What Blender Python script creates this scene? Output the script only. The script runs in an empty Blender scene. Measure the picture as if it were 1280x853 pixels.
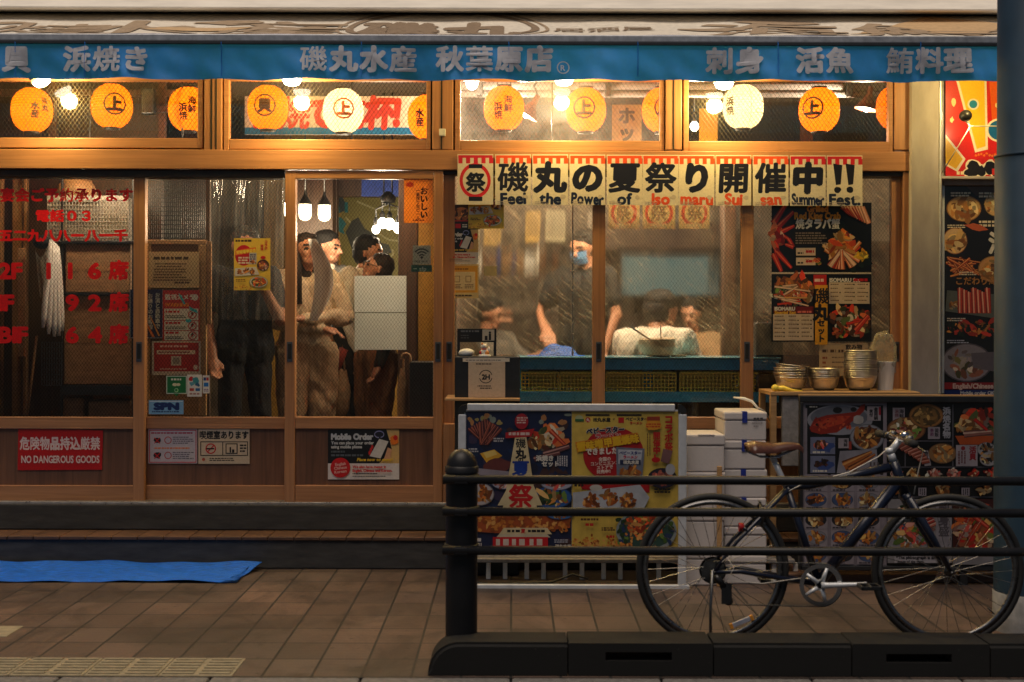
import bpy, bmesh, math, random
from mathutils import Vector, Matrix, noise
R = math.radians
rnd = random.Random(11)
sc = bpy.context.scene
C = sc.collection

# ---------------------------------------------------------------- camera
FPX, EYE, ROLL, YF = 1777.8, 1.42, R(.17), 8.5     # focal length in photo pixels, eye height, camera roll, distance of the shop front
cam = bpy.data.objects.new('camera', bpy.data.cameras.new('camera'))
C.objects.link(cam); sc.camera = cam
cam.location = (0, 0, EYE); cam.rotation_euler = (math.pi/2, -ROLL, 0)
cam.data.lens = 50; cam.data.sensor_width = 36; cam.data.shift_y = -22.5/1280
cam.data.clip_start = .05; cam.data.clip_end = 400
cam.data.dof.use_dof = True; cam.data.dof.focus_distance = 8.3; cam.data.dof.aperture_fstop = 2.8

# ---------------------------------------------------------------- world, dusk sky, soft key from the open street
world = bpy.data.worlds.new('World'); sc.world = world; world.use_nodes = True
nt = world.node_tree
sky = nt.nodes.new('ShaderNodeTexSky'); sky.sky_type = 'NISHITA'; sky.sun_disc = False
SUN_EL, SUN_ROT = R(71), R(200)
sky.sun_elevation = SUN_EL; sky.sun_rotation = SUN_ROT
nt.links.new(sky.outputs[0], nt.nodes['Background'].inputs[0])
nt.nodes['Background'].inputs[1].default_value = .026
sun = bpy.data.objects.new('sun', bpy.data.lights.new('sun', 'SUN')); C.objects.link(sun)
sun.data.energy = 2.25; sun.data.angle = R(45); sun.data.color = (1, .84, .68)
sun.rotation_euler = (R(19), 0, R(-20))
sc.view_settings.view_transform = 'Standard'; sc.view_settings.look = 'None'
sc.view_settings.exposure = 0; sc.view_settings.gamma = 1; sc.view_settings.use_curve_mapping = False
sc.render.engine = 'CYCLES'
sc.cycles.use_denoising = True
sc.cycles.max_bounces = 8; sc.cycles.transparent_max_bounces = 24
sc.cycles.sample_clamp_indirect = 4; sc.cycles.caustics_reflective = False; sc.cycles.caustics_refractive = False

# ---------------------------------------------------------------- photo pixel -> place at a known distance
def un(px, py):
    dx, dy = px-640, py-426.5
    c, s = math.cos(ROLL), math.sin(ROLL)
    return dx*c+dy*s, -dx*s+dy*c
def W(px, py, Y):
    u, v = un(px, py)
    return Vector((u*Y/FPX, Y, EYE-(v+22.5)*Y/FPX))
def RC(x0, y0, x1, y1, Y):
    c = W((x0+x1)/2, (y0+y1)/2, Y); hw = (x1-x0)/2*Y/FPX; hh = (y1-y0)/2*Y/FPX
    return c.x-hw, c.x+hw, c.z-hh, c.z+hh
def px(n, Y=YF): return n*Y/FPX

def lin(c):
    return tuple(((v/255+.055)/1.055)**2.4 if v > 10 else v/255/12.92 for v in c)

# ---------------------------------------------------------------- materials
MATS = {}
def newmat(name):
    m = bpy.data.materials.new(name); m.use_nodes = True
    MATS[name] = m
    return m, m.node_tree, m.node_tree.nodes['Principled BSDF']
def coords(t, scale=(1, 1, 1), kind='Object'):
    tc = t.nodes.new('ShaderNodeTexCoord'); mp = t.nodes.new('ShaderNodeMapping')
    mp.inputs['Scale'].default_value = scale
    t.links.new(tc.outputs[kind], mp.inputs[0]); return mp.outputs[0]
def nz(t, vec, scale, detail=4, rough=.6, dist=0):
    n = t.nodes.new('ShaderNodeTexNoise'); n.inputs['Scale'].default_value = scale
    n.inputs['Detail'].default_value = detail; n.inputs['Roughness'].default_value = rough; n.inputs['Distortion'].default_value = dist
    t.links.new(vec, n.inputs['Vector']); return n.outputs['Fac']
def ramp(t, fac, stops):
    r = t.nodes.new('ShaderNodeValToRGB'); e = r.color_ramp.elements
    while len(e) < len(stops): e.new(.5)
    for k, (p, c) in enumerate(stops):
        e[k].position = p; e[k].color = (*c, 1) if len(c) == 3 else c
    t.links.new(fac, r.inputs[0]); return r.outputs[0]
def math_(t, op, a, b=None, c=None):
    n = t.nodes.new('ShaderNodeMath'); n.operation = op
    for k, v in enumerate((a, b, c)):
        if v is None: continue
        if isinstance(v, (int, float)): n.inputs[k].default_value = v
        else: t.links.new(v, n.inputs[k])
    return n.outputs[0]
def bump(t, bs, h, strength=.3, dist=.01):
    b = t.nodes.new('ShaderNodeBump'); b.inputs['Strength'].default_value = strength; b.inputs['Distance'].default_value = dist
    t.links.new(h, b.inputs['Height']); t.links.new(b.outputs[0], bs.inputs['Normal'])
def mixc(t, fac, a, b, mode='MIX'):
    n = t.nodes.new('ShaderNodeMix'); n.data_type = 'RGBA'; n.blend_type = mode
    ins = [i for i in n.inputs if i.type == 'RGBA']
    for s, v in ((n.inputs[0], fac), (ins[0], a), (ins[1], b)):
        if isinstance(v, (int, float)): s.default_value = v
        elif isinstance(v, tuple): s.default_value = (*v, 1) if len(v) == 3 else v
        else: t.links.new(v, s)
    return [o for o in n.outputs if o.type == 'RGBA'][0]

def surf(name, col, rough=.5, metal=0, var=.25, scale=(8, 8, 8), ns=3, bmp=.1, col2=None, coat=0, spec=None, bd=.004):
    """a plain surface: base colour wandering between two tones, roughness and bump from the same noise"""
    m, t, b = newmat(name)
    v = coords(t, scale)
    n = nz(t, v, ns, 5)
    c2 = col2 or tuple(min(1, x*(1+var)) for x in col)
    c1 = tuple(x*(1-var) for x in col)
    t.links.new(ramp(t, n, [(.3, c1), (.7, c2)]), b.inputs['Base Color'])
    t.links.new(math_(t, 'MULTIPLY_ADD', n, .25, rough-.12), b.inputs['Roughness'])
    b.inputs['Metallic'].default_value = metal
    if coat: b.inputs['Coat Weight'].default_value = coat
    if spec is not None: b.inputs['Specular IOR Level'].default_value = spec
    if bmp: bump(t, b, n, bmp, bd)
    return m
def wood(name, c1, c2, axis, rough=.42, fine=1.0, bmp=.12):
    """timber with grain running along one axis"""
    m, t, b = newmat(name)
    s = [55*fine]*3; s['xyz'.index(axis)] = 1.6
    v = coords(t, tuple(s))
    n = nz(t, v, 1.0, 6, .65, .6)
    s2 = [3]*3; s2['xyz'.index(axis)] = .5
    big = nz(t, coords(t, tuple(s2)), 1.5, 3)
    f = math_(t, 'ADD', math_(t, 'MULTIPLY', n, .75), math_(t, 'MULTIPLY', big, .35))
    t.links.new(ramp(t, f, [(.34, c1), (.68, c2)]), b.inputs['Base Color'])
    t.links.new(math_(t, 'MULTIPLY_ADD', n, .3, rough-.15), b.inputs['Roughness'])
    bump(t, b, n, bmp, .002)
    return m
def emit(name, col, strength):
    m, t, b = newmat(name)
    b.inputs['Base Color'].default_value = (*[x*.3 for x in col], 1)
    b.inputs['Emission Color'].default_value = (*col, 1); b.inputs['Emission Strength'].default_value = strength
    return m
def printed(name, rough=.45, coat=0, grain=.16, scale=90, trans=0, mul=1.0):
    """ink on paper or plastic: each face carries its own ink colour"""
    m, t, b = newmat(name)
    a = t.nodes.new('ShaderNodeAttribute'); a.attribute_name = 'Col'
    n = nz(t, coords(t), scale, 3)
    g = ramp(t, n, [(.25, ((1-grain)*mul,)*3), (.75, ((1+grain*.3)*mul,)*3)])
    t.links.new(mixc(t, 1.0, a.outputs['Color'], g, 'MULTIPLY'), b.inputs['Base Color'])
    b.inputs['Roughness'].default_value = rough
    if coat: b.inputs['Coat Weight'].default_value = coat; b.inputs['Coat Roughness'].default_value = .15
    if trans:
        tr = t.nodes.new('ShaderNodeBsdfTranslucent'); mx = t.nodes.new('ShaderNodeMixShader'); mx.inputs[0].default_value = trans
        t.links.new(a.outputs['Color'], tr.inputs[0]); t.links.new(b.outputs[0], mx.inputs[1]); t.links.new(tr.outputs[0], mx.inputs[2])
        t.links.new(mx.outputs[0], t.nodes['Material Output'].inputs[0])
    return m
def pane(name, wire=0, ww=.07, wcol=(.32, .27, .2), haze=0, hcol=(.8, .74, .62), streak=(1, 1, 1), hs=6, refl=1.0, tint=(.95, .95, .93), hlo=.35, hhi=.75, blur=0, scratch=0):
    """window glass: clear, with a mirror sheen that grows at grazing angles; wired and hazed where asked"""
    m, t, b = newmat(name); out = t.nodes['Material Output']; t.nodes.remove(b)
    tr = t.nodes.new('ShaderNodeBsdfTransparent'); tr.inputs[0].default_value = (*tint, 1)
    if blur:
        tr = t.nodes.new('ShaderNodeBsdfRefraction'); tr.inputs['Color'].default_value = (*tint, 1); tr.inputs['IOR'].default_value = 1.06; tr.inputs['Roughness'].default_value = blur
    gl = t.nodes.new('ShaderNodeBsdfGlossy'); gl.inputs['Roughness'].default_value = .03
    lw = t.nodes.new('ShaderNodeLayerWeight'); lw.inputs[0].default_value = .5
    fr = math_(t, 'MULTIPLY_ADD', math_(t, 'POWER', lw.outputs['Facing'], 5), .8, .025*refl)
    mx = t.nodes.new('ShaderNodeMixShader')
    t.links.new(fr, mx.inputs[0]); t.links.new(tr.outputs[0], mx.inputs[1]); t.links.new(gl.outputs[0], mx.inputs[2])
    cur = mx.outputs[0]
    if haze:
        v = coords(t, streak)
        n1 = nz(t, v, hs, 6, .7, .4); n2 = nz(t, coords(t, (1, 1, 1)), 1.3, 3)
        fac = math_(t, 'MULTIPLY', ramp(t, math_(t, 'MULTIPLY_ADD', n2, .5, math_(t, 'MULTIPLY', n1, .6)), [(hlo, (.05,)*3), (hhi, (1,)*3)]), haze)
        if scratch:
            mp_ = t.nodes.new('ShaderNodeMapping'); tc_ = t.nodes.new('ShaderNodeTexCoord'); mp_.inputs['Rotation'].default_value = (0, R(-38), 0); t.links.new(tc_.outputs['Object'], mp_.inputs[0])
            mp2 = t.nodes.new('ShaderNodeMapping'); mp2.inputs['Scale'].default_value = (7, 1, 95); t.links.new(mp_.outputs[0], mp2.inputs[0])
            s_ = ramp(t, nz(t, mp2.outputs[0], 1.0, 3, .6, .8), [(.53, (0, 0, 0)), (.66, (1, 1, 1))])
            s_ = math_(t, 'MULTIPLY', s_, ramp(t, nz(t, coords(t), 2.4, 3, .6), [(.42, (.08,)*3), (.62, (1.25,)*3)]))
            fac = math_(t, 'MINIMUM', math_(t, 'MULTIPLY_ADD', s_, scratch, fac), .9)
        tl = t.nodes.new('ShaderNodeBsdfTranslucent'); tl.inputs[0].default_value = (*hcol, 1)
        df = t.nodes.new('ShaderNodeBsdfDiffuse'); df.inputs[0].default_value = (*hcol, 1)
        md = t.nodes.new('ShaderNodeMixShader'); md.inputs[0].default_value = .15
        t.links.new(tl.outputs[0], md.inputs[1]); t.links.new(df.outputs[0], md.inputs[2])
        m2 = t.nodes.new('ShaderNodeMixShader'); t.links.new(fac, m2.inputs[0]); t.links.new(cur, m2.inputs[1]); t.links.new(md.outputs[0], m2.inputs[2])
        cur = m2.outputs[0]
    if wire:
        sp = t.nodes.new('ShaderNodeSeparateXYZ'); t.links.new(coords(t), sp.inputs[0])
        ms = []
        for sg in (1, -1):
            u = math_(t, 'MULTIPLY', math_(t, 'MULTIPLY_ADD', sp.outputs['Z'], .72*sg, sp.outputs['X']), 1/wire)
            d = math_(t, 'ABSOLUTE', math_(t, 'SUBTRACT', math_(t, 'FRACT', u), .5))
            ms.append(math_(t, 'LESS_THAN', d, ww))
        mk = math_(t, 'MAXIMUM', ms[0], ms[1])
        w = t.nodes.new('ShaderNodeBsdfPrincipled'); w.inputs['Base Color'].default_value = (*wcol, 1); w.inputs['Metallic'].default_value = .6; w.inputs['Roughness'].default_value = .4
        m3 = t.nodes.new('ShaderNodeMixShader'); t.links.new(math_(t, 'MULTIPLY', mk, .75), m3.inputs[0]); t.links.new(cur, m3.inputs[1]); t.links.new(w.outputs[0], m3.inputs[2])
        cur = m3.outputs[0]
    t.links.new(cur, out.inputs[0])
    return m

def chipped(name, col, chip, rough, lo, scale=45):
    m, t, b = newmat(name)
    n = nz(t, coords(t), scale, 5, .75); n2 = nz(t, coords(t), 6, 3)
    k = ramp(t, math_(t, 'MULTIPLY_ADD', n2, .35, math_(t, 'MULTIPLY', n, .75)), [(lo, (0, 0, 0)), (lo+.025, (1, 1, 1))])
    t.links.new(mixc(t, k, mixc(t, n2, col, tuple(x*2.2 for x in col)), chip), b.inputs['Base Color'])
    b.inputs['Specular IOR Level'].default_value = .3
    t.links.new(math_(t, 'MULTIPLY_ADD', n2, .35, rough-.15), b.inputs['Roughness']); bump(t, b, k, -.3, .002)
GOLD1, GOLD2 = (.28, .125, .056), (.47, .225, .105)
M = MATS
wood('frame_wood_across', GOLD1, GOLD2, 'x'); wood('frame_wood_upright', GOLD1, GOLD2, 'z')
wood('kick_wood', (.075, .033, .018), (.19, .085, .045), 'z', .5, .6)
wood('dark_wood', (.035, .018, .011), (.09, .045, .026), 'z', .5)
wood('board_wood', (.22, .11, .04), (.36, .19, .08), 'x', .55)
wood('table_wood', (.30, .16, .06), (.48, .28, .12), 'x', .5)
surf('gap_shade', (.012, .009, .008), .8)  # stands in for shade inside gaps and grooves
surf('track_shade', (.035, .022, .018), .5)  # shade above the door heads put into this dark brown
surf('handle_metal', (.12, .13, .15), .35, .8)
surf('handle_dark', (.012, .012, .014), .5)
surf('concrete_step', (.036, .034, .032), .75, var=.45, scale=(2, 6, 9), ns=3, bmp=.4)
surf('tread_tile', (.085, .040, .022), .6, var=.4, scale=(3, 6, 6), bmp=.3)
surf('sill_metal', (.45, .43, .4), .3, .8)
surf('plaster', (.34, .305, .30), .75, var=.2, scale=(3, 3, 1), bmp=.2)
chipped('black_paint', (.006, .006, .007), (.07, .045, .03), .40, .70)
chipped('kerb_rubber', (.0055, .0054, .0052), (.04, .036, .032), .80, .71, 60)
chipped('pole_paint', (.011, .027, .046), (.05, .06, .065), .58, .69, 40)
surf('pole_base', (.25, .25, .25), .7, var=.3, scale=(6, 6, 6), bmp=.3)
surf('aluminium', (.55, .57, .60), .35, .25, var=.1)
surf('black_plastic', (.014, .014, .015), .4)
surf('foam', (.52, .475, .455), .85, var=.05, scale=(40, 40, 40), bmp=.2)
surf('tape_blue', (.02, .035, .25), .3)
surf('steel', (.60, .56, .5), .3, 1.0, var=.12, scale=(4, 4, 30))
surf('steel_lit', (.62, .50, .35), .5, 0, var=.15, scale=(4, 4, 30))  # lit copy of steel for the counter bowls, brightness in the colour
surf('steel_dark', (.12, .12, .12), .35, .9)
surf('tarp_blue', (.005, .115, .58), .42, var=.45, scale=(4, 16, 5), ns=5, bmp=.9, bd=.012)
surf('awning_blue', (.022, .205, .68), .6, var=.18, scale=(3, 3, 3), bmp=.15)
_t = MATS['awning_blue'].node_tree; _b = _t.nodes['Principled BSDF']; _l = _t.nodes.new('ShaderNodeBsdfTranslucent'); _x = _t.nodes.new('ShaderNodeMixShader'); _x.inputs[0].default_value = .10; _l.inputs[0].default_value = (.03, .3, .7, 1)
_t.links.new(_b.outputs[0], _x.inputs[1]); _t.links.new(_l.outputs[0], _x.inputs[2]); _t.links.new(_x.outputs[0], _t.nodes['Material Output'].inputs[0])
surf('awning_bar', (.42, .43, .46), .4, .3)
surf('eave_cream', (.84, .78, .68), .45, var=.12, scale=(1.2, 6, 6))
surf('eave_dark', (.02, .024, .032), .6)
surf('cap_black', (.02, .012, .01), .5)
surf('lamp_white', (.7, .68, .62), .4)
surf('counter_blue', (.03, .32, .60), .3, var=.2, coat=.3)
surf('counter_top', (.20, .46, .54), .2, var=.1, coat=.5)  # paler than the apron: bright edge highlight put into the colour
surf('crate_yellow', (.88, .62, .07), .45)
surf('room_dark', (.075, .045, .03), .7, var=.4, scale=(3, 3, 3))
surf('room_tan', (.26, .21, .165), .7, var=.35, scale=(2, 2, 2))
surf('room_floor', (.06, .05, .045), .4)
surf('mural_yellow', (.55, .30, .05), .6, var=.2)
surf('card_brown', (.30, .165, .075), .7, var=.25, scale=(4, 4, 12))
surf('plastic_white', (.72, .70, .66), .4, var=.1)
surf('grey_cloth', (.25, .23, .22), .85, var=.25, scale=(12, 12, 12), bmp=.4)
surf('basket_grey', (.30, .27, .23), .5)
surf('cable', (.6, .55, .48), .5)
surf('ceramic', (.75, .7, .62), .25)
surf('ceramic_orange', (.75, .28, .06), .3)
surf('ceramic_red', (.6, .05, .03), .3)
surf('tyre', (.008, .008, .0085), .7, var=.3, scale=(60, 60, 60), bmp=.2)
surf('rim', (.16, .16, .165), .28, .9)
surf('spoke', (.35, .33, .3), .25, 1)
surf('bike_blue', (.005, .008, .022), .32, var=.15, coat=.15)
surf('chrome', (.46, .46, .48), .16, 1, var=.05)
surf('saddle_leather', (.075, .021, .009), .38, var=.35, scale=(20, 20, 20), bmp=.3, coat=.15)
surf('grip', (.012, .012, .013), .8)
surf('reflector_red', (.35, .02, .02), .2)
surf('reflector_amber', (.8, .33, .05), .2)
surf('reflector_clear', (.7, .72, .9), .12, .4)
surf('rope', (.5, .45, .36), .8)
surf('vinyl_solid', (.74, .72, .66), .35, var=.25, scale=(6, 6, 1), bmp=.3)
surf('bag_plastic', (.55, .52, .48), .35, var=.2, scale=(9, 9, 9), bmp=.8, bd=.03)
surf('lamp_red', (.16, .045, .025), .5, var=.3)
surf('asphalt', (.03, .029, .028), .85, var=.5, scale=(40, 40, 40), bmp=.5)
surf('kerb_stone', (.14, .13, .12), .8, var=.35, scale=(12, 12, 12), bmp=.4)
surf('tactile_yellow', (.24, .20, .125), .75, var=.25, scale=(9, 9, 9), bmp=.3)
surf('neon_teal', (.04, .42, .45), .5)
surf('noren_blue', (.008, .03, .20), .7, var=.3)
printed('print_paper', .5, 0); printed('print_board', .4, .15, .28, 14, mul=.66); printed('print_gloss', .32, .35); printed('print_fabric', .7, 0, .2, 30)  # board prints darkened through mul to carry the weak light there
printed('print_thin', .6, 0, .1, 40, .6)
printed('letter_red', .4, 0, .25, 120)
emit('bulb_warm', (1, .80, .52), 9); emit('bulb_white', (1, .90, .74), 14); emit('glow_blue', (.20, .38, .40), .24)
WIRE = dict(wire=.0255, ww=.034, wcol=(.085, .07, .055))
pane('transom_glass', refl=1.6, **WIRE)
pane('transom_glass_dusty', wire=.0255, ww=.02, wcol=(.085, .07, .055), haze=.12, streak=(2, 2, 2), hs=5)
pane('door_glass', wire=.020, ww=.026, wcol=(.03, .026, .022), refl=1.0)
pane('window_glass', wire=.020, ww=.016, wcol=(.04, .035, .028), haze=.03, streak=(9, 1, 4), hs=4, hlo=.45, hhi=.9)
pane('vinyl', haze=.26, streak=(14, 1, 1.0), hs=2.2, refl=2.0, tint=(.9, .9, .88), hcol=(.75, .7, .6))
pane('vinyl_misty', haze=.11, scratch=.20, streak=(4, 1, 3), hs=2.5, refl=1.6, tint=(.92, .9, .86), hcol=(.86, .63, .37), hlo=.42, hhi=.75, blur=.31)
pane('bag_clear', haze=.6, streak=(6, 6, 6), hs=4, refl=2)

def cloth(name, col, rough=.85):
    return surf(name, col, rough, var=.22, scale=(9, 9, 6), ns=3, bmp=.6, bd=.02)
for n_, c_ in dict(shirt_white=(.68, .63, .54), shirt_cream=(.60, .47, .31), cloth_black=(.006, .0065, .008), cloth_navy=(.008, .010, .017), cloth_beige=(.46, .33, .20), cloth_brown=(.17, .075, .03),
                   cloth_tan=(.30, .19, .10), cloth_red=(.32, .05, .03), cloth_grey=(.16, .15, .14), mask_blue=(.10, .22, .42)).items(): cloth(n_, c_)
surf('skin', (.44, .21, .125), .5, var=.12, scale=(12, 12, 12), bmp=.05)
surf('lips', (.32, .10, .08), .45); surf('eye_dark', (.012, .01, .01), .3)
surf('hair_black', (.010, .008, .007), .62, var=.5, scale=(90, 90, 14), bmp=1.0, spec=.3)
surf('hair_brown', (.024, .014, .009), .62, var=.5, scale=(90, 90, 14), bmp=1.0, spec=.3)

def lantern_mat(name, col):
    m, t, b = newmat(name); out = t.nodes['Material Output']
    tl = t.nodes.new('ShaderNodeBsdfTranslucent'); tl.inputs[0].default_value = (*col, 1)
    b.inputs['Base Color'].default_value = (*[x*.8 for x in col], 1); b.inputs['Roughness'].default_value = .5
    mx = t.nodes.new('ShaderNodeMixShader'); mx.inputs[0].default_value = .90
    t.links.new(b.outputs[0], mx.inputs[1]); t.links.new(tl.outputs[0], mx.inputs[2]); t.links.new(mx.outputs[0], out.inputs[0])
lantern_mat('lantern_orange', (.98, .238, .003)); lantern_mat('lantern_white', (.9, .80, .60))
# paper ink on the lanterns stays opaque
surf('ink_brown', (.05, .012, .005), .6, var=.1); surf('ink_orange', (.55, .12, .02), .6, var=.1); surf('ink_black', (.015, .01, .008), .6)

def paving_mat():
    m, t, b = newmat('paving')
    sp = t.nodes.new('ShaderNodeSeparateXYZ'); t.links.new(coords(t), sp.inputs[0])
    def cell(s, size, w):
        u = math_(t, 'MULTIPLY', s, 1/size)
        d = math_(t, 'ABSOLUTE', math_(t, 'SUBTRACT', math_(t, 'FRACT', u), .5))
        return math_(t, 'FLOOR', u), math_(t, 'GREATER_THAN', d, .5-w/size)
    ix, jx = cell(sp.outputs['X'], .20, .0055); iy, jy = cell(sp.outputs['Y'], .30, .0075); _, jg = cell(sp.outputs['Y'], .05, .0030)
    cb = t.nodes.new('ShaderNodeCombineXYZ'); t.links.new(ix, cb.inputs[0]); t.links.new(iy, cb.inputs[1])
    wn = t.nodes.new('ShaderNodeTexWhiteNoise'); wn.noise_dimensions = '2D'; t.links.new(cb.outputs[0], wn.inputs['Vector'])
    warm = ramp(t, nz(t, coords(t), .55, 2), [(.42, (1.0, 1.0, 1.0)), (.60, (1.12, .95, .86))])
    big = nz(t, coords(t), 1.1, 4); fine = nz(t, coords(t), 160, 3)
    f = math_(t, 'ADD', math_(t, 'ADD', math_(t, 'MULTIPLY', wn.outputs['Value'], .20), math_(t, 'MULTIPLY', big, .5)), math_(t, 'MULTIPLY', fine, .50))
    col = ramp(t, f, [(.36, (.026, .017, .013)), (.58, (.066, .045, .035)), (.84, (.125, .086, .066))])
    col = mixc(t, 1.0, col, warm, 'MULTIPLY')
    stain = ramp(t, nz(t, coords(t, (1, .6, 1)), 2.6, 6, .7, 1.2), [(.46, (1, 1, 1)), (.64, (.50, .47, .45))]); gum = ramp(t, nz(t, coords(t), 17, 1, .4), [(.715, (1, 1, 1)), (.74, (.5, .48, .46))])
    col = mixc(t, 1.0, mixc(t, 1.0, col, stain, 'MULTIPLY'), gum, 'MULTIPLY')
    joint = math_(t, 'MAXIMUM', jx, math_(t, 'MAXIMUM', math_(t, 'MULTIPLY', jy, .8), math_(t, 'MULTIPLY', jg, .16)))
    t.links.new(mixc(t, joint, col, (.010, .008, .007)), b.inputs['Base Color'])
    t.links.new(math_(t, 'MULTIPLY_ADD', big, .5, .35), b.inputs['Roughness'])
    h = math_(t, 'SUBTRACT', math_(t, 'MULTIPLY', fine, .3), joint)
    bump(t, b, h, .5, .004)
paving_mat()

# ---------------------------------------------------------------- object helpers
def tag(o, label=None, cat=None, group=None, kind=None):
    if label: o['label'] = label
    if cat: o['category'] = cat
    if group: o['group'] = group
    if kind: o['kind'] = kind
    return o
def thing(name, label, cat, loc=(0, 0, 0), group=None):
    o = bpy.data.objects.new(name, None); C.objects.link(o); o.location = loc; o.empty_display_size = .05
    return tag(o, label, cat, group)
def origin(o):
    v = Vector((0, 0, 0))
    while o is not None: v += Vector(o.location); o = o.parent
    return v

class MB:
    """collects polygons, then links them as one mesh object"""
    def __init__(s): s.v, s.f, s.m, s.c, s.sm = [], [], [], [], []
    def add(s, vs, fs, m=0, c=(1, 1, 1), sm=False):
        o = len(s.v); s.v += [tuple(v) for v in vs]
        for f in fs: s.f.append([o+i for i in f]); s.m.append(m); s.c.append(c); s.sm.append(sm)
    def box(s, x0, x1, y0, y1, z0, z1, m=0, c=(1, 1, 1), b=0, xf=None):
        if x0 > x1: x0, x1 = x1, x0
        if y0 > y1: y0, y1 = y1, y0
        if z0 > z1: z0, z1 = z1, z0
        b = min(b, (x1-x0)*.45, (y1-y0)*.45, (z1-z0)*.45)
        if b <= 0:
            vs = [(x, y, z) for x in (x0, x1) for y in (y0, y1) for z in (z0, z1)]
            fs = [(0, 1, 3, 2), (4, 6, 7, 5), (0, 4, 5, 1), (2, 3, 7, 6), (0, 2, 6, 4), (1, 5, 7, 3)]
        else:
            bm = bmesh.new()
            bmesh.ops.create_cube(bm, size=1, matrix=Matrix.Translation(((x0+x1)/2, (y0+y1)/2, (z0+z1)/2)) @ Matrix.Diagonal((x1-x0, y1-y0, z1-z0, 1)))
            bmesh.ops.bevel(bm, geom=bm.edges[:], offset=b, segments=2, affect='EDGES', profile=.5)
            vs = [v.co.copy() for v in bm.verts]; bm.verts.index_update(); fs = [[v.index for v in f.verts] for f in bm.faces]; bm.free()
        if xf: vs = [xf @ Vector(v) for v in vs]
        s.add(vs, fs, m, c)
    def tube(s, pts, r, n=8, m=0, c=(1, 1, 1), caps=True, closed=False, sm=True):
        pts = [Vector(p) for p in pts]; k = len(pts)
        rs = r if isinstance(r, (list, tuple)) else [r]*k
        vs, fs = [], []; up = None
        for i, p in enumerate(pts):
            a = pts[(i-1) % k] if (closed or i > 0) else p; b = pts[(i+1) % k] if (closed or i < k-1) else p
            d = (b-a).normalized() if (b-a).length > 1e-9 else Vector((0, 0, 1))
            if up is None: up = Vector((0, 0, 1)) if abs(d.z) < .9 else Vector((1, 0, 0))
            u = up-d*up.dot(d)
            if u.length < 1e-6: u = d.orthogonal()
            u.normalize(); up = u; w = d.cross(u)
            for j in range(n):
                a_ = 2*math.pi*j/n; vs.append(p+(u*math.cos(a_)+w*math.sin(a_))*rs[i])
        for i in range(k if closed else k-1):
            for j in range(n):
                a_, b_ = i*n+j, i*n+(j+1) % n; c_, d_ = ((i+1) % k)*n+(j+1) % n, ((i+1) % k)*n+j
                fs.append((a_, b_, c_, d_))
        if caps and not closed: fs += [tuple(range(n))[::-1], tuple(range((k-1)*n, k*n))]
        s.add(vs, fs, m, c, sm)
    def lathe(s, prof, cen, n=28, m=0, c=(1, 1, 1), axis='z', sm=True, cap=False):
        vs, fs = [], []
        for (r, h) in prof:
            for j in range(n):
                a = 2*math.pi*j/n; p = (r*math.cos(a), r*math.sin(a), h)
                if axis == 'y': p = (p[0], p[2], p[1])
                if axis == 'x': p = (p[2], p[0], p[1])
                vs.append(Vector(cen)+Vector(p))
        for i in range(len(prof)-1):
            for j in range(n): fs.append((i*n+j, i*n+(j+1) % n, (i+1)*n+(j+1) % n, (i+1)*n+j))
        if cap: fs += [tuple(range(n))[::-1], tuple(range((len(prof)-1)*n, len(prof)*n))]
        s.add(vs, fs, m, c, sm)
    def ball(s, cen, rad, n=16, m=0, c=(1, 1, 1), fn=None):
        if isinstance(rad, (int, float)): rad = (rad,)*3
        vs, fs = [], []; k = n//2
        for i in range(k+1):
            th = math.pi*min(max(i/k, .004), .996)
            for j in range(n):
                a = 2*math.pi*j/n; d = Vector((math.sin(th)*math.cos(a), math.sin(th)*math.sin(a), math.cos(th)))
                p = Vector((d.x*rad[0], d.y*rad[1], d.z*rad[2]))
                if fn: p = fn(d, p)
                vs.append(Vector(cen)+p)
        for i in range(k):
            for j in range(n): fs.append((i*n+j, i*n+(j+1) % n, (i+1)*n+(j+1) % n, (i+1)*n+j))
        fs += [tuple(range(n))[::-1], tuple(range(k*n, (k+1)*n))]
        s.add(vs, fs, m, c, True)
    def prism(s, poly, y0, y1, m=0, c=(1, 1, 1), sm=False):
        n = len(poly); vs = [(x, y0, z) for x, z in poly]+[(x, y1, z) for x, z in poly]
        fs = [tuple(range(n)), tuple(range(2*n-1, n-1, -1))]+[(i, i+n, (i+1) % n+n, (i+1) % n) for i in range(n)]
        s.add(vs, fs, m, c, sm)
    def grid(s, fn, nu, nv, m=0, c=(1, 1, 1), sm=True):
        vs = [fn(i/nu, j/nv) for i in range(nu+1) for j in range(nv+1)]
        fs = [(i*(nv+1)+j, (i+1)*(nv+1)+j, (i+1)*(nv+1)+j+1, i*(nv+1)+j+1) for i in range(nu) for j in range(nv)]
        s.add(vs, fs, m, c, sm)
    def build(s, name, mats, parent=None, recalc=True, local=None):
        me = bpy.data.meshes.new(name); off = Vector(local) if local is not None else (origin(parent) if parent else Vector((0, 0, 0)))
        me.from_pydata([(v[0]-off.x, v[1]-off.y, v[2]-off.z) for v in s.v], [], s.f)
        mats = mats if isinstance(mats, (list, tuple)) else [mats]
        for m_ in mats: me.materials.append(M[m_])
        me.polygons.foreach_set('material_index', s.m); me.polygons.foreach_set('use_smooth', s.sm)
        if any(c != (1, 1, 1) for c in s.c):
            a = me.attributes.new('Col', 'FLOAT_COLOR', 'FACE')
            a.data.foreach_set('color', [x for c in s.c for x in (*c[:3], 1)])
        if recalc:
            bm = bmesh.new(); bm.from_mesh(me); bmesh.ops.recalc_face_normals(bm, faces=bm.faces); bm.to_mesh(me); bm.free()
        me.update()
        o = bpy.data.objects.new(name, me); C.objects.link(o)
        if parent: o.parent = parent
        elif local is not None: o.location = off
        return o
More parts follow.
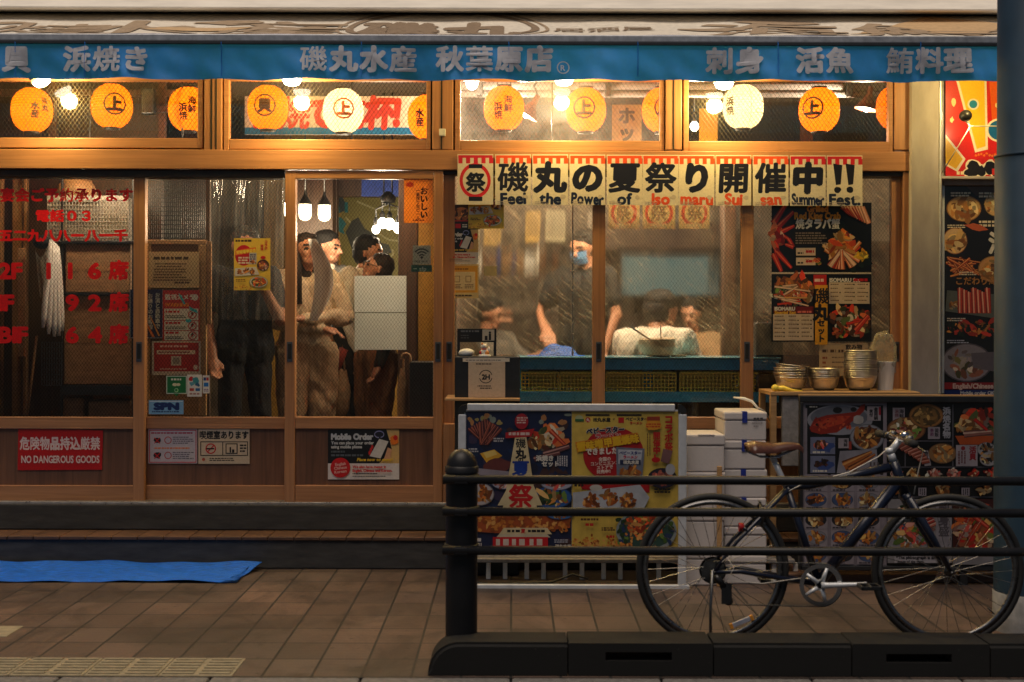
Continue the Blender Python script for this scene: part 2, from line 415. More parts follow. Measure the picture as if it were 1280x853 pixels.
def copy_tree(o, parent=None):
    c = o.copy(); C.objects.link(c); c.parent = parent
    for ch in list(o.children): copy_tree(ch, c)
    return c

# ---------------------------------------------------------------- lettering and printed pictures
_cu = bpy.data.curves.new('glyph', 'FONT'); _cu.resolution_u = 3
_go = bpy.data.objects.new('glyph', _cu); C.objects.link(_go)
_gc = {}
def glyph(ch):
    if ch not in _gc:
        _cu.body = ch; bpy.context.view_layer.update()
        dg = bpy.context.evaluated_depsgraph_get(); e = _go.evaluated_get(dg); me = e.to_mesh()
        vs = [(v.co.x, v.co.y) for v in me.vertices]; fs = [tuple(p.vertices) for p in me.polygons]; e.to_mesh_clear()
        if vs and ord(ch) < 0x2000:
            x0 = min(v[0] for v in vs); x1 = max(v[0] for v in vs)
            vs = [(x-x0+.045, y) for x, y in vs]; adv = x1-x0+.09
        else: adv = 1.0 if vs else .3
        _gc[ch] = (vs, fs, adv)
    return _gc[ch]

class Print(MB):
    """flat artwork in photo pixels at distance Y, each ink layer a hair nearer than the one below"""
    def __init__(s, Y, mp=None, step=2e-5): super().__init__(); s.Y = Y; s.lay = 0; s.mp = mp or (lambda x, y, l: W(x, y, s.Y-l)); s.step = step
    def poly(s, pts, col, m=0, raw=False):
        s.lay += s.step; c = col if raw else lin(col)
        s.add([s.mp(x, y, s.lay) for x, y in pts], [tuple(range(len(pts)))], m, c)
    def rect(s, x0, y0, x1, y1, col, m=0): s.poly([(x0, y0), (x1, y0), (x1, y1), (x0, y1)], col, m)
    def sheet(s, x0, y0, x1, y1, col, th=.0015, m=0):
        a = [s.mp(x, y, 0) for x, y in ((x0, y0), (x1, y0), (x1, y1), (x0, y1))]; b = [s.mp(x, y, th) for x, y in ((x0, y0), (x1, y0), (x1, y1), (x0, y1))]
        s.add(b+a, [(0, 1, 2, 3), (7, 6, 5, 4), (0, 4, 5, 1), (1, 5, 6, 2), (2, 6, 7, 3), (3, 7, 4, 0)], m, lin(col)); s.lay = th
    def ell(s, cx, cy, rx, ry, col, n=24, rot=0, m=0, jit=0):
        c, q = math.cos(rot), math.sin(rot); p = []
        for i in range(n):
            a = 2*math.pi*i/n; k = 1+rnd.uniform(-jit, jit); x, y = rx*k*math.cos(a), ry*k*math.sin(a); p.append((cx+x*c-y*q, cy+x*q+y*c))
        s.poly(p, col, m)
    def ring(s, cx, cy, r0, r1, col, n=28, ky=1, m=0, a0=0, a1=2*math.pi):
        s.lay += s.step; vs, fs = [], []
        for i in range(n+1):
            a = a0+(a1-a0)*i/n
            for r in (r0, r1): vs.append(s.mp(cx+r*math.cos(a), cy+r*ky*math.sin(a), s.lay))
        for i in range(n): fs.append((2*i, 2*i+1, 2*i+3, 2*i+2))
        s.add(vs, fs, m, lin(col))
    def line(s, x0, y0, x1, y1, w, col, m=0, w1=None):
        d = math.hypot(x1-x0, y1-y0) or 1; nx, ny = -(y1-y0)/d/2, (x1-x0)/d/2; w1 = w if w1 is None else w1
        s.poly([(x0+nx*w, y0+ny*w), (x1+nx*w1, y1+ny*w1), (x1-nx*w1, y1-ny*w1), (x0-nx*w, y0-ny*w)], col, m)
    def text(s, st, x, y, size, col, bold=0, vert=False, al='l', sx=1, rot=0, shear=0, m=0, gap=0, out=None, outw=.1, sy=1, fit=0):
        """x, y: start (or middle, al='c') of the line and the middle of its height; size: em height in pixels"""
        if out: s.text(st, x, y, size, out, bold+outw, vert, al, sx, rot, shear, m, gap, sy=sy)
        L = sum(glyph(ch)[2]*sx+gap for ch in st)*size if not vert else len(st)*size*(.98+gap)
        if fit and L > fit: sx *= fit/L; L = fit
        cr, sr = math.cos(rot), math.sin(rot)
        base = bold
        def rim(bold):
            offs = [(0, 0)]
            if not bold: return offs
            k = 8; offs += [(bold*math.cos(2*math.pi*i/k), bold*math.sin(2*math.pi*i/k)) for i in range(k)]
            if bold > .05: offs += [(bold*.5*math.cos(2*math.pi*i/6), bold*.5*math.sin(2*math.pi*i/6)) for i in range(6)]
            return offs
        pen = -L/2 if al == 'c' else 0
        for ch in st:
            vs, fs, adv = glyph(ch)
            if vs:
                for ox, oy in rim(base*(.70 if ch in '夏開催葉' else 1)*(1 if out or ord(ch) < 0x2000 else max(.34, min(1.1, 62/max(len(vs), 1))))):
                    s.lay += s.step*.5; pts = []
                    for gx, gy in vs:
                        gx, gy = gx+ox, gy+oy-.375
                        if vert:
                            lx, ly = (gx-adv/2)*size*sx, pen+size*.49-gy*size*sy
                        else: lx, ly = pen+(gx+shear*gy)*size*sx, -gy*size*sy
                        pts.append(s.mp(x+lx*cr-ly*sr, y+lx*sr+ly*cr, s.lay))
                    s.add(pts, fs, m, lin(col))
            pen += (adv*sx+gap)*size if not vert else size*(.98+gap)
        return L
    def dashes(s, x0, y0, x1, y1, rows, col, fill=.75, vert=False):
        """small print too fine to read at this distance"""
        for i in range(rows):
            if vert:
                w = (x1-x0)/rows; cx = x0+w*(i+.5); y = y0
                while y < y0+(y1-y0)*rnd.uniform(.75, 1):
                    l = rnd.uniform(.8, 2.2)*w*.5; s.rect(cx-w*fill/2, y, cx+w*fill/2, min(y+l, y1), col); y += l+w*.18
            else:
                h = (y1-y0)/rows; cy = y0+h*(i+.5); x = x0; e = x0+(x1-x0)*rnd.uniform(.7, 1)
                while x < e:
                    l = rnd.uniform(.5, 1.6)*h; s.rect(x, cy-h*fill/2, min(x+l, x1), cy+h*fill/2, col); x += l+h*rnd.uniform(.15, .4)
    def food(s, cx, cy, rx, ry, pal, n=36, size=.28, plate=None, rot=0, rim=None, el=2.0, inner=None):
        if plate:
            s.ell(cx, cy, rx*1.28, ry*1.28, rim or tuple(v*.72 for v in plate), 26, rot); s.ell(cx, cy, rx*1.2, ry*1.2, plate, 26, rot)
        if inner: s.ell(cx, cy, rx*1.02, ry*1.02, inner, 20, rot)
        c, q = math.cos(rot), math.sin(rot)
        for i in range(n):
            a = rnd.uniform(0, 2*math.pi); r = math.sqrt(rnd.random())*.88; x, y = rx*r*math.cos(a), ry*r*math.sin(a)
            col = rnd.choice(pal); k = rnd.uniform(.55, 1.2); col = tuple(min(255, v*k) for v in col)
            sz = size*(rx+ry)/2*rnd.uniform(.45, 1.15)
            s.ell(cx+x*c-y*q, cy+x*q+y*c, sz*rnd.uniform(1, el), sz*.7, col, 7, rnd.uniform(0, 3.14), jit=.22)
    def stick(s, x0, y0, x1, y1, w0, w1, col, hi=None):
        s.line(x0, y0, x1, y1, w0, tuple(v*.6 for v in col), w1=w1); s.line(x0, y0, x1, y1, w0*.72, col, w1=w1*.7)
        if hi: s.line(x0-w0*.12, y0-w0*.12, x1-w1*.12, y1-w1*.12, w0*.25, hi, w1=w1*.2)
def poster(name, label, cat, P, mats='print_paper', group=None):
    o = P.build(name, mats, recalc=False, local=P.v[0])
    return tag(o, label, cat, group)

# ================================================================ THE SETTING
def struct(name, b, mats, **k): return tag(b.build(name, mats, **k), kind='structure')
b = MB(); b.box(-30, 30, 5.69, 13.6, -.15, 0); struct('pavement', b, 'paving')
b = MB(); b.box(-60, 60, -40, 5.56, -.30, -.11); struct('road', b, 'asphalt')
b = MB()
for i in range(-14, 14): b.box(i*.6+.003, i*.6+.597, 5.56, 5.688, -.16, .002, b=.012)
struct('kerb', b, 'kerb_stone')
# tactile strip: yellow guide tiles with raised bars, set in the pavement
b = MB()
for i in range(-14, 0):
    x1 = -1.118+(i+1)*.30
    b.box(x1-.297, x1, 5.70, 5.995, -.02, .004, b=.003)
    for k in range(6):
        for r_ in range(2): b.box(x1-.285+r_*.148, x1-.160+r_*.148, 5.72+k*.047, 5.743+k*.047, .004, .009, b=.003)
x1 = W(18, 792, 6.5).x
b.box(x1-.29, x1, 6.40, 6.62, -.02, .004, b=.003)
struct('tactile_paving', b, 'tactile_yellow')
# two steps up to the sliding doors
xl, xr = -6.2, 6.2
b = MB(); b.box(xl, xr, 8.19, 8.60, 0, .170, b=.008); b.box(xl, xr, 8.432, 8.62, .186, .338, b=.008)
struct('step', b, 'concrete_step')
b = MB(); x = xl
while x < xr:
    b.box(x+.002, x+.148, 8.178, 8.43, .165, .186, b=.004); x += .15
struct('step_tread', b, 'tread_tile')

# ---------------------------------------------------------------- restaurant front: posts, beams, transom windows, sliding doors
shop = thing('shop_front', 'wooden izakaya front with four transom windows over sliding glass doors', 'shop front', (0, YF, .34))
def bar(b, x0, y0, x1, y1, Y0, Y1, m=0, bv=.004):
    X0, X1, Z0, Z1 = RC(x0, y0, x1, y1, Y0); b.box(X0, X1, Y0, Y1, Z0, Z1, m, b=bv)
def bars(name, specs, mat, parent, bv=.004):
    for sp in specs: b = MB(); bar(b, *sp, bv=bv); b.build(name, mat, parent)
bars('post', [(x0, 60, x1, 187.5, 8.445, 8.56) for x0, x1 in ((255.5, 277.5), (540.5, 566.5), (832.5, 852.5), (1118.5, 1138))]+[(-44, 60, -22, 640, 8.445, 8.56), (1128.5, 215.5, 1138, 634, 8.45, 8.56), (553.8, 530, 568, 633, 8.452, 8.55)], 'frame_wood_upright', shop)
bars('groove_shade', [(x0, 98, x1, 187, 8.443, 8.447) for x0, x1 in ((263, 265.5), (269, 271), (551, 553), (841, 843))], 'gap_shade', shop, 0)  # groove shade laid on the posts as dark strips
bars('beam', [(-44, 188, 1138, 212.5, 8.44, 8.60), (-44, 66, 1138, 92, 8.447, 8.6)], 'frame_wood_across', shop)
bars('door_track', [(-22, 212.5, 356, 222, 8.475, 8.60), (1075, 212.5, 1130, 221, 8.47, 8.6), (553, 212.5, 1075, 219, 8.475, 8.6)], 'track_shade', shop)
# shade in the gap round each transom is painted as dark strips along its rim
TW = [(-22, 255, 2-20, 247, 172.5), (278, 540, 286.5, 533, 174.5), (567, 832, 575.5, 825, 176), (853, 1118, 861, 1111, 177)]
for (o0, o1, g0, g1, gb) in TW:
    bars('reveal', [(o0-1.5, 92, o0+3, 189, 8.50, 8.53), (o1-3, 92, o1+1.5, 189, 8.50, 8.53), (o0, gb+8, o1, 189.5, 8.501, 8.53)], 'gap_shade', shop, 0)
for i, (o0, o1, g0, g1, gb) in enumerate(TW):
    fb = MB(); Yf, Yb = 8.458, 8.515
    bar(fb, o0+1.5, 90, g0, gb+13, Yf, Yb); bar(fb, g1, 90, o1-1.5, gb+13, Yf, Yb)
    bar(fb, g0, gb, g1, gb+12.6, Yf+.0015, Yb); bar(fb, g0, 88, g1, 101, Yf+.0015, Yb)
    fr = fb.build('transom_window', 'frame_wood_across', shop)
    gb_ = MB(); bar(gb_, g0-2, 94, g1+2, gb+3, 8.492, 8.498, bv=0)
    gb_.build('pane', 'transom_glass' if i != 2 else 'transom_glass_dusty', fr)

def door(x0, x1, yt, sl, sr, Y0, glass, top=0, handles=(), low=True):
    """one sliding leaf: stiles, rails, glass, kick panel and recessed pulls"""
    fb = MB(); Y1 = Y0+.04
    bar(fb, x0, yt, x0+sl, 629, Y0, Y1); bar(fb, x1-sr, yt, x1, 629, Y0, Y1)
    fr = fb.build('sliding_door', 'frame_wood_upright', shop)
    g0, g1 = x0+sl, x1-sr
    bars('rail', ([(g0, yt, g1, yt+top, Y0+.001, Y1)] if top else [])+[(g0, 521.5, g1, 536.5, Y0+.001, Y1), (g0, 607, g1, 629, Y0+.001, Y1)], 'frame_wood_across', fr)
    gb_ = MB(); bar(gb_, g0-2, yt, g1+2, 523, Y0+.017, Y0+.022, bv=0); gb_.build('pane', glass, fr)
    kb = MB(); bar(kb, g0-2, 535, g1+2, 609, Y0+.016, Y0+.028, bv=0); kb.build('kick_panel', 'kick_wood', fr)
    for hx in handles:
        hb = MB(); bar(hb, hx-3.5, 427.5, hx+3.5, 452.5, Y0-.004, Y0+.004, 0, .002); bar(hb, hx-2.2, 430, hx+2.2, 449, Y0-.006, Y0-.001, 1, .001)
        hb.build('pull_handle', ['handle_metal', 'handle_dark'], fr)
    return fr
D1 = door(-22, 181, 218, 14, 14.5, 8.490, 'door_glass', 3, (173.5,))
D2 = door(181.5, 370, 218, .8, 14, 8.535, 'door_glass', 3, ())
D3 = door(356, 553.4, 213.5, 13, 11.5, 8.450, 'door_glass', 10.5, (362, 547.5))
D4 = door(553.6, 742, 216, 14.5, 1, 8.500, 'window_glass', 3, (561.5,))
D5 = door(740.5, 942, 216, 16, 16, 8.462, 'window_glass', 3, (748.5, 934))
D6 = door(940, 1128.4, 216, 1, 14.5, 8.500, 'window_glass', 3, (1121,))
b = MB(); bar(b, -44, 628.5, 1138, 632.5, 8.436, 8.6); b.build('sill', 'sill_metal', shop)
b = MB(); bar(b, 549, 161, 557, 170, 8.425, 8.445, bv=.003); b.build('door_bell', 'plastic_white', shop)

# red vinyl lettering on the first door's glass
def glass_text(*a, **k):
    P = Print(8.506); P.text(*a, **k); P.build('lettering', 'letter_red', D1, recalc=False)
RED = (240, 20, 22)
glass_text('宴会ご予約承ります', 0, 244, 17.5, RED, .045, sx=1.06); glass_text('電話０３', 44, 270, 15.5, RED, .05, sx=1.18)
glass_text('五二九八八ー八一千', -2, 294.5, 15.5, RED, .05, sx=1.16)
for yy, t1, t2 in ((338, '2F', ' 116'), (378, '1F', '  92'), (418, 'B1F', '  64')):
    glass_text(t1, -2, yy, 27, RED, .05, sx=1.15)
glass_text('1', 58, 338, 27, RED, .05, sx=1.1); glass_text('1', 85, 338, 27, RED, .05, sx=1.1); glass_text('6', 110, 338, 27, RED, .05, sx=1.2); glass_text('席', 136, 338, 25, RED, .06)
glass_text('9', 82, 378, 27, RED, .05, sx=1.2); glass_text('2', 110, 378, 27, RED, .05, sx=1.2); glass_text('席', 136, 378, 25, RED, .06)
glass_text('6', 82, 418, 27, RED, .05, sx=1.2); glass_text('4', 110, 418, 27, RED, .05, sx=1.2); glass_text('席', 136, 418, 25, RED, .06)

# walls either side, upper storey above the awning
pl = MB(); bar(pl, 1138.6, 40, 1177, 716, 8.40, 8.75, bv=.006); o = pl.build('wall', 'plaster'); tag(o, 'grey plaster pier between the wooden shop front and the tall food poster', 'wall', kind='structure'); o.name = 'pier_wall'
pl = MB(); X0 = W(1177, 400, 8.62).x; pl.box(X0, 6.2, 8.60, 8.80, 0, 3.3); o = pl.build('side_wall', 'plaster'); tag(o, kind='structure')
pl = MB(); X1 = W(-44, 400, 8.45).x; pl.box(-6.2, X1, 8.44, 8.8, .34, 3.3); o = pl.build('end_wall', 'plaster'); tag(o, kind='structure')
pl = MB(); pl.box(-6.2, 6.2, 8.50, 8.8, 3.24, 5.2); o = pl.build('upper_wall', 'plaster'); tag(o, kind='structure')
pl = MB(); pl.box(-6.2, 6.2, 8.42, 8.6, 2.93, 3.24); o = pl.build('lintel_wall', 'eave_dark'); tag(o, kind='structure')

# the room behind the glass
b = MB(); b.box(-6.1, 6.1, 8.605, 14, .20, .335); struct('room_floor', b, 'room_floor')
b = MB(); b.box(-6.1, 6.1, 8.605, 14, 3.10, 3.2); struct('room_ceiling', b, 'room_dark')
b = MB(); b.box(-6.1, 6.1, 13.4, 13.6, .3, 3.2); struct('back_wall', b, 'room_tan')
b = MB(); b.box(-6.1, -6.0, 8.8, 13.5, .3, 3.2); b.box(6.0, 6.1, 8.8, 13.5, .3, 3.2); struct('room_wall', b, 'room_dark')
xa = W(556, 400, 9.4).x
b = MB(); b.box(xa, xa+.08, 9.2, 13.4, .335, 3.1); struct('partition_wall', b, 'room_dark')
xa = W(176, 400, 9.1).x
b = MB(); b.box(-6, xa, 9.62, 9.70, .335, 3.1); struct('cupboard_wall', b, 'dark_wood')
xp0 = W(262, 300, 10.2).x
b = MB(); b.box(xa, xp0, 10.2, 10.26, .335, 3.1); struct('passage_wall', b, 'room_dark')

# ================================================================ AWNING
aw = thing('awning', 'blue and cream retractable awning with white lettering along its valance', 'awning', (0, 7.5, 2.9))
AX0, AX1 = -3.62, 3.60
YV, YT = 7.50, 8.40; ZV, ZT = 2.935, 3.245
def canopy(u, v):
    x = AX0+(AX1-AX0)*u; y = YV+.012+(YT-YV)*v; z = ZV+(ZT-ZV)*v-.03*math.sin(math.pi*v)+.006*math.sin(x*9+v*3)*math.sin(math.pi*v)
    return Vector((x, y, z))
b = MB(); b.grid(canopy, 120, 10); cv = b.build('canopy', 'print_fabric', aw, recalc=False)
a = cv.data.attributes.new('Col', 'FLOAT_COLOR', 'FACE'); a.data.foreach_set('color', [*lin((238, 228, 210)), 1]*len(cv.data.polygons))
def cmap(x, s, l):                     # x in metres, s = metres up the slope
    p = canopy((x-AX0)/(AX1-AX0), min(max(s/.95, 0), 1)); return p+Vector((0, -.3, .95)).normalized()*(.004+l)
P = Print(0, mp=cmap, step=3e-5)
BR, BR2 = (146, 124, 100), (176, 152, 124)
def strip(x0, x1, s0, s1, col):
    n = max(1, int((x1-x0)/.06))
    for i in range(n):
        a_, b_ = x0+(x1-x0)*i/n, x0+(x1-x0)*(i+1)/n
        P.lay = 0; P.poly([(a_, s0), (b_, s0), (b_, s1), (a_, s1)], col)
strip(-2.15, 1.65, 0, .085, (18, 70, 150))
P.poly([(-2.15, 0), (-2.15, .085), (-2.28, 0)], (18, 70, 150)); P.poly([(1.65, 0), (1.65, .085), (1.78, 0)], (18, 70, 150))
cx = (547-640)/236
P.ring(cx, .50, .50, .545, BR, 48, .92); P.ring(cx, .50, .58, .60, BR2, 48, .92)
def ctext(st, x, s, size, col, bold, sx=1):
    for k, ch in enumerate(st):
        vs, fs, adv = glyph(ch)
        for i in range(9):
            ox, oy = ((0, 0) if i == 0 else (bold*math.cos(i*math.pi/4), bold*math.sin(i*math.pi/4)))
            P.lay += 1e-5; P.add([P.mp(x+k*size*sx+(gx+ox)*size*sx, s+(gy+oy)*size, P.lay) for gx, gy in vs], fs, 0, lin(col))
ctext('磯丸', cx-.46, .16, .62, BR, .05, .72)
ctext('水産', -2.55, .20, .6, BR2, .02, 1.4); ctext('浜焼', -4.1+.55, .18, .55, BR2, .015, 1.2); ctext('海鮮', 1.0, .22, .55, BR2, .015, 1.6); ctext('居酒屋', .22, .42, .16, BR, .02, 1.2)
for x0, s0, w_, h_ in ((-3.3, .5, .5, .05), (-2.9, .62, .35, .04), (-1.75, .45, .55, .07), (-1.6, .68, .4, .05), (1.15, .5, .4, .06), (1.5, .72, .5, .05), (2.2, .35, .7, .05), (2.5, .6, .6, .25), (3.0, .4, .5, .07)):
    P.ell(x0, s0, w_/2, h_, BR2 if w_ < .55 else (214, 178, 132), 14, 0, jit=.25)
P.build('canopy_artwork', 'print_fabric', cv, recalc=False)
b = MB(); b.box(AX0-.02, AX1+.02, YV-.035, YV+.02, 2.895, 2.934, b=.006); b.build('front_bar', 'awning_bar', aw)
b = MB(); b.box(AX0, AX1, YV-.040, YV-.018, 2.880, 2.897, b=.002); b.build('valance_rail', 'eave_dark', aw)
def vwave(x, z):
    d = (2.885-z)/.21
    return .021*d*(math.sin(x*7.3+1.1*math.sin(x*2.1))+.55*math.sin(x*19+2*math.sin(x*3.3))+.25*math.sin(x*41+z*30))+.004*math.sin(z*40+x*11)*d
ZB = 2.697
def val(u, v):
    x = AX0+(AX1-AX0)*u; z = 2.885-(2.885-ZB+.004*math.sin(x*13))*v; return Vector((x, YV-.028+vwave(x, z), z))
b = MB(); b.grid(val, 420, 14); va = b.build('valance', 'awning_blue', aw, recalc=False)
def vmap(x, y, l):
    p = W(x, y, YV-.028); p.y = YV-.043+vwave(p.x, p.z)-l; return p
P = Print(0, mp=vmap)
VW = (206, 206, 214)
for st, xs in (('貝', (4,)), ('浜焼き', (80, 117, 154)), ('磯丸水産', (375, 412.5, 450, 487)), ('秋葉原店', (545, 582, 619, 656.5)), ('刺身', (882, 919)), ('活魚', (994, 1031)), ('鮪料理', (1107, 1144, 1179))):
    P = Print(0, mp=vmap)
    for ch, x in zip(st, xs): P.text(ch, x, 74.5 if x < 700 else 76.5, 33, VW, .052, sx=1.06)
    P.build('lettering', 'print_fabric', va, recalc=False)
P = Print(0, mp=vmap); P.text('魚', -33, 74, 33, VW, .052); P.build('lettering', 'print_fabric', va, recalc=False)
P = Print(0, mp=vmap); P.ring(704, 85, 6.6, 8, VW, 20); P.text('R', 700.5, 85.2, 10, VW, .02)
P.build('trade_mark', 'print_fabric', va, recalc=False)
for sx_ in (20, 107, 277, 452, 636, 797, 972, 1150):
    b = MB()
    for k in range(10):
        p0, p1 = vmap(sx_, 53+k*4.3, -.002), vmap(sx_+.3, 53+(k+1)*4.3, -.002); b.tube([p0, p1], .0028, 5, caps=False)
    b.build('seam', 'awning_blue', va)
# housing above the canopy and the pale eave of the storey above
b = MB(); b.box(AX0, AX1, 8.36, 8.5, 3.245, 3.262); b.build('wall_rail', 'eave_dark', aw)
b = MB(); b.add([(x, y, z) for x in (-6, 6) for y, z in ((8.215, 3.224), (8.20, 3.230), (8.20, 3.238), (8.30, 3.34), (8.50, 3.46), (8.50, 3.262))], [(i, (i+1) % 6, 6+(i+1) % 6, 6+i) for i in range(6)]+[(0, 1, 2, 3, 4, 5), (6, 7, 8, 9, 10, 11)]); struct('eave_roof', b, 'eave_cream')

# lamps under the awning
def awning_lamp(label, px_, py_, tilt=0, watts=31, Y=8.30):
    p = W(px_, py_, Y); t = thing('awning_lamp', label, 'lamp', p, 'lamps under the awning')
    rot = Matrix.Rotation(tilt, 4, 'Y')
    def put(mb, o): 
        mb.v = [tuple(rot @ Vector(v)) for v in mb.v]; return mb.build(o[0], o[1], t, local=Vector((0, 0, 0)))
    b = MB(); b.lathe([(.02, .09), (.05, .085), (.058, .06), (.060, .0), (.056, .0), (.05, .055), (.0, .06)], (0, 0, 0)); put(b, ('cap', 'lamp_white'))
    b = MB(); b.lathe([(.053, .004), (.052, -.012), (.042, -.028), (.024, -.036), (.001, -.038)], (0, 0, 0)); put(b, ('bulb', 'bulb_white'))
    b = MB(); b.tube([(0, 0, .088), (0, 0, .16)], .012); b.build('stem', 'lamp_white', t, local=Vector((0, 0, 0)))
    L = bpy.data.lights.new('lamp_light', 'POINT'); L.energy = watts; L.color = (1, .70, .21); L.shadow_soft_size = .05
    l = bpy.data.objects.new('lamp_light', L); C.objects.link(l); l.parent = t; l.location = rot @ Vector((0, 0, -.075))
    return t
awning_lamp('tilted white lamp under the awning above the lettered glass door', 52, 100, R(-32))
awning_lamp('white dome lamp under the awning above the red and white banner window', 365, 99.5)
awning_lamp('white dome lamp under the awning near the registered mark on the valance', 705, 99.5)
awning_lamp('white dome lamp under the awning beside the white lantern', 905, 104)
awning_lamp('white dome lamp tucked up behind the valance over the red and yellow sign', 1226, 82, watts=15, Y=7.98)
# wall lamp reaching over the red and yellow sign

# ================================================================ LANTERNS
LR = .124
def lantern(label, cx, cy, white=False, marks=(), turn=0, group='paper lanterns behind the transom glass', Y=8.72):
    p = W(cx, cy, Y); t = thing('paper_lantern', label, 'lantern', p, group)
    hh = .132
    def rad(z):
        k = min(1, abs(z)/hh); return LR*math.sqrt(max(0, 1-.86*k**2.3))+.0022*math.cos(z*2*math.pi/.0165)
    b = MB(); n = 64; b.lathe([(rad(-hh+2*hh*i/n), -hh+2*hh*i/n) for i in range(n+1)], (0, 0, 0), 36)
    sh = b.build('paper_shade', 'lantern_white' if white else 'lantern_orange', t, local=Vector((0, 0, 0)))
    b = MB(); ink = 'ink_brown'
    for a in (turn-.35, turn+1.0, turn+2.4, turn-1.9):
        pts = [Vector(((rad(z)+.001)*math.sin(a), -(rad(z)+.001)*math.cos(a), z)) for z in [(-.95+1.9*i/20)*hh for i in range(21)]]
        b.tube(pts, .0012, 4, caps=False)
    b.build('seam', 'ink_orange', sh, local=Vector((0, 0, 0)))
    def lm(x, y, l):
        a = turn+x; z = -y*LR; r = rad(z)+.0035+l; return Vector((r*math.sin(a), -r*math.cos(a), z))
    if marks:
        P = Print(0, mp=lm)
        for mk in marks:
            if mk[0] == 'o': P.ring(mk[1], mk[2], mk[3]-.085, mk[3], (90, 20, 8), 36)
            else: P.text(mk[0], mk[1], mk[2], mk[3], (90, 20, 8), mk[4] if len(mk) > 4 else .05, vert=True)
        P.build('lettering', 'ink_orange' if white == 1 else ('ink_black' if white else 'ink_brown'), sh, recalc=False, local=Vector((0, 0, 0)))
    b = MB()
    for s_ in (1, -1): b.lathe([(.001, s_*(hh+.012)), (.047, s_*(hh+.012)), (.048, s_*(hh-.004)), (.04, s_*(hh-.004))], (0, 0, 0), 24)
    b.build('cap', 'cap_black', t, local=Vector((0, 0, 0)))
    b = MB(); b.tube([(-.04, 0, hh+.01), (-.04, 0, hh+.035), (0, 0, hh+.05), (.04, 0, hh+.035), (.04, 0, hh+.01)], .002, 5); b.tube([(0, 0, hh+.05), (0, 0, hh+.35)], .002, 5)
    b.build('hanger', 'cap_black', t, local=Vector((0, 0, 0)))
    L = bpy.data.lights.new('lantern_light', 'POINT'); L.energy = 2.0 if not white else 2.0; L.color = (1, .82, .5); L.shadow_soft_size = .03
    l = bpy.data.objects.new('lantern_light', L); C.objects.link(l); l.parent = t
    return t
UE = [('o', 0, 0, .55), ('上', 0, -.36, .74, .06)]
lantern('orange lantern lettered with four small signs beside the tilted lamp', 40, 138, marks=[('水産', .12, -.30, .40), ('磯丸', .62, -.56, .36)], turn=.35)
lantern('orange lantern with a ringed sign over the first glass door', 140, 133, marks=UE, turn=.42)
lantern('orange lantern lettered for grilled seafood, half behind the first transom post', 236, 137, marks=[('浜焼', -.05, -.18, .42), ('海鮮', .38, -.52, .42)], turn=.0)
lantern('orange lantern with the ringed shellfish sign in front of the red lettered banner', 335, 135, marks=[('o', 0, 0, .55), ('貝', 0, -.34, .70, .06)], turn=0)
lantern('white lantern with an orange ringed sign in front of the red lettered banner', 429, 139, white=1, marks=[('o', 0, 0, .52), ('上', 0, -.34, .70, .06)], turn=.14)
lantern('orange lantern cut by the frame beside the end of the toast banner', 535, 147, marks=[('水産', -.15, -.30, .44)], turn=-.2)
lantern('orange lantern with four small signs beside the clamp lamp', 630, 136, marks=[('浜焼', -.18, -.18, .42), ('海鮮', .32, -.52, .42)], turn=-.1)
lantern('orange lantern with a ringed sign between the clamp lamp and the beige plaque', 732, 138, marks=UE, turn=-.12)
lantern('orange lantern half hidden by the frame beside the beige plaque', 828, 138, marks=UE, turn=.05)
lantern('white lantern with dark signs at its edge, beside the orange paper strip', 929, 134, white=2, marks=[('浜焼', -.1, -.40, .46)], turn=-.75)
lantern('orange lantern with a sideways turned ringed sign, between white lantern and red clamp lamp', 1024, 138, marks=UE, turn=-.55)
lantern('plain orange lantern cut by the frame beside the red clamp lamp', 1121, 135)

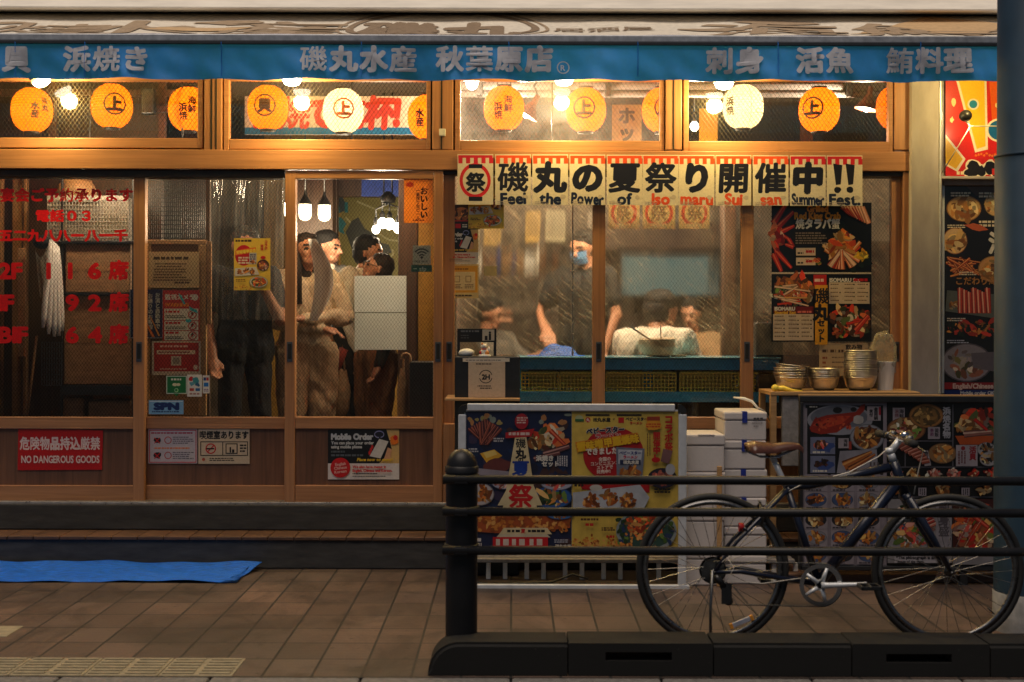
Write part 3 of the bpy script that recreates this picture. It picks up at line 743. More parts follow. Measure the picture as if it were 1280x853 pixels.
# ================================================================ PAPERS ON THE FRONT
PAPER = (226, 214, 190)
chars = ['', '磯', '丸', 'の', '夏', '祭', 'り', '開', '催', '中', '‼']
engl = ['', 'Feel', 'the', 'Power', 'of', 'Iso', 'maru', 'Sui', 'san', 'Summer', 'Fest.']
xs = [572, 619, 665.5, 712, 758.5, 803.5, 848.5, 894.5, 941, 987.5, 1033.5]
for i, x in enumerate(xs):
    top = 193+(x-572)*.0035; w_, h_ = 44.6, 63
    P = Print(8.432); P.sheet(x, top, x+w_, top+h_, PAPER)
    red = (232, 84, 30) if i not in (0, 9, 10) else (206, 34, 44)
    P.rect(x+.8, top+1.2, x+w_-.8, top+4.6, red)
    for k in range(5): P.rect(x+1+k*9.6, top+4.4, x+1+k*9.6+5.2, top+11.5, red)
    if i == 0:
        P.ring(x+22, top+33, 15.5, 19.5, (212, 30, 30), 30, 1.12)
        P.rect(x+14, top+12.5, x+31, top+17.5, (20, 20, 22)); P.rect(x+14, top+53, x+31, top+58.5, (20, 20, 22)); P.text('祭', x+22.5, top+35, 25, (20, 20, 22), .07, al='c')
    else:
        ink = (26, 25, 34)
        if chars[i] == '‼':
            for k in (14.5, 30):
                P.poly([(x+k-6.5, top+10), (x+k+5, top+12), (x+k+3, top+36), (x+k-3, top+37)], ink); P.ell(x+k-1, top+43, 4.4, 4, ink, 14, jit=.08)
        else: P.text(chars[i], x+22.5, top+28.5, 41, ink, .062, al='c', shear=.04, sx=.98, sy=.95)
        ecol = (226, 84, 34) if engl[i] in ('Iso', 'maru', 'Sui', 'san') else (24, 34, 62)
        L = sum(glyph(c_)[2] for c_ in engl[i])
        P.text(engl[i], x+22.5, top+54.5, 19, ecol, .045, al='c', sx=min(1.05, 41/19/L), shear=rnd.uniform(-.12, .06), rot=rnd.uniform(-.05, .05))
        P.ell(x+38, top+53, 3.5, 2.5, (198, 184, 166), 8, jit=.3); P.dashes(x+3, top+58, x+20, top+62, 2, (190, 172, 158), .4)
    what = 'a red lantern and the festival sign' if i == 0 else ('two exclamation marks over the word Fest' if i == 10 else 'the big sign %s over the word %s' % (chars[i], engl[i]))
    poster('banner_sheet', 'festival banner sheet with '+what, 'banner', P, 'print_gloss', 'festival banner sheets over the hazy windows')

WH, BK, RD = (228, 220, 206), (22, 20, 22), (200, 22, 26)
YEL, ORG, NAVY = (238, 190, 60), (232, 120, 30), (20, 32, 74)
FRIED = [(196, 110, 40), (222, 140, 60), (150, 76, 26), (236, 170, 90)]
SALAD = [(226, 96, 40), (240, 130, 60), (120, 130, 50), (206, 70, 30), (240, 170, 90)]
SEA = [(214, 60, 30), (236, 120, 60), (240, 190, 130), (120, 60, 34), (230, 210, 180), (90, 100, 50)]
CRAB = [(206, 30, 22), (232, 64, 32), (240, 130, 80), (246, 200, 160)]
GRILL = [(170, 90, 40), (110, 56, 28), (214, 140, 70), (70, 40, 24)]
GREEN = [(70, 100, 40), (110, 140, 60), (40, 64, 30)]
PINK = [(230, 120, 100), (244, 170, 150), (206, 80, 70), (250, 220, 200)]

# beige notice behind the door glass, on the wooden notice board
nb = thing('notice_board', 'wooden notice board standing just inside the second door', 'notice board', W(222, 520, 8.74))
b = MB(); Yn = 8.74
bar(b, 184, 300, 258, 306, Yn, Yn+.03); bar(b, 248, 306, 258, 520, Yn, Yn+.03); bar(b, 183, 306, 188, 520, Yn, Yn+.03); b.build('frame', 'table_wood', nb)
b = MB(); bar(b, 186, 304, 250, 520, Yn+.012, Yn+.025); b.build('panel', 'board_wood', nb)
b = MB(); bar(b, 258.5, 302, 264, 405, Yn-.005, Yn+.02, bv=.002); b.build('side_strip', 'card_brown', nb)
P = Print(8.732); P.sheet(185.5, 315, 249, 360, (214, 184, 130)); P.dashes(192, 320, 243, 326, 1, (90, 66, 40), .6)
for k in range(7): P.dashes(190+rnd.uniform(0, 6), 329+k*3.4, 245-rnd.uniform(0, 8), 331+k*3.4, 1, (110, 84, 52), .8)
P.dashes(218, 352, 240, 355, 1, (100, 76, 50), .8)
poster('notice', 'beige sheet of small print on the wooden notice board', 'notice', P)
P = Print(8.728); P.sheet(162, 362, 204, 423, (16, 34, 84)); P.text('お酒と自動車で', 197, 366, 6.6, (200, 200, 190), .03, vert=True); P.text('お帰りのお客様', 188, 367, 6.6, (200, 200, 190), .03, vert=True)
P.text('飲酒運転', 179, 370, 7, (200, 200, 190), .03, vert=True)
P.stick(180, 398, 192, 422, 2, 4, (226, 120, 60)); P.stick(188, 396, 199, 420, 1.5, 2.5, (220, 150, 80)); P.rect(162, 362, 163.2, 423, (150, 150, 160)); P.rect(203, 362, 204, 423, (150, 150, 160)); P.rect(162, 422, 204, 423, (150, 150, 160))
poster('drink_poster', 'dark blue poster with vertical white lettering and orange streaks', 'poster', P, 'print_gloss')
P = Print(8.724); P.sheet(203.5, 363, 249.5, 427, (196, 40, 36)); P.text('監視カメラ', 206, 371.5, 7.4, WH, .05, sx=1.02); P.ell(244, 372, 4, 4, WH); P.text('WARNING', 206, 381, 6.2, (240, 140, 30), .06)
P.rect(205.5, 386, 248, 400.5, WH); P.rect(205.5, 401.5, 248, 413, WH); P.rect(205.5, 414, 248, 425.5, WH)
for k, yy in enumerate((393.5, 407.5, 419.8)):
    P.dashes(207, yy-5.5, 230, yy-1.8, 1, RD, .7); P.dashes(207, yy+.5, 233, yy+4.5, 2, (80, 70, 64), .6)
    P.ring(240.5, yy, 4.2, 5.4, RD, 22); P.ell(240.5, yy-1, 1.6, 2.4, BK, 8); P.line(237.5, yy+3.4, 243.5, yy-3.4, 1, RD)
P.poly([(223, 366), (226, 374), (230, 381), (232, 380), (227, 370)], (60, 190, 200)); P.poly([(236, 383), (246, 388), (247, 392), (238, 388)], (60, 190, 200)); P.ell(235, 401, 3.5, 2, (60, 190, 200), 8, jit=.3)
poster('camera_poster', 'red bordered security camera warning poster with three rows', 'poster', P, 'print_gloss')
P = Print(8.722); P.sheet(190, 426.5, 251, 469, (206, 190, 170)); P.rect(192.5, 428.5, 248.5, 464.5, (176, 34, 30)); P.dashes(200, 431, 242, 435, 1, (230, 190, 170), .6); P.rect(196, 438, 244, 443, (224, 200, 176))
P.dashes(198, 439, 240, 442, 1, (150, 60, 50), .6); P.rect(214, 445.5, 226.5, 457, (214, 200, 180)); P.rect(216, 447.2, 224.5, 455.2, (150, 138, 124)); P.ell(244.5, 459.5, 2.8, 3.4, (220, 200, 180)); P.dashes(200, 460, 236, 463, 1, (220, 170, 150), .6)
poster('red_poster', 'red poster in a pale border under the camera warning', 'poster', P)
P = Print(8.520); x0 = 207.5
P.sheet(208, 470, 233.5, 492.5, (206, 216, 196)); P.rect(209, 471, 232.5, 491.5, (16, 104, 52)); P.poly([(217, 492), (224, 492), (220.5, 496)], (16, 104, 52)); P.dashes(214, 473, 228, 476, 1, WH, .8); P.ell(218.5, 481, 3, 2, (220, 210, 170)); P.ell(223, 481, 2.6, 1.8, (220, 210, 170)); P.ring(220.5, 488, 1.6, 2.6, (150, 200, 150))
poster('green_sticker', 'green speech bubble sticker low on the glass', 'sticker', P, 'print_gloss')
P = Print(8.519); P.sheet(234, 468.5, 252.5, 496, (222, 216, 206)); P.ell(239, 474, 3, 3, RD, 10, jit=.2); P.ell(245, 476, 4.6, 4.4, (60, 140, 150), 12, jit=.25); P.ell(240, 480, 3.4, 2.6, (90, 150, 170), 10, jit=.3); P.ell(247, 481, 3, 2.2, (40, 90, 130), 10, jit=.3)
for k, c_ in enumerate(((190, 60, 40), (30, 90, 150))): P.rect(237+k*7.5, 485.5, 242.5+k*7.5, 489, c_)
P.dashes(237, 491, 250, 494, 1, (170, 120, 110), .7)
poster('payment_sticker', 'tall white sticker with colour patches beside the green sticker', 'sticker', P, 'print_gloss')
P = Print(8.521); P.sheet(253.5, 469.5, 262, 492, (226, 220, 210)); P.rect(254.5, 472, 257.6, 476, (30, 60, 120)); P.rect(258, 472, 261, 476, (190, 40, 40)); P.rect(254.8, 478.5, 260.6, 483.5, (30, 110, 190)); P.dashes(255, 486, 260.5, 490, 2, (120, 90, 140), .6)
poster('card_sticker', 'narrow white sticker of card logos', 'sticker', P, 'print_gloss')
P = Print(8.520); P.sheet(186, 500.5, 229.5, 518, (120, 168, 206)); P.rect(187, 501.5, 228.5, 502.3, (210, 220, 226)); P.text('SPN', 208, 507.8, 16, (16, 40, 100), .09, al='c', sx=1.12, sy=.72); P.dashes(190, 513.6, 226, 516, 1, (30, 60, 110), .6)
poster('security_sticker', 'pale blue sticker lettered SPN at the foot of the second door', 'sticker', P, 'print_gloss')
def menu_yellow(P, x0, y0, w, h, cut=0):
    """the yellow snack collaboration poster, x0..x0+w, y0..y0+h"""
    X = lambda u: x0+u*w
    Yp = lambda v: y0+v*h
    P.dashes(X(.04), Yp(.025), X(.62), Yp(.075), 1, (60, 40, 30), .8)
    P.ell(X(.27), Yp(.33), .24*w, .20*h, RD, 26); P.poly([(X(.03), Yp(.24)), (X(.60), Yp(.17)), (X(.61), Yp(.26)), (X(.04), Yp(.33))], ORG)
    P.text('蟹味噌甲羅焼', X(.06), Yp(.275), .105*w, (255, 220, 70), .05, rot=-.10, sx=.86)
    P.dashes(X(.12), Yp(.35), X(.42), Yp(.50), 3, (244, 220, 200), .6)
    P.rect(X(.42), Yp(.28), X(.62), Yp(.50), (190, 186, 190)); P.dashes(X(.44), Yp(.30), X(.60), Yp(.42), 3, (60, 60, 110), .6); P.food(X(.52), Yp(.465), .09*w, .03*h, FRIED, 10, .5)
    P.text('コラボ', X(.88), Yp(.04), .09*w, (206, 50, 30), .05, vert=True); P.text('開催', X(.77), Yp(.12), .085*w, (206, 50, 30), .05, vert=True); P.ell(X(.80), Yp(.37), .07*w, .03*h, RD)
    P.food(X(.80), Yp(.52), .13*w, .085*h, FRIED+PINK, 16, .4, (60, 40, 34), inner=(100, 50, 30))
    P.poly([(X(.03), Yp(.58)), (X(.60), Yp(.55)), (X(.70), Yp(.70)), (X(.02), Yp(.73))], (222, 214, 206))
    for k in range(3): P.food(X(.16+.17*k), Yp(.645-.02*(k == 1)), .075*w, .055*h, FRIED, 16, .45)
    P.food(X(.68), Yp(.84), .20*w, .085*h, SALAD, 40, .28, (214, 206, 190), inner=(70, 90, 60))
    for k in range(26): P.ell(X(rnd.uniform(.02, .5)), Yp(rnd.uniform(.9, .99)), .02*w, .008*h, rnd.choice(FRIED), 6, rnd.uniform(0, 3), jit=.3)
    P.dashes(X(.06), Yp(.78), X(.34), Yp(.84), 2, (110, 60, 30), .5)
P = Print(8.553); P.sheet(292.5, 298, 338, 363, (240, 200, 70)); menu_yellow(P, 292.5, 298, 45.5, 65)
poster('menu_poster', 'yellow snack menu poster on the second glass door', 'poster', P, 'print_gloss')
# third door: orange strip, wireless tag, blank paper
P = Print(8.476); P.sheet(505, 224, 541, 279, (240, 178, 84)); P.text('おいしい', 530, 234, 10, (60, 26, 12), .05, vert=True); P.text('一番搾り生ビール', 522.5, 236, 5, (80, 36, 14), .03, vert=True); P.dashes(516, 274, 536, 277, 1, (110, 50, 20), .5); P.ell(512, 231, 5, 3, (214, 110, 30), 10, jit=.3)
poster('beer_poster', 'orange paper strip with brown vertical lettering on the third door', 'poster', P, 'print_thin')
P = Print(8.474); P.sheet(516, 307, 538.5, 331, (206, 202, 188))
for r_ in (4, 7.5, 11): P.ring(527.3, 322.5, r_-.8, r_+.8, BK, 14, a0=-2.45, a1=-.69)
P.ell(527.3, 322, 1.6, 1.6, BK); P.text('FREE Wi-Fi', 518, 327, 3.6, (60, 70, 70), .02)
poster('wifi_sticker', 'white sticker with a black wireless symbol', 'sticker', P, 'print_gloss')
P = Print(8.475); P.sheet(514, 331.5, 540, 340, (20, 88, 76)); P.text('sfp', 524, 336, 7, (200, 214, 200), .03); P.rect(517, 335.5, 521, 336.8, (200, 214, 200))
poster('teal_sticker', 'small teal strip under the wireless symbol', 'sticker', P, 'print_gloss')
P = Print(8.486); P.sheet(443, 345, 508, 391, (242, 242, 238)); P.rect(443.5, 390.4, 508, 391.2, (170, 168, 150)); P.lay = 0; P.sheet(443.3, 391.5, 508, 437.5, (238, 238, 233)); 
poster('blank_paper', 'pair of blank white sheets stuck one above the other on the third door', 'paper', P, 'print_thin')
# signs on the kick panels
P = Print(8.500); P.poly([(23, 536), (129, 538), (127.5, 587.5), (22, 588)], (186, 16, 22)); P.text('危険物品持込厳禁', 75, 554.5, 17, (232, 205, 196), .045, al='c', sx=.74); P.text('NO DANGEROUS GOODS', 75.5, 574, 12.5, (232, 205, 196), .03, al='c', sx=.86, fit=98)
poster('warning_sign', 'red plate lettered NO DANGEROUS GOODS on the first kick panel', 'sign', P, 'print_gloss')
P = Print(8.545); P.sheet(185.5, 536.5, 246.5, 579.5, (196, 186, 190)); P.ring(216, 558, 0, 0, RD, 3)
for a_ in ((186.5, 537.5, 245.5, 538.6), (186.5, 577.5, 245.5, 578.6), (186.5, 537.5, 187.5, 578.6), (244.5, 537.5, 245.5, 578.6)): P.rect(*a_, RD)
P.dashes(189, 540, 243, 543, 1, (170, 40, 70), .6); P.dashes(193, 559, 238, 561.8, 1, ORG, .6)
for yy in (550.5, 569.5):
    P.ell(196.5, yy, 5, 4, BK, 10, jit=.25); P.line(193, yy-3, 200, yy+4, 1.2, RD); P.line(200, yy-3, 193, yy+4, 1.2, RD); P.ring(210, yy, 3.6, 4.6, (200, 70, 60), 18); P.dashes(216, yy-5, 242, yy+5, 4, (110, 100, 110), .45)
poster('smoking_sign', 'white notice with two red crossed pictures on the second kick panel', 'sign', P, 'print_gloss')
P = Print(8.544); P.sheet(248, 536.5, 312, 580, (206, 184, 156)); P.text('喫煙室あります', 280, 544, 10.5, BK, .05, al='c', sx=.84)
for a_ in ((250.5, 552, 310, 553), (250.5, 569, 310, 570), (250.5, 552, 251.5, 570), (309, 552, 310, 570), (278, 552, 279, 570)): P.rect(*a_, BK)
P.ring(263.5, 561, 5.2, 6.6, RD, 22); P.line(259, 565.5, 268, 556.5, 1.4, RD); P.rect(258, 560.3, 268, 562, BK)
P.rect(282, 554.5, 297, 567.5, BK); P.rect(283.2, 555.7, 295.8, 566.3, (206, 184, 156)); P.rect(287, 559, 289, 566, BK); P.rect(290, 562, 293, 566, BK); P.dashes(300, 555, 308, 566, 3, BK, .5); P.dashes(262, 572, 296, 577, 2, (80, 66, 54), .5); P.ell(254.5, 574.5, 2, 2, (180, 80, 60))
poster('smoking_room_sign', 'beige smoking room notice with a red no smoking ring', 'sign', P, 'print_gloss')
def mobile(P, x0, y0, w, h, m=0):
    X = lambda u: x0+u*w
    Yp = lambda v: y0+v*h
    P.rect(X(0), Yp(0), X(1), Yp(.68), (12, 16, 22)); P.poly([(X(.82), Yp(0)), (X(1), Yp(0)), (X(1), Yp(.68)), (X(.72), Yp(.68)), (X(.9), Yp(.4))], (222, 180, 110))
    P.text('Mobile Order', X(.045), Yp(.14), .155*h*1.05, (206, 206, 206), .07, sx=.92, fit=.60*w); P.text('You can place your order', X(.045), Yp(.265), .085*h, (206, 206, 206), .04, sx=.93, fit=.61*w); P.text('using mobile phone', X(.045), Yp(.345), .085*h, (206, 206, 206), .04, sx=.93)
    P.dashes(X(.045), Yp(.42), X(.30), Yp(.47), 1, (90, 96, 104), .7); P.dashes(X(.045), Yp(.49), X(.6), Yp(.545), 1, (90, 96, 104), .7)
    P.ell(X(.93), Yp(.21), .06*w, .10*h, ORG, 12, jit=.15); P.ell(X(.95), Yp(.16), .03*w, .05*h, RD, 10, jit=.2)
    P.ell(X(.72), Yp(.10), .07*w, .075*h, (150, 150, 200)); P.ell(X(.72), Yp(.10), .06*w, .055*h, (20, 24, 40))
    P.poly([(X(.84), Yp(.36)), (X(.90), Yp(.40)), (X(.87), Yp(.60)), (X(.78), Yp(.62))], (214, 160, 120))
    P.poly([(X(.57), Yp(.54)), (X(.72), Yp(.15)), (X(.88), Yp(.22)), (X(.75), Yp(.60))], (16, 14, 18)); P.poly([(X(.585), Yp(.535)), (X(.72), Yp(.19)), (X(.85), Yp(.24)), (X(.74), Yp(.58))], (212, 206, 200))
    for k in range(3): P.ell(X(.585+.018*k), Yp(.47-.06*k), .018*w, .045*h, (200, 40, 36), 8)
    P.text('Place now to enjoy!', X(.41), Yp(.60), .085*h, (240, 196, 50), .04, shear=.2, sx=1.0, fit=.54*w)
    P.ell(X(.175), Yp(.765), .14*w, .20*h, (200, 22, 28)); 
    for k, t_ in enumerate(('English', 'Chinese', 'Korean')): P.text(t_, X(.175), Yp(.69+.075*k), .08*h, (236, 180, 170), .03, al='c', rot=-.12)
    P.text('We also have menus in', X(.345), Yp(.745), .075*h, RD, .05, sx=.97, fit=.47*w); P.text('English, Chinese and Korean.', X(.345), Yp(.82), .075*h, RD, .05, sx=.9, fit=.59*w)
    P.dashes(X(.345), Yp(.87), X(.7), Yp(.90), 1, (60, 60, 60), .7); P.dashes(X(.345), Yp(.925), X(.95), Yp(.95), 1, (60, 60, 60), .7)
P = Print(8.461); P.sheet(410, 537, 499, 599.5, (226, 216, 210)); mobile(P, 410, 537, 89, 62.5)
poster('mobile_order_poster', 'black and white mobile ordering poster with a phone and red disc', 'poster', P, 'print_gloss')
# small papers in the corner of the first right-hand window
P = Print(8.512); P.sheet(568.5, 256, 600, 287, (60, 30, 24)); P.food(577, 268, 8, 7, GRILL, 24, .4, (200, 120, 60)); P.rect(568.5, 278, 600, 287, (30, 26, 26)); P.rect(569, 280, 576, 285.5, RD); P.dashes(578, 280, 584, 285, 2, WH, .5); P.rect(568.5, 275.5, 585, 277, (200, 40, 30))
poster('grill_poster', 'dark food poster tucked behind the yellow snack poster', 'poster', P, 'print_gloss')
P = Print(8.508); P.sheet(585.5, 222, 630, 286, (240, 196, 60)); menu_yellow(P, 585.5, 222, 44.5, 64)
poster('snack_poster', 'yellow snack poster hanging below the festival sheets', 'poster', P, 'print_gloss')
P = Print(8.512); P.sheet(543, 287, 598, 329, (226, 214, 196)); mobile(P, 543, 287, 55, 42)
poster('phone_poster', 'small ordering poster with a white phone at the window corner', 'poster', P, 'print_gloss')
P = Print(8.512); P.sheet(562, 330.5, 598.5, 373, (222, 190, 130)); P.rect(564, 332.5, 597, 366, (228, 160, 50)); P.rect(566, 340, 594, 363, (226, 200, 150)); P.dashes(568, 335, 590, 338, 1, (150, 90, 30), .6)
for k in (572, 586): P.rect(k-4, 345, k+3, 353, (150, 110, 70)); P.rect(k-3.2, 345.8, k+2.2, 352.2, (226, 200, 150)); P.dashes(k-5, 355, k+6, 361, 3, (140, 100, 66), .5)
P.dashes(566, 368, 595, 371, 1, (90, 70, 50), .6)
poster('instruction_notice', 'small orange bordered notice lowest of the window corner papers', 'notice', P)
P = Print(8.512); P.sheet(605, 333, 621, 345, (190, 168, 116))
poster('memo_note', 'plain pale memo note stuck alone on the hazy window', 'note', P)
# king crab and set menu posters
P = Print(8.511); x0, y0, w, h = 964.5, 253.5, 125, 87
P.sheet(x0, y0, x0+w, y0+h, (14, 16, 16))
X = lambda u: x0+u*w
Yp = lambda v: y0+v*h
for k in range(14): P.ell(X(rnd.uniform(.45, 1)), Yp(rnd.uniform(.3, .98)), rnd.uniform(3, 8), rnd.uniform(2, 5), rnd.choice([(18, 30, 22), (30, 40, 26), (16, 22, 24)]), 8, rnd.uniform(0, 3), jit=.3)
for (a_, b_, c_, d_, w0, w1) in ((.02, .30, .14, .03, 9, 6), (.06, .36, .22, .13, 8, 5), (.02, .44, .06, .85, 8, 4), (.05, .70, .20, .94, 8, 4), (.02, .74, .10, .99, 8, 5), (.10, .42, .23, .33, 7, 4), (.10, .46, .17, .52, 5, 4), (.17, .52, .22, .64, 6, 5), (.22, .64, .14, .60, 6, 4)):
    P.stick(X(a_), Yp(b_), X(c_), Yp(d_), w0, w1, (216, 38, 22), (246, 120, 70))
P.food(X(.05), Yp(.5), .06*w, .16*h, CRAB, 30, .5)
for k in range(40):
    a_ = rnd.uniform(-2.9, -.2); r0 = rnd.uniform(.02, .08); 
    cx, cy = X(.71), Yp(.84); r1 = rnd.uniform(.5, 1)
    P.stick(cx+math.cos(a_)*w*.07, cy+math.sin(a_)*h*.1, cx+math.cos(a_)*w*.24*r1, cy+math.sin(a_)*h*.42*r1, 4, 5.5, rnd.choice([(220, 60, 30), (240, 140, 60), (244, 190, 110), (236, 100, 40)]), (250, 224, 180))
P.food(X(.71), Yp(.62), .15*w, .19*h, [(240, 120, 40), (246, 170, 80), (226, 80, 34), (250, 206, 140), (240, 150, 50)], 70, .26, el=3.0)
for k in range(16): a_ = rnd.uniform(.5, 2.4); P.stick(X(.70), Yp(.68), X(.70)+math.cos(a_)*w*.22, Yp(.68)+math.sin(a_)*h*.28, 4, 6, rnd.choice(CRAB), (250, 210, 170))
P.food(X(.90), Yp(.76), .06*w, .08*h, [(240, 180, 30), (250, 210, 70), (220, 140, 20)], 18, .4)
for k in range(8): P.stick(X(.70+.03*k), Yp(.06), X(.80+.025*k), Yp(.16+.02*k), 6, 7, rnd.choice([(206, 90, 60), (230, 150, 110), (190, 60, 40)]), (244, 200, 170))
P.text('Grilled', X(.46), Yp(.085), 10.5, (236, 150, 20), .06, al='c', sx=.95); P.text('Red King Crab', X(.46), Yp(.185), 11.5, (236, 150, 20), .06, al='c', sx=.82)
P.text('焼タラバ蟹', X(.24), Yp(.305), 13.6, (226, 216, 200), .055, sx=.82)
P.dashes(X(.24), Yp(.42), X(.55), Yp(.60), 5, (150, 130, 110), .5)
for v_ in (.65, .79): P.rect(X(.245), Yp(v_), X(.44), Yp(v_+.11), (222, 196, 166)); P.text('¥' , X(.34), Yp(v_+.05), 6, RD, .05); P.dashes(X(.37), Yp(v_+.03), X(.425), Yp(v_+.075), 1, RD, .8); P.dashes(X(.26), Yp(v_+.06), X(.32), Yp(v_+.09), 1, BK, .8)
P.food(X(.46), Yp(.84), .045*w, .05*h, SALAD, 16, .4)
poster('crab_poster', 'black king crab poster with orange lettering', 'poster', P, 'print_gloss')
P = Print(8.509); x0, y0, w, h = 964.5, 341, 125, 86.5
P.sheet(x0, y0, x0+w, y0+h, (18, 16, 16)); P.rect(X(0), Yp(0), X(1), Yp(.02), (214, 196, 170))
P.food(X(.22), Yp(.25), .22*w, .24*h, SEA+FRIED, 90, .2); P.food(X(.12), Yp(.3), .10*w, .1*h, GREEN+SALAD, 20, .3); P.food(X(.24), Yp(.34), .1*w, .08*h, CRAB, 30, .3)
for k in range(10): P.stick(X(rnd.uniform(.02, .2)), Yp(rnd.uniform(.1, .48)), X(rnd.uniform(.2, .42)), Yp(rnd.uniform(.15, .5)), 3, 2, rnd.choice(CRAB+FRIED))
P.rect(X(.42), Yp(.03), X(.55), Yp(.20), (206, 40, 30)); P.dashes(X(.43), Yp(.08), X(.54), Yp(.14), 1, (244, 210, 190), .7)
P.rect(X(.02), Yp(.49), X(.42), Yp(.59), (120, 24, 18)); P.text('ISOMARU', X(.03), Yp(.52), 6, WH, .07); P.text('Special Set', X(.03), Yp(.575), 6, (240, 180, 40), .06); P.dashes(X(.26), Yp(.55), X(.40), Yp(.585), 1, (236, 120, 100), .8)
P.rect(X(.015), Yp(.60), X(.42), Yp(.98), (222, 196, 164)); P.rect(X(.575), Yp(.14), X(.98), Yp(.45), (222, 196, 164)); P.text('ISOMARU Set', X(.58), Yp(.105), 6.4, WH, .06); P.dashes(X(.82), Yp(.08), X(.96), Yp(.13), 1, RD, .8)
for bx, by, rows in ((.03, .62, 6), (.17, .62, 6), (.30, .62, 6), (.59, .16, 5), (.73, .16, 5), (.86, .16, 5)):
    for r_ in range(rows): P.dashes(X(bx), Yp(by+r_*.058), X(bx+.09), Yp(by+.018+r_*.058), 1, (120, 90, 70), .8); P.ell(X(bx+.095), Yp(by+.012+r_*.058), 1, 1, BK, 6) if rnd.random() < .6 else None
P.food(X(.78), Yp(.70), .21*w, .24*h, SEA+GRILL, 90, .2); P.food(X(.70), Yp(.86), .1*w, .08*h, GREEN+SALAD, 24, .3); P.stick(X(.84), Yp(.84), X(.97), Yp(.62), 8, 5, (214, 50, 30), (246, 120, 80)); P.stick(X(.75), Yp(.74), X(.88), Yp(.70), 4, 3, (220, 50, 30))
P.rect(X(.435), Yp(.18), X(.56), Yp(1.04), (232, 160, 30)); P.text('磯丸', X(.497), Yp(.22), 21, BK, .06, vert=True); P.text('セット', X(.497), Yp(.67), 10, BK, .05, vert=True)
poster('set_menu_poster', 'seafood set menu poster with a black lettered yellow strip down its middle', 'poster', P, 'print_gloss')
P = Print(8.512); P.sheet(1024, 429, 1085, 470, (196, 166, 124)); P.text('飲み物', 1057, 434, 7, BK, .05)
for k in range(3): P.dashes(1028+k*10, 437, 1035+k*10, 441, 1, (90, 60, 40), .9); P.dashes(1028, 446+k*6, 1034, 449+k*6, 1, (150, 80, 50), .9); P.dashes(1040, 446+k*6, 1060, 448+k*6, 1, (130, 104, 80), .8)
P.lay = 0; P.sheet(1088, 428, 1114, 475, (206, 176, 134))
poster('drinks_menu', 'beige drinks menu sheet behind the stacked steel bowls', 'menu', P)

# ================================================================ RIGHT-HAND SIGNS
P = Print(8.555); P.sheet(1182, 92, 1345, 221, (206, 30, 22), th=.03)
P.poly([(1193, 92), (1233, 92), (1235, 187), (1219, 191)], (238, 226, 200)); P.poly([(1196, 92), (1230.5, 92), (1232, 183), (1221, 186.5)], (240, 190, 30))
P.poly([(1236, 92), (1345, 92), (1345, 150), (1240, 150)], (226, 92, 20)); P.poly([(1270, 92), (1300, 92), (1270, 190), (1262, 186)], (240, 190, 30))
P.poly([(1182, 168), (1207, 199), (1197, 215), (1182, 207)], (238, 226, 200)); P.poly([(1182, 172), (1203.5, 199), (1195, 211.5), (1182, 204)], (228, 176, 40))
P.ell(1216.7, 130.5, 7.2, 7, (238, 226, 200)); P.ell(1216.7, 130.5, 5, 5, (30, 130, 170))
P.ell(1250, 163, 17.5, 15, (238, 226, 200)); P.ell(1250, 163, 14.5, 12.5, (24, 100, 160)); P.ell(1253, 168, 5, 4, (90, 150, 190), 10, jit=.2)
for (cx, cy, r_) in ((1192, 129, 4), (1190, 150, 3), (1246, 132, 2)): P.ell(cx, cy, r_*.8, r_*1.4, (240, 214, 150), 9, jit=.35)
for k in range(9): P.ell(1220+k*3.4, 194+rnd.uniform(-2, 2), 1.6, 1.6, (232, 120, 40), 7, jit=.3)
for (cx, cy, rx, ry) in ((1217, 208, 8, 7), (1214, 216, 9, 5), (1226, 214, 6, 7), (1238, 210, 7, 8), (1246, 214, 7, 8)): P.ell(cx, cy, rx+2, ry+2, (238, 226, 200), 14, jit=.1)
for (cx, cy, rx, ry) in ((1217, 208, 8, 7), (1214, 216, 9, 5), (1226, 214, 6, 7), (1238, 210, 7, 8), (1246, 214, 7, 8)): P.ell(cx, cy, rx, ry, (24, 20, 22), 14, jit=.15)
P.rect(1240, 211, 1244, 219, (206, 40, 30)); P.dashes(1196, 214, 1210, 219, 1, (240, 220, 180), .8)
poster('painted_sign', 'red and yellow painted sign with blue dots above the tall food poster', 'sign', P, 'print_gloss')
b = MB(); bar(b, 1171, 220.5, 1345, 224, 8.46, 8.60, bv=.003); bar(b, 1180, 224, 1345, 231.5, 8.53, 8.60, bv=.003)
tag(b.build('sign_ledge', 'plaster', local=W(1260, 224, 8.5)), 'narrow pale ledge under the red and yellow sign', 'ledge')
sl = t = thing('sign_lamp', 'small black spot lamp on a thin arm reaching over the red and yellow sign', 'lamp', W(1207, 145, 8.25))
b = MB(); p = W(1207, 145, 8.25); b.ball(p, (.036, .05, .034), 14); b.build('lamp_head', 'black_plastic', t)
b = MB(); q = W(1213, 158, 8.26); b.tube([p+Vector((0, .02, -.02)), q, W(1290, 158, 8.3), W(1290, 158, 8.58)], .004, 6); b.tube([q, W(1176, 219, 8.47)], .003, 6); b.build('arm', 'rope', t)
L = bpy.data.lights.new('lamp_light', 'SPOT'); L.energy = 2.5; L.color = (1, .72, .36); L.spot_size = R(130); L.spot_blend = .6; L.shadow_soft_size = .03
l = bpy.data.objects.new('lamp_light', L); C.objects.link(l); l.parent = t; l.location = (.02, .01, -.05); l.rotation_euler = (R(60), 0, R(-15))
for px_ in (1175.5, 1180):
    pass
b = MB(); bar(b, 1177.5, 100, 1181, 492, 8.56, 8.60, bv=.003); bar(b, 1174.5, 100, 1176, 492, 8.39, 8.40, bv=0); tag(b.build('metal_edging', 'aluminium', local=W(1179, 492, 8.58)), 'thin metal upright edging the tall food poster', 'edging')
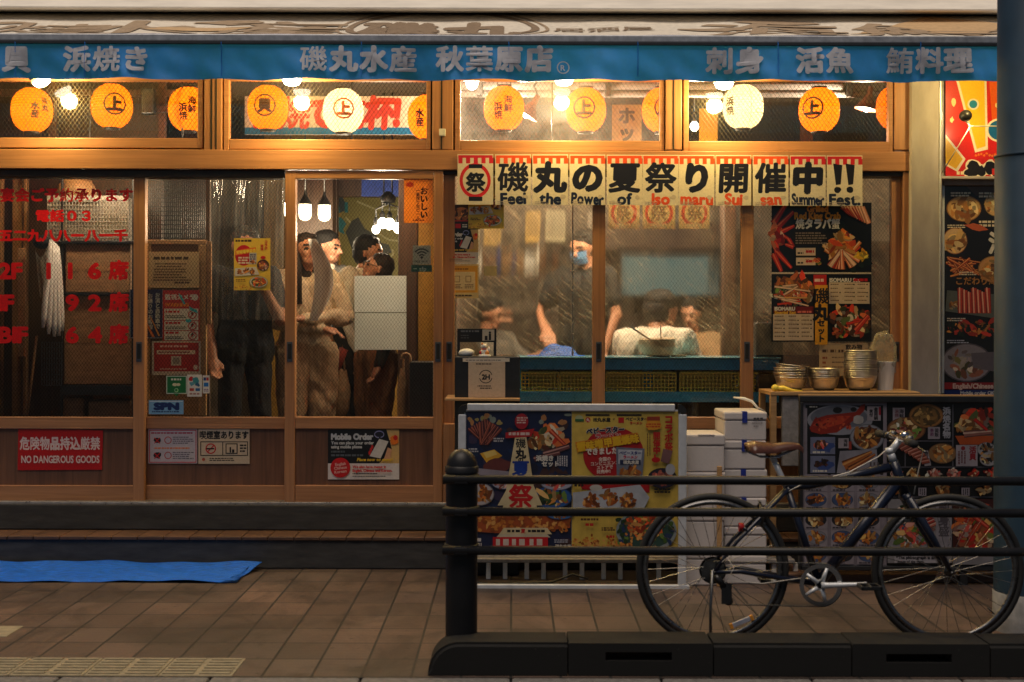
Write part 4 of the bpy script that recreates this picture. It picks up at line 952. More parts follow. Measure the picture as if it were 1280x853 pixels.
P = Print(8.585); x0, y0, w, h = 1180.5, 232, 140, 262
X = lambda u: 1180.5+u*66.5
Yp = lambda v: 232+v*262
P.sheet(1180.5, 232, 1330, 494, (20, 15, 14), th=.006)
SH = [(226, 180, 110), (240, 206, 150), (196, 130, 60), (150, 90, 40)]
P.poly([(X(.4), Yp(0)), (X(1), Yp(0)), (X(1), Yp(.04)), (X(.6), Yp(.05))], (70, 40, 24))
P.food(X(.37), Yp(.11), 17, 13, SH, 40, .35, (206, 160, 96), rim=(150, 100, 50)); P.food(X(.98), Yp(.09), 12, 12, SH, 24, .4, (214, 170, 110)); P.food(X(.20), Yp(.265), 12, 13, SH, 26, .4, (220, 180, 130), rim=(160, 100, 60))
P.dashes(X(.12), Yp(.03), X(.5), Yp(.055), 2, (230, 214, 190), .6); P.dashes(X(.65), Yp(.03), X(1.0), Yp(.06), 2, (230, 214, 190), .6); P.dashes(X(.06), Yp(.185), X(.45), Yp(.205), 2, (230, 214, 190), .5); P.dashes(X(.65), Yp(.165), X(1), Yp(.20), 2, (230, 214, 190), .6)
P.ell(X(.6), Yp(.2), 14, 4, (190, 90, 50), 10, .2, jit=.2)
P.text('浜焼', X(.83), Yp(.275), 29, (222, 214, 206), .05, al='l', sx=.9)
P.rng = 0
for k in range(26): P.stick(X(rnd.uniform(0, .55)), Yp(rnd.uniform(.34, .42)), X(rnd.uniform(.1, .7)), Yp(rnd.uniform(.36, .44)), 4, 2.5, rnd.choice([(196, 80, 36), (150, 60, 26), (226, 130, 60)]), (240, 170, 100))
P.food(X(.92), Yp(.40), 15, 13, FRIED+SH, 34, .35, (206, 150, 90)); P.text('こだわり海鮮', X(.2), Yp(.455), 11, (196, 130, 60), .03, sx=.95); P.dashes(X(.28), Yp(.41), X(.6), Yp(.43), 2, (230, 214, 190), .6)
P.poly([(X(.05), Yp(.50)), (X(.98), Yp(.52)), (X(1.1), Yp(.64)), (X(.02), Yp(.60))], (96, 100, 96)); P.food(X(.2), Yp(.57), 8, 7, SH, 14, .4)
for k in range(7): P.stick(X(.30+.09*k), Yp(.61), X(.30+.085*k), Yp(.49+.01*(k % 3)), 6, 8, (206, 60, 40), (244, 190, 160))
for k in range(7): P.food(X(.14+.13*k), Yp(.675+.012*(k % 2)), 5, 9, [(60, 30, 20), (206, 60, 40), (226, 140, 60), (30, 40, 24)], 14, .5)
P.dashes(X(.05), Yp(.63), X(.4), Yp(.65), 2, (220, 210, 200), .5); P.dashes(X(.05), Yp(.735), X(.5), Yp(.755), 2, (200, 200, 220), .5)
P.food(X(.42), Yp(.845), 25, 19, [(150, 130, 130), (190, 170, 160), (206, 120, 90), (120, 110, 60), (220, 200, 180)], 46, .22, (150, 140, 150), rim=(90, 80, 90)); P.poly([(X(.5), Yp(.80)), (X(1.2), Yp(.79)), (X(1.2), Yp(.9)), (X(.55), Yp(.87))], (110, 100, 110))
P.rect(X(0), Yp(.94), X(2), Yp(.972), (150, 30, 36)); P.rect(X(0), Yp(.976), X(2), Yp(1), (30, 44, 110)); P.text('English/Chinese/Korean', X(.16), Yp(.956), 8.5, (220, 190, 180), .05, sx=.95); P.text('Mobile order OK', X(.3), Yp(.989), 6, (200, 200, 210), .04)
poster('food_poster', 'tall black food poster with shellfish, crab legs and a white sign for grilled seafood', 'poster', P, 'print_gloss')

# ================================================================ ON THE PAVEMENT
# A-frame poster stand
YA = 7.62
st = thing('poster_stand', 'silver framed A-frame poster stand with a navy and yellow poster pair', 'poster stand', W(716, 736, YA))
b = MB()
bar(b, 584, 505, 844, 514.5, YA-.012, YA+.012, bv=.006); bar(b, 572.5, 518, 582.5, 733, YA-.012, YA+.012, bv=.006); bar(b, 848, 518, 858.5, 735, YA-.012, YA+.012, bv=.006)
bar(b, 583, 686, 848, 692, YA-.012, YA+.012, bv=.004); bar(b, 574, 731.5, 862, 737, YA-.014, YA+.02, bv=.004)
for x_ in (577, 853): p = W(x_, 520, YA+.02); q = W(x_, 734, YA+.30); q.z = .01; b.tube([p, q], .012, 8)
b.build('frame', 'aluminium', st)
for sx_, a0 in ((583, math.pi/2), (847.5, 0)):
    b = MB(); c_ = W(sx_, 516, YA); r_ = px(10.5, YA); pts = []
    for i in range(9): a = a0+i*math.pi/16; pts.append((c_.x+r_*math.cos(a), c_.z+r_*math.sin(a)))
    pts.append((c_.x, c_.z)); b.prism(pts, YA-.014, YA+.014); b.build('corner', 'black_plastic', st)
b = MB(); bar(b, 580, 512, 851, 690, YA+.001, YA+.006, bv=0); b.build('backing', 'aluminium', st)
P = Print(YA+.0005); P.sheet(582.5, 514.5, 714.5, 686, (22, 34, 70))
for k in range(60): P.ell(rnd.uniform(584, 713), rnd.uniform(516, 684), rnd.uniform(4, 12), rnd.uniform(3, 8), rnd.choice([(22, 44, 84), (30, 50, 80), (60, 50, 80), (24, 28, 52), (70, 44, 44)]), 9, rnd.uniform(0, 3), jit=.3)
for k in range(16): P.ell(rnd.choice((rnd.uniform(584, 632), rnd.uniform(660, 713))), rnd.uniform(517, 530), rnd.uniform(2, 4.5), rnd.uniform(2, 4), rnd.choice([(170, 150, 90), (140, 150, 140), (190, 130, 80)]), 9, jit=.2)
for k in range(13): P.stick(606+rnd.uniform(-6, 6), 556, 586+k*3.4, 524+abs(k-6)*2, 3, 4.5, rnd.choice([(110, 50, 44), (80, 40, 50), (150, 70, 50)]), (190, 110, 90))
P.poly([(600, 567), (618, 562), (628, 570), (610, 581)], (226, 170, 50)); P.poly([(604, 566), (618, 563), (622, 568), (608, 573)], (240, 206, 110)); P.ell(622, 582, 18, 9, (110, 54, 50), 14, jit=.15)
P.poly([(584, 584), (640, 590), (634, 600), (584, 594)], (160, 150, 160)); P.dashes(617, 547, 630, 553, 2, (190, 186, 190), .6); P.dashes(586, 560, 598, 566, 2, (190, 186, 190), .6)
P.food(686, 548, 20, 16, SEA+[(150, 130, 110)], 44, .35); P.food(668, 552, 9, 8, SH, 16, .5); P.food(682, 550, 9, 7, SH, 14, .5)
P.stick(688, 538, 706, 556, 6, 4, (206, 64, 36), (240, 130, 90)); P.stick(680, 568, 712, 558, 9, 6, (120, 70, 70), (200, 150, 140)); P.stick(668, 574, 700, 566, 8, 6, (110, 60, 60), (190, 140, 130))
P.text('浜焼き', 670, 573, 7.5, WH, .05, out=(20, 40, 80), outw=.08); P.text('セット', 677, 580, 7.5, WH, .05, out=(20, 40, 80), outw=.08); P.dashes(696, 570, 710, 584, 5, (200, 196, 200), .6, vert=True)
P.poly([(584, 650), (640, 636), (712, 646), (713, 660), (640, 668), (584, 664)], (170, 80, 36))
for k in range(110): P.ell(rnd.uniform(584, 712), rnd.uniform(640, 664), rnd.uniform(2, 5), rnd.uniform(1.5, 3), rnd.choice(FRIED), 7, rnd.uniform(0, 3), jit=.3)
for (cx, cy, rx, ry, pal, pc) in ((600, 618, 14, 11, FRIED, (190, 180, 180)), (690, 622, 20, 11, SH+GREEN, (40, 90, 160)), (630, 604, 12, 6, PINK, (170, 170, 190)), (696, 604, 16, 7, PINK, (170, 170, 190)), (700, 642, 14, 6, SH, (60, 110, 170))):
    P.food(cx, cy, rx, ry, pal, 30, .3, pc)
P.poly([(644, 546), (658, 546), (672, 640), (628, 640)], (226, 206, 160)); P.poly([(640, 600), (664, 600), (678, 632), (622, 632)], (226, 206, 160))
P.text('磯丸', 651, 548, 13, (20, 20, 26), .06, vert=True); P.text('の', 651, 575, 7, (20, 20, 26), .05, al='c'); P.text('夏', 651, 587, 23, (24, 60, 150), .05, al='c'); P.text('祭', 651, 621, 31, (206, 26, 30), .06, al='c')
P.ell(652, 527, 8.5, 10, (170, 30, 44), 16); P.poly([(632, 541), (668, 536), (664, 546), (632, 548)], (190, 34, 40)); P.dashes(646, 521, 660, 530, 3, (230, 190, 180), .6); P.dashes(636, 540, 662, 545, 1, (230, 200, 190), .7)
P.poly([(620, 672), (688, 672), (684, 668), (624, 668)], (214, 200, 170)); P.dashes(640, 663, 690, 667, 1, (30, 30, 40), .7); P.poly([(630, 660), (684, 660), (690, 668), (624, 668)], (226, 206, 160)); P.text('夏', 654, 664, 6, RD, .06, al='c'); P.dashes(634, 662, 650, 666, 1, BK, .8); P.dashes(660, 662, 682, 666, 1, BK, .8)
P.rect(616, 671.5, 685, 686, (206, 26, 36))
for x_ in (620, 640, 662): P.rect(x_, 674, x_+16, 682, (226, 206, 190)); P.rect(x_+5, 673, x_+9, 683, (206, 26, 36))
P.dashes(586, 672, 602, 684, 2, (214, 206, 200), .7); P.dashes(693, 674, 712, 679, 2, (190, 190, 200), .5); P.text('磯丸水産', 694, 683, 5, WH, .03)
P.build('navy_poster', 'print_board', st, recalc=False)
P = Print(YA+.0005); P.sheet(714.8, 514.5, 848, 686, (224, 190, 84))
P.text('磯丸水産', 741, 525, 5.6, (30, 26, 26), .06); P.ell(735, 525, 3.2, 3.2, RD); P.text('丸', 735, 525, 4.4, WH, .04, al='c'); P.text('×', 766, 524, 5, (60, 50, 40)); P.rect(773, 522, 780, 529, RD); P.text('ベビースター', 782, 524, 4.6, (30, 26, 50), .05); P.text('ラーメン', 787, 529, 4, RD, .05)
P.rect(732, 518, 762, 520, (40, 30, 26)); P.rect(771, 518, 802, 520, (40, 30, 26)); P.ell(724, 523, 5, 4, (190, 200, 150), 10); P.rect(719, 524, 730, 527, (60, 110, 60))
P.ell(767, 568, 38, 34, (184, 24, 28), 36); P.poly([(722, 600), (812, 600), (812, 686-70), (728, 612)], (184, 24, 28))
P.text('ベビースター', 757, 538, 8, (24, 26, 60), .06, al='c', rot=-.06, out=(230, 220, 200), outw=.06); P.text('ラーメン', 760, 545, 8, (206, 40, 60), .05, al='c', rot=-.05, out=(230, 220, 200), outw=.06)
P.poly([(719, 553), (797, 541), (800, 553), (722, 566)], (230, 140, 24)); P.text('蟹味噌甲羅焼味', 760, 553.5, 11.8, (244, 190, 30), .06, al='c', rot=-.15, sx=.95, out=(150, 20, 20), outw=.05)
P.text('できました！', 732, 565, 9, (240, 224, 210), .05, rot=-.04, sx=.9); 
for k, t_ in enumerate(('全国の', 'コンビニエンス', 'ストアで', '発売中！')): P.text(t_, 756, 574+k*5.2, 5.2, (240, 220, 206), .03, al='c', rot=-.06)
P.poly([(770, 559), (806, 561), (803, 596), (771, 595)], (120, 124, 140)); P.poly([(773, 562), (803, 563), (801, 581), (773, 580)], (196, 200, 210)); P.text('ベビースター', 788, 566.5, 4.6, (30, 40, 120), .05, al='c'); P.text('ラーメン', 788, 571.5, 4.6, (206, 60, 90), .05, al='c'); P.rect(775, 575, 801, 581, (40, 50, 84)); P.text('磯丸水産', 789, 578, 5, WH, .05, al='c'); P.food(787, 589, 12, 6, FRIED+SH, 26, .4)
P.poly([(808, 523), (824, 520), (826, 536), (810, 538)], (232, 150, 30)); P.ell(817, 532, 10, 6, (236, 160, 40), 12); P.rect(809, 521, 825, 526, (160, 60, 30)); P.dashes(808, 529, 826, 535, 2, (206, 70, 20), .6)
P.text('コラボ祭', 836, 519, 11.5, (190, 30, 26), .06, vert=True, sx=.95); P.text('開催中！', 821, 540, 9.4, (190, 30, 26), .06, vert=True); P.dashes(808, 542, 814, 574, 2, (110, 80, 40), .35, vert=True)
P.poly([(829, 561), (841, 564), (836, 580), (826, 577)], (130, 90, 90)); P.ell(820, 575, 5.5, 3.4, RD, 12)
P.food(828, 598, 14.5, 10, [(206, 110, 90), (170, 80, 70), (226, 150, 120)], 36, .3, (40, 34, 50), rim=(20, 18, 30)); P.ell(838, 587, 6, 7, (180, 180, 186)); P.dashes(818, 610, 838, 617, 2, BK, .6)
P.poly([(716, 616), (800, 606), (812, 622), (804, 638), (716, 638)], (190, 194, 202)); P.ell(745, 610, 8, 4, (206, 200, 190), 14)
for cx, cy in ((739, 628), (762, 622), (785, 627)): P.food(cx, cy, 10.5, 9.5, FRIED, 30, .36)
P.dashes(718, 605, 730, 609, 1, BK, .7); P.dashes(726, 648, 748, 651, 1, (80, 50, 30), .9); P.dashes(732, 654, 744, 658, 1, RD, .8); P.dashes(752, 659, 772, 664, 2, (80, 50, 30), .8); P.dashes(758, 669, 768, 673, 1, RD, .8)
P.ell(808, 664, 38, 27, (150, 160, 160), 30); P.ell(808, 663, 34, 24, (50, 80, 70), 26, jit=.04); P.food(806, 658, 27, 19, SALAD+[(240, 90, 40)], 110, .16)
for k in range(24): P.ell(rnd.choice((rnd.uniform(772, 784), rnd.uniform(826, 842))), rnd.uniform(648, 680), 4, 2.4, rnd.choice(GREEN+[(40, 60, 100)]), 8, rnd.uniform(0, 3), jit=.25)
for k in range(90): P.ell(rnd.uniform(716, 790), 686-abs(rnd.gauss(0, 6))-1.5, 2.2, 1.4, rnd.choice(FRIED), 6, rnd.uniform(0, 3), jit=.3)
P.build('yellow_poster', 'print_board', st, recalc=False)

# low duckboard rack and cable behind the stand
t = thing('duckboard', 'low slatted duckboard behind the poster stand', 'duckboard', W(700, 717, 7.95))
b = MB(); X0, X1 = W(570, 700, 7.95).x, W(990, 700, 7.95).x
for k in range(4): b = MB(); b.box(X0, X1, 7.86+k*.085, 7.92+k*.085, .095, .115, b=.003); b.build('slat', 'grey_cloth', t)
x = X0+.05
for k in range(20): b = MB(); b.box(x, x+.025, 7.88, 7.91, .0, .095, b=.003); b.build('leg', 'plastic_white', t); x += .093 if k % 2 else .12
b = MB(); b.tube([W(568, 725, 7.70), W(615, 731, 7.70), W(690, 728, 7.71), W(700, 724, 7.75), W(716, 718, 7.8), W(735, 724, 7.75)], .006, 6); tag(b.build('cable', 'black_plastic', local=W(690, 728, 7.7)), 'black cable trailing on the ground under the poster stand', 'cable')

# menu board at the right
YM = 7.75
mb_ = thing('menu_board', 'wide black framed menu board of dish pictures behind the bicycle', 'menu board', W(1130, 712, YM))
b = MB(); bar(b, 1000, 495.5, 1330, 503.5, YM-.02, YM+.03); bar(b, 1000, 503, 1004, 712, YM-.02, YM+.03); bar(b, 1000, 708, 1330, 714, YM-.02, YM+.03); bar(b, 1003, 502, 1328, 709, YM+.004, YM+.02, bv=0)
for x_ in (1012, 1200, 1310): bar(b, x_, 712, x_+10, 733, YM-.01, YM+.02)
b.build('frame', 'black_plastic', mb_)
b = MB(); bar(b, 1000, 494, 1330, 495.6, YM-.018, YM+.03, bv=0); b.build('lit_edge', 'table_wood', mb_)  # golden light along the board's top edge, made as a wooden strip
P = Print(YM); P.sheet(1002.5, 503, 1108.5, 708, (150, 140, 150)); X = lambda u: 1002.5+u*106
P.rect(1009, 507, 1104, 594, (16, 16, 18)); P.rect(1007, 506.5, 1024, 510.5, (16, 16, 18)); P.dashes(1012, 507.5, 1022, 510, 1, WH, .7)
P.ell(1050, 525, 41, 19, (150, 150, 160), 30); P.ell(1049, 522, 36, 14, (110, 112, 124), 26); P.ell(1047, 513, 6, 4, BK, 10); P.ell(1067, 512, 4, 3, BK, 10)
P.poly([(1012, 535), (1018, 524), (1034, 519), (1054, 517), (1070, 515), (1077, 506), (1082, 505), (1080, 514), (1074, 520), (1062, 530), (1046, 541), (1026, 543), (1014, 540)], (150, 40, 24)); P.poly([(1016, 532), (1024, 525), (1050, 520), (1064, 520), (1052, 530), (1030, 536)], (196, 66, 36))
for k in range(40): P.ell(rnd.uniform(1020, 1064), rnd.uniform(521, 538), 2.4, 1.3, rnd.choice([(170, 46, 26), (206, 84, 44), (130, 34, 20)]), 7, rnd.uniform(0, 3), jit=.3)
P.ell(1073, 525, 7, 6, (186, 180, 176), 10, jit=.15); P.ell(1021, 531, 1.6, 1.6, BK, 8)
P.rect(1084, 508, 1101, 526, (170, 160, 166)); P.text('金目鯛', 1095, 509.5, 5.4, BK, .05, vert=True); P.text('煮付', 1089, 512, 4.6, BK, .04, vert=True); P.rect(1098.5, 509, 1101, 519, (170, 30, 50))
P.food(1084, 547, 17, 13, GRILL+SH, 50, .3, (150, 150, 160), inner=(90, 50, 30)); P.rect(1048, 548, 1061, 560.5, (170, 160, 166)); P.text('海鮮', 1057, 549, 5, BK, .04, vert=True); P.rect(1061, 552, 1064.5, 562, (170, 60, 40))
for yy, pal in ((546.5, GRILL+PINK), (570, [(60, 34, 30), (90, 50, 36), (40, 26, 24)])): P.rect(1013, yy, 1044, yy+21.5, (120, 124, 150)); P.ell(1030, yy+12, 12, 7, (60, 80, 140), 12, jit=.2); P.food(1027, yy+9.5, 10, 4.6, pal, 24, .35, rot=-.25); P.dashes(1016, yy+17.5, 1034, yy+20.5, 1, WH, .8)
P.poly([(1050, 564), (1096, 562), (1098, 590), (1046, 592)], (150, 146, 156)); P.stick(1090, 565, 1055, 583, 4, 14, (176, 100, 46), (226, 160, 90)); P.stick(1094, 568, 1062, 588, 3, 10, (160, 84, 40), (214, 140, 80)); P.dashes(1086, 578, 1100, 586, 3, (90, 80, 80), .5, vert=True)
rows = [(603, 12), (625, 12), (650, 12), (672, 12), (694, 11)]
for yy, hh in rows:
    for k in range(3):
        cx = 1020+k*33; pal = rnd.choice([FRIED, SALAD, GRILL, SH, CRAB+FRIED, GREEN+SH])
        P.rect(cx-14.5, yy-10, cx+14.5, yy+11.5, (160, 150, 158)); P.food(cx, yy, 10.5, 6.8, pal, 26, .34, rnd.choice([(70, 90, 130), (140, 140, 150), (40, 40, 46)])); P.dashes(cx-12, yy+8.5, cx+8, yy+11, 1, (60, 54, 60), .7)
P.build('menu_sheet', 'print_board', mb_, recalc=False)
P = Print(YM); P.sheet(1109.5, 503, 1328, 708, (15, 15, 17))
for (x0, y0, x1, y1) in ((1108.5, 583.6, 1328, 584.6), (1190.6, 506, 1191.8, 583), (1108.5, 551, 1190.6, 552), (1131, 552, 1132, 584), (1109, 621, 1328, 622), (1270, 506, 1271, 584)): P.rect(x0, y0, x1, y1, (110, 106, 116))
P.rect(1116, 510, 1131, 528, (160, 150, 160)); P.text('海鮮', 1127, 511.5, 6, BK, .04, vert=True); P.text('浜焼', 1121, 512, 5, (120, 60, 70), .03, vert=True)
P.food(1133, 537, 19, 12, PINK+SH+GREEN, 50, .3, (150, 100, 60), inner=(90, 60, 40)); P.food(1158, 520, 17, 12, [(150, 110, 60), (120, 90, 50), (180, 140, 80)], 60, .25, (160, 110, 60), inner=(90, 70, 40))
P.rect(1160, 534, 1175, 549, (160, 150, 160)); P.text('釜飯', 1171, 535.5, 5.5, BK, .04, vert=True); P.text('季節', 1165, 536, 4.8, (110, 50, 90), .03, vert=True); P.text('浜焼名物', 1183.5, 509, 10, (176, 176, 186), .06, vert=True)
P.food(1178, 567, 14, 10, SH, 36, .35, (150, 110, 70)); P.poly([(1152, 565), (1160, 563), (1164, 582), (1156, 583)], (170, 160, 166)); P.text('焼帆立', 1158, 565, 5, BK, .04, vert=True)
for k in range(7): P.stick(1116+k*5, 556+k*3, 1126+k*5, 550+k*3.4, 6, 6, (150, 76, 60), (206, 140, 120))
for k in range(5): P.stick(1136+k*4, 566+k*3, 1150+k*3, 560+k*4, 6, 6, (160, 80, 60), (214, 150, 130))
P.food(1224, 528, 26, 18, SEA+[(110, 90, 80)], 60, .3); P.food(1203, 531, 9, 8, SH, 14, .5); P.food(1216, 532, 9, 7, SH, 14, .5); P.poly([(1194, 545), (1244, 545), (1238, 556), (1200, 556)], (190, 84, 30)); P.stick(1205, 543, 1240, 540, 9, 7, (150, 96, 84), (220, 180, 160)); P.stick(1218, 524, 1234, 538, 5, 4, (200, 40, 26))
P.rect(1195, 556.5, 1222, 583, (170, 160, 168)); P.text('活貝', 1216, 558, 9, (150, 30, 40), .05, vert=True); P.ell(1204, 560.5, 2.6, 2.6, (150, 30, 40)); P.dashes(1197, 564, 1208, 581, 3, (110, 60, 60), .5, vert=True)
P.food(1233, 562, 9, 7, SH+[(40, 40, 40)], 16, .4, (170, 166, 170)); P.food(1236, 574, 9, 7, SH+[(40, 40, 40)], 16, .4, (170, 166, 170))
for k in range(9): cx = 1120+k*24; P.food(cx, 592, 9, 5, rnd.choice([CRAB, SH, PINK]), 18, .4); P.rect(cx+7, 596, cx+17, 606, (160, 150, 160)); P.dashes(cx+8, 597, cx+16, 605, 3, BK, .5, vert=True)
for k in range(4): cx = 1124+k*54; P.food(cx, 612, 9, 6, rnd.choice([SH, GRILL]), 18, .4); P.rect(cx+24, 610, cx+34, 620, (160, 150, 160)); P.dashes(cx+25, 611, cx+33, 619, 3, BK, .5, vert=True)
P.rect(1109.5, 624, 1190, 704, (150, 146, 150)); P.food(1140, 660, 28, 32, PINK+SH+GREEN+[(90, 110, 140), (200, 190, 180)], 130, .16)
for k in range(6): P.stick(1142+k*3, 640+k*4, 1156+k*3, 634+k*4, 5, 5, rnd.choice([(206, 120, 100), (190, 60, 50)]), (230, 190, 170))
P.rect(1170, 628, 1190, 690, (156, 150, 158)); P.text('刺身盛', 1180, 630, 14, (90, 84, 92), .05, vert=True)
P.rect(1191, 624, 1328, 704, (70, 26, 20)); P.food(1222, 660, 30, 30, CRAB+SALAD, 90, .2); P.stick(1206, 636, 1236, 660, 8, 5, (206, 50, 30), (240, 120, 90)); P.stick(1214, 630, 1238, 646, 6, 4, (200, 44, 28)); P.food(1202, 664, 11, 9, PINK, 20, .4)
P.rect(1118, 694, 1178, 704, (190, 184, 190)); P.text('*The photograph is an', 1120, 697, 5.2, (30, 28, 40), .05); P.text('image of the menu.', 1122, 702, 4.2, (30, 28, 40), .04); P.rect(1191, 696, 1328, 706, (150, 146, 150))
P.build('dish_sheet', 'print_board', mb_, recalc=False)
# plinth under the board
b = MB(); X0, X1 = W(985, 720, 7.80).x, 3.9; b.box(X0, X1, 7.80, 8.17, .0, .05, b=.006); tag(b.build('plinth', 'tread_tile', local=(2.6, 7.9, 0)), 'low brown plinth behind the menu board', 'plinth')

# bowls on their wooden table
tb = thing('side_table', 'plain wooden table carrying stacks of steel bowls', 'table', W(1050, 640, 8.0))
b = MB(); zt = W(1050, 490, 7.98).z; X0, X1 = W(963, 490, 7.98).x, W(1150, 490, 7.98).x
b.box(X0, X1, 7.97, 8.36, zt-.022, zt, b=.003); b.build('table_top', 'table_wood', tb)
for x_ in (X0, X1-.035):
    for y_ in (7.975, 8.32): b = MB(); b.box(x_, x_+.035, y_, y_+.035, 0, zt-.022, b=.003); b.build('leg', 'table_wood', tb)
b = MB(); X0, X1 = W(978, 500, 7.985).x, W(1003, 500, 7.985).x; b.box(X0, X1, 7.985, 8.02, .62, zt-.024, b=.005); tag(b.build('cloth', 'grey_cloth', local=(X0, 8, .8)), 'grey cloth hanging under the wooden table edge', 'cloth')
b = MB(); p = W(969, 486, 8.0); q = W(1003, 489.5, 8.02); b.ball(p+Vector((.0, 0, .004)), (.022, .02, .02), 10); b.tube([p, p*.7+q*.3+Vector((0, 0, .006)), p*.4+q*.6+Vector((0, 0, -.004)), q], [.014, .016, .013, .006], 8); tag(b.build('cloth', 'crate_yellow', local=p), 'yellow cloth crumpled on the corner of the wooden table', 'cloth')
bowl = None
ORD = ['topmost', 'second from top', 'third from top', 'fourth from top', 'fifth from top', 'sixth from top', 'seventh from top', 'eighth from top', 'ninth from top', 'tenth from top', 'eleventh from top', 'twelfth from top', 'bottom']
def make_bowl(loc, r, h, label, group, tilt=(0, 0)):
    global bowl
    if bowl is None:
        b = MB(); b.lathe([(.001, .004), (.50, .0), (.62, .03), (.85, .32), (.97, .75), (1.0, 1.0), (1.035, 1.0), (1.03, .95), (.985, .94), (.95, .75), (.82, .33), (.60, .06), (.001, .03)], (0, 0, 0), 32)
        bowl = b.build('steel_bowl', 'steel', local=Vector((0, 0, 0))); o = bowl
    else: o = bowl.copy(); C.objects.link(o)
    o.location = loc; o.scale = (r, r, h); o.rotation_euler = (tilt[0], tilt[1], rnd.uniform(0, 6))
    tag(o, label, 'bowl', group); return o
def bowl_stack(cx, ybot, ytop, wid, n, where, Y=8.16, tilt_top=0, grp=None):
    r = px(wid, Y)/2; z0 = W(cx, ybot, Y).z; z1 = W(cx, ytop, Y).z; h = .078 if n > 3 else .07; stp = (z1-z0-h)/(n-1)
    for i in range(n):
        k = n-1-i; rank = 'bottom' if i == 0 else ORD[k]
        p = W(cx+rnd.uniform(-.8, .8), ybot, Y); p.z = zt+.0005+i*stp if grp is None else z0+i*stp
        make_bowl(p, r*rnd.uniform(.97, 1.0), h, '%s steel bowl of the %s' % (rank, where), 'stacked steel bowls', (rnd.uniform(-.02, .02), tilt_top if i == n-1 else rnd.uniform(-.02, .02)))
bowl_stack(988, 487, 455.5, 41, 6, 'stack with the tilted top bowl', tilt_top=.10)
bowl_stack(1029.5, 488.5, 461, 39, 5, 'low middle stack on the wooden table')
bowl_stack(1075.5, 489, 439, 41, 13, 'tall stack beside the plastic bag')
# plastic bag and tub at the window's right end
t = thing('plastic_bag', 'crumpled translucent plastic bag in a tub beside the tall bowl stack', 'bag', W(1105, 489, 8.22))
b = MB(); z_ = zt
b.lathe([(.045, 0), (.058, .16), (.06, .165), (.055, .16), (.044, .01)], W(1106, 489, 8.22)*1+Vector((0, 0, zt-W(1106, 489, 8.22).z)), 20); b.build('tub', 'vinyl_solid', t)
b = MB()
def bagf(d, p):
    k = 1+.22*noise.noise(d*3.1)+.12*noise.noise(d*8); return p*k
b.ball(W(1104, 445, 8.22), (.075, .06, .14), 26, fn=bagf); b.build('bag_film', 'bag_clear', t)

# umbrella sleeve dispenser with its lucky cat
dp = thing('sleeve_dispenser', 'black umbrella sleeve dispenser with a paper lettered 2H taped on it', 'dispenser', W(610, 640, 8.1))
b = MB(); X0, X1, _, zt2 = RC(568.5, 446, 650, 500, 8.0); b.box(X0, X1, 8.0, 8.32, 0, zt2, b=.006); b.build('cabinet', 'black_plastic', dp)
b = MB(); bar(b, 556, 498, 650, 501.5, 7.93, 8.30, bv=.003); b.build('shelf', 'table_wood', dp)
b = MB(); bar(b, 571.5, 411, 575, 447, 8.20, 8.22, bv=.002); bar(b, 617, 411, 620.5, 447, 8.20, 8.22, bv=.002); bar(b, 571.5, 411, 620.5, 428, 8.20, 8.215, bv=.004); b.build('sign_arch', 'black_plastic', dp)
P = Print(8.199); P.sheet(572.5, 411.5, 619.5, 427.5, (24, 23, 22), .0005); P.sheet(603, 412, 618, 426, (196, 180, 156)); P.rect(606, 420, 609.5, 425.5, BK); P.ell(612.5, 416, 1.6, 1.6, BK, 8); P.rect(611, 417.5, 614, 425.5, BK); P.dashes(576, 412.5, 600, 416, 1, (110, 110, 110), .6); P.dashes(576, 418, 590, 424, 2, (90, 88, 86), .4)
P.build('pictogram', 'print_paper', dp, recalc=False)
P = Print(7.994); P.sheet(585.5, 447.5, 631.5, 497, (196, 170, 140)); P.rect(578.5, 448, 637, 452.5, (206, 190, 166)); P.dashes(582, 449, 634, 452, 1, (120, 110, 100), .4); P.dashes(595, 453.8, 619, 456.5, 1, (120, 104, 84), .8)
P.ring(607.3, 471, 7.4, 8.4, BK, 20, a0=.25, a1=2.9); P.ring(607.3, 471, 7.4, 8.4, BK, 20, a0=3.4, a1=6.0); P.text('2H', 607.3, 471.2, 8.6, BK, .05, al='c'); P.dashes(597, 481.8, 617, 483.6, 1, (70, 60, 50), .8); P.dashes(600, 484.6, 615, 486.4, 1, (70, 60, 50), .8); P.rect(631, 464, 644, 490, (90, 80, 66)) if False else None
P.build('paper', 'print_paper', dp, recalc=False)
t = thing('lucky_cat', 'small white and orange beckoning cat figurine on the black dispenser', 'figurine', W(606, 446, 8.08))
b = MB(); c0 = W(606, 446, 8.08); c0.z = zt2
b.ball(c0+Vector((0, 0, .022)), (.026, .022, .028), 14); b.ball(c0+Vector((-.004, -.004, .056)), (.020, .018, .017), 14); b.ball(c0+Vector((.024, -.006, .036)), (.007, .007, .02), 8)
for s_ in (-1, 1): b.lathe([(.006, 0), (.0005, .012)], c0+Vector((-.004+s_*.012, 0, .068)), 6)
b.build('body', 'ceramic', t)
b = MB(); b.ball(c0+Vector((.012, -.016, .020)), (.014, .008, .014), 10); b.ball(c0+Vector((-.014, -.014, .070)), (.006, .005, .008), 8); b.build('patch', 'ceramic_orange', t)
b = MB(); b.lathe([(.016, -.003), (.019, 0), (.016, .003)], c0+Vector((-.003, -.003, .041)), 14); b.ball(c0+Vector((-.024, -.01, .02)), (.008, .01, .012), 8); b.build('collar', 'ceramic_red', t)
b = MB(); b.lathe([(.034, 0), (.036, .006), (.03, .010), (.001, .011)], c0, 16); b.build('cushion', 'plastic_white', t)
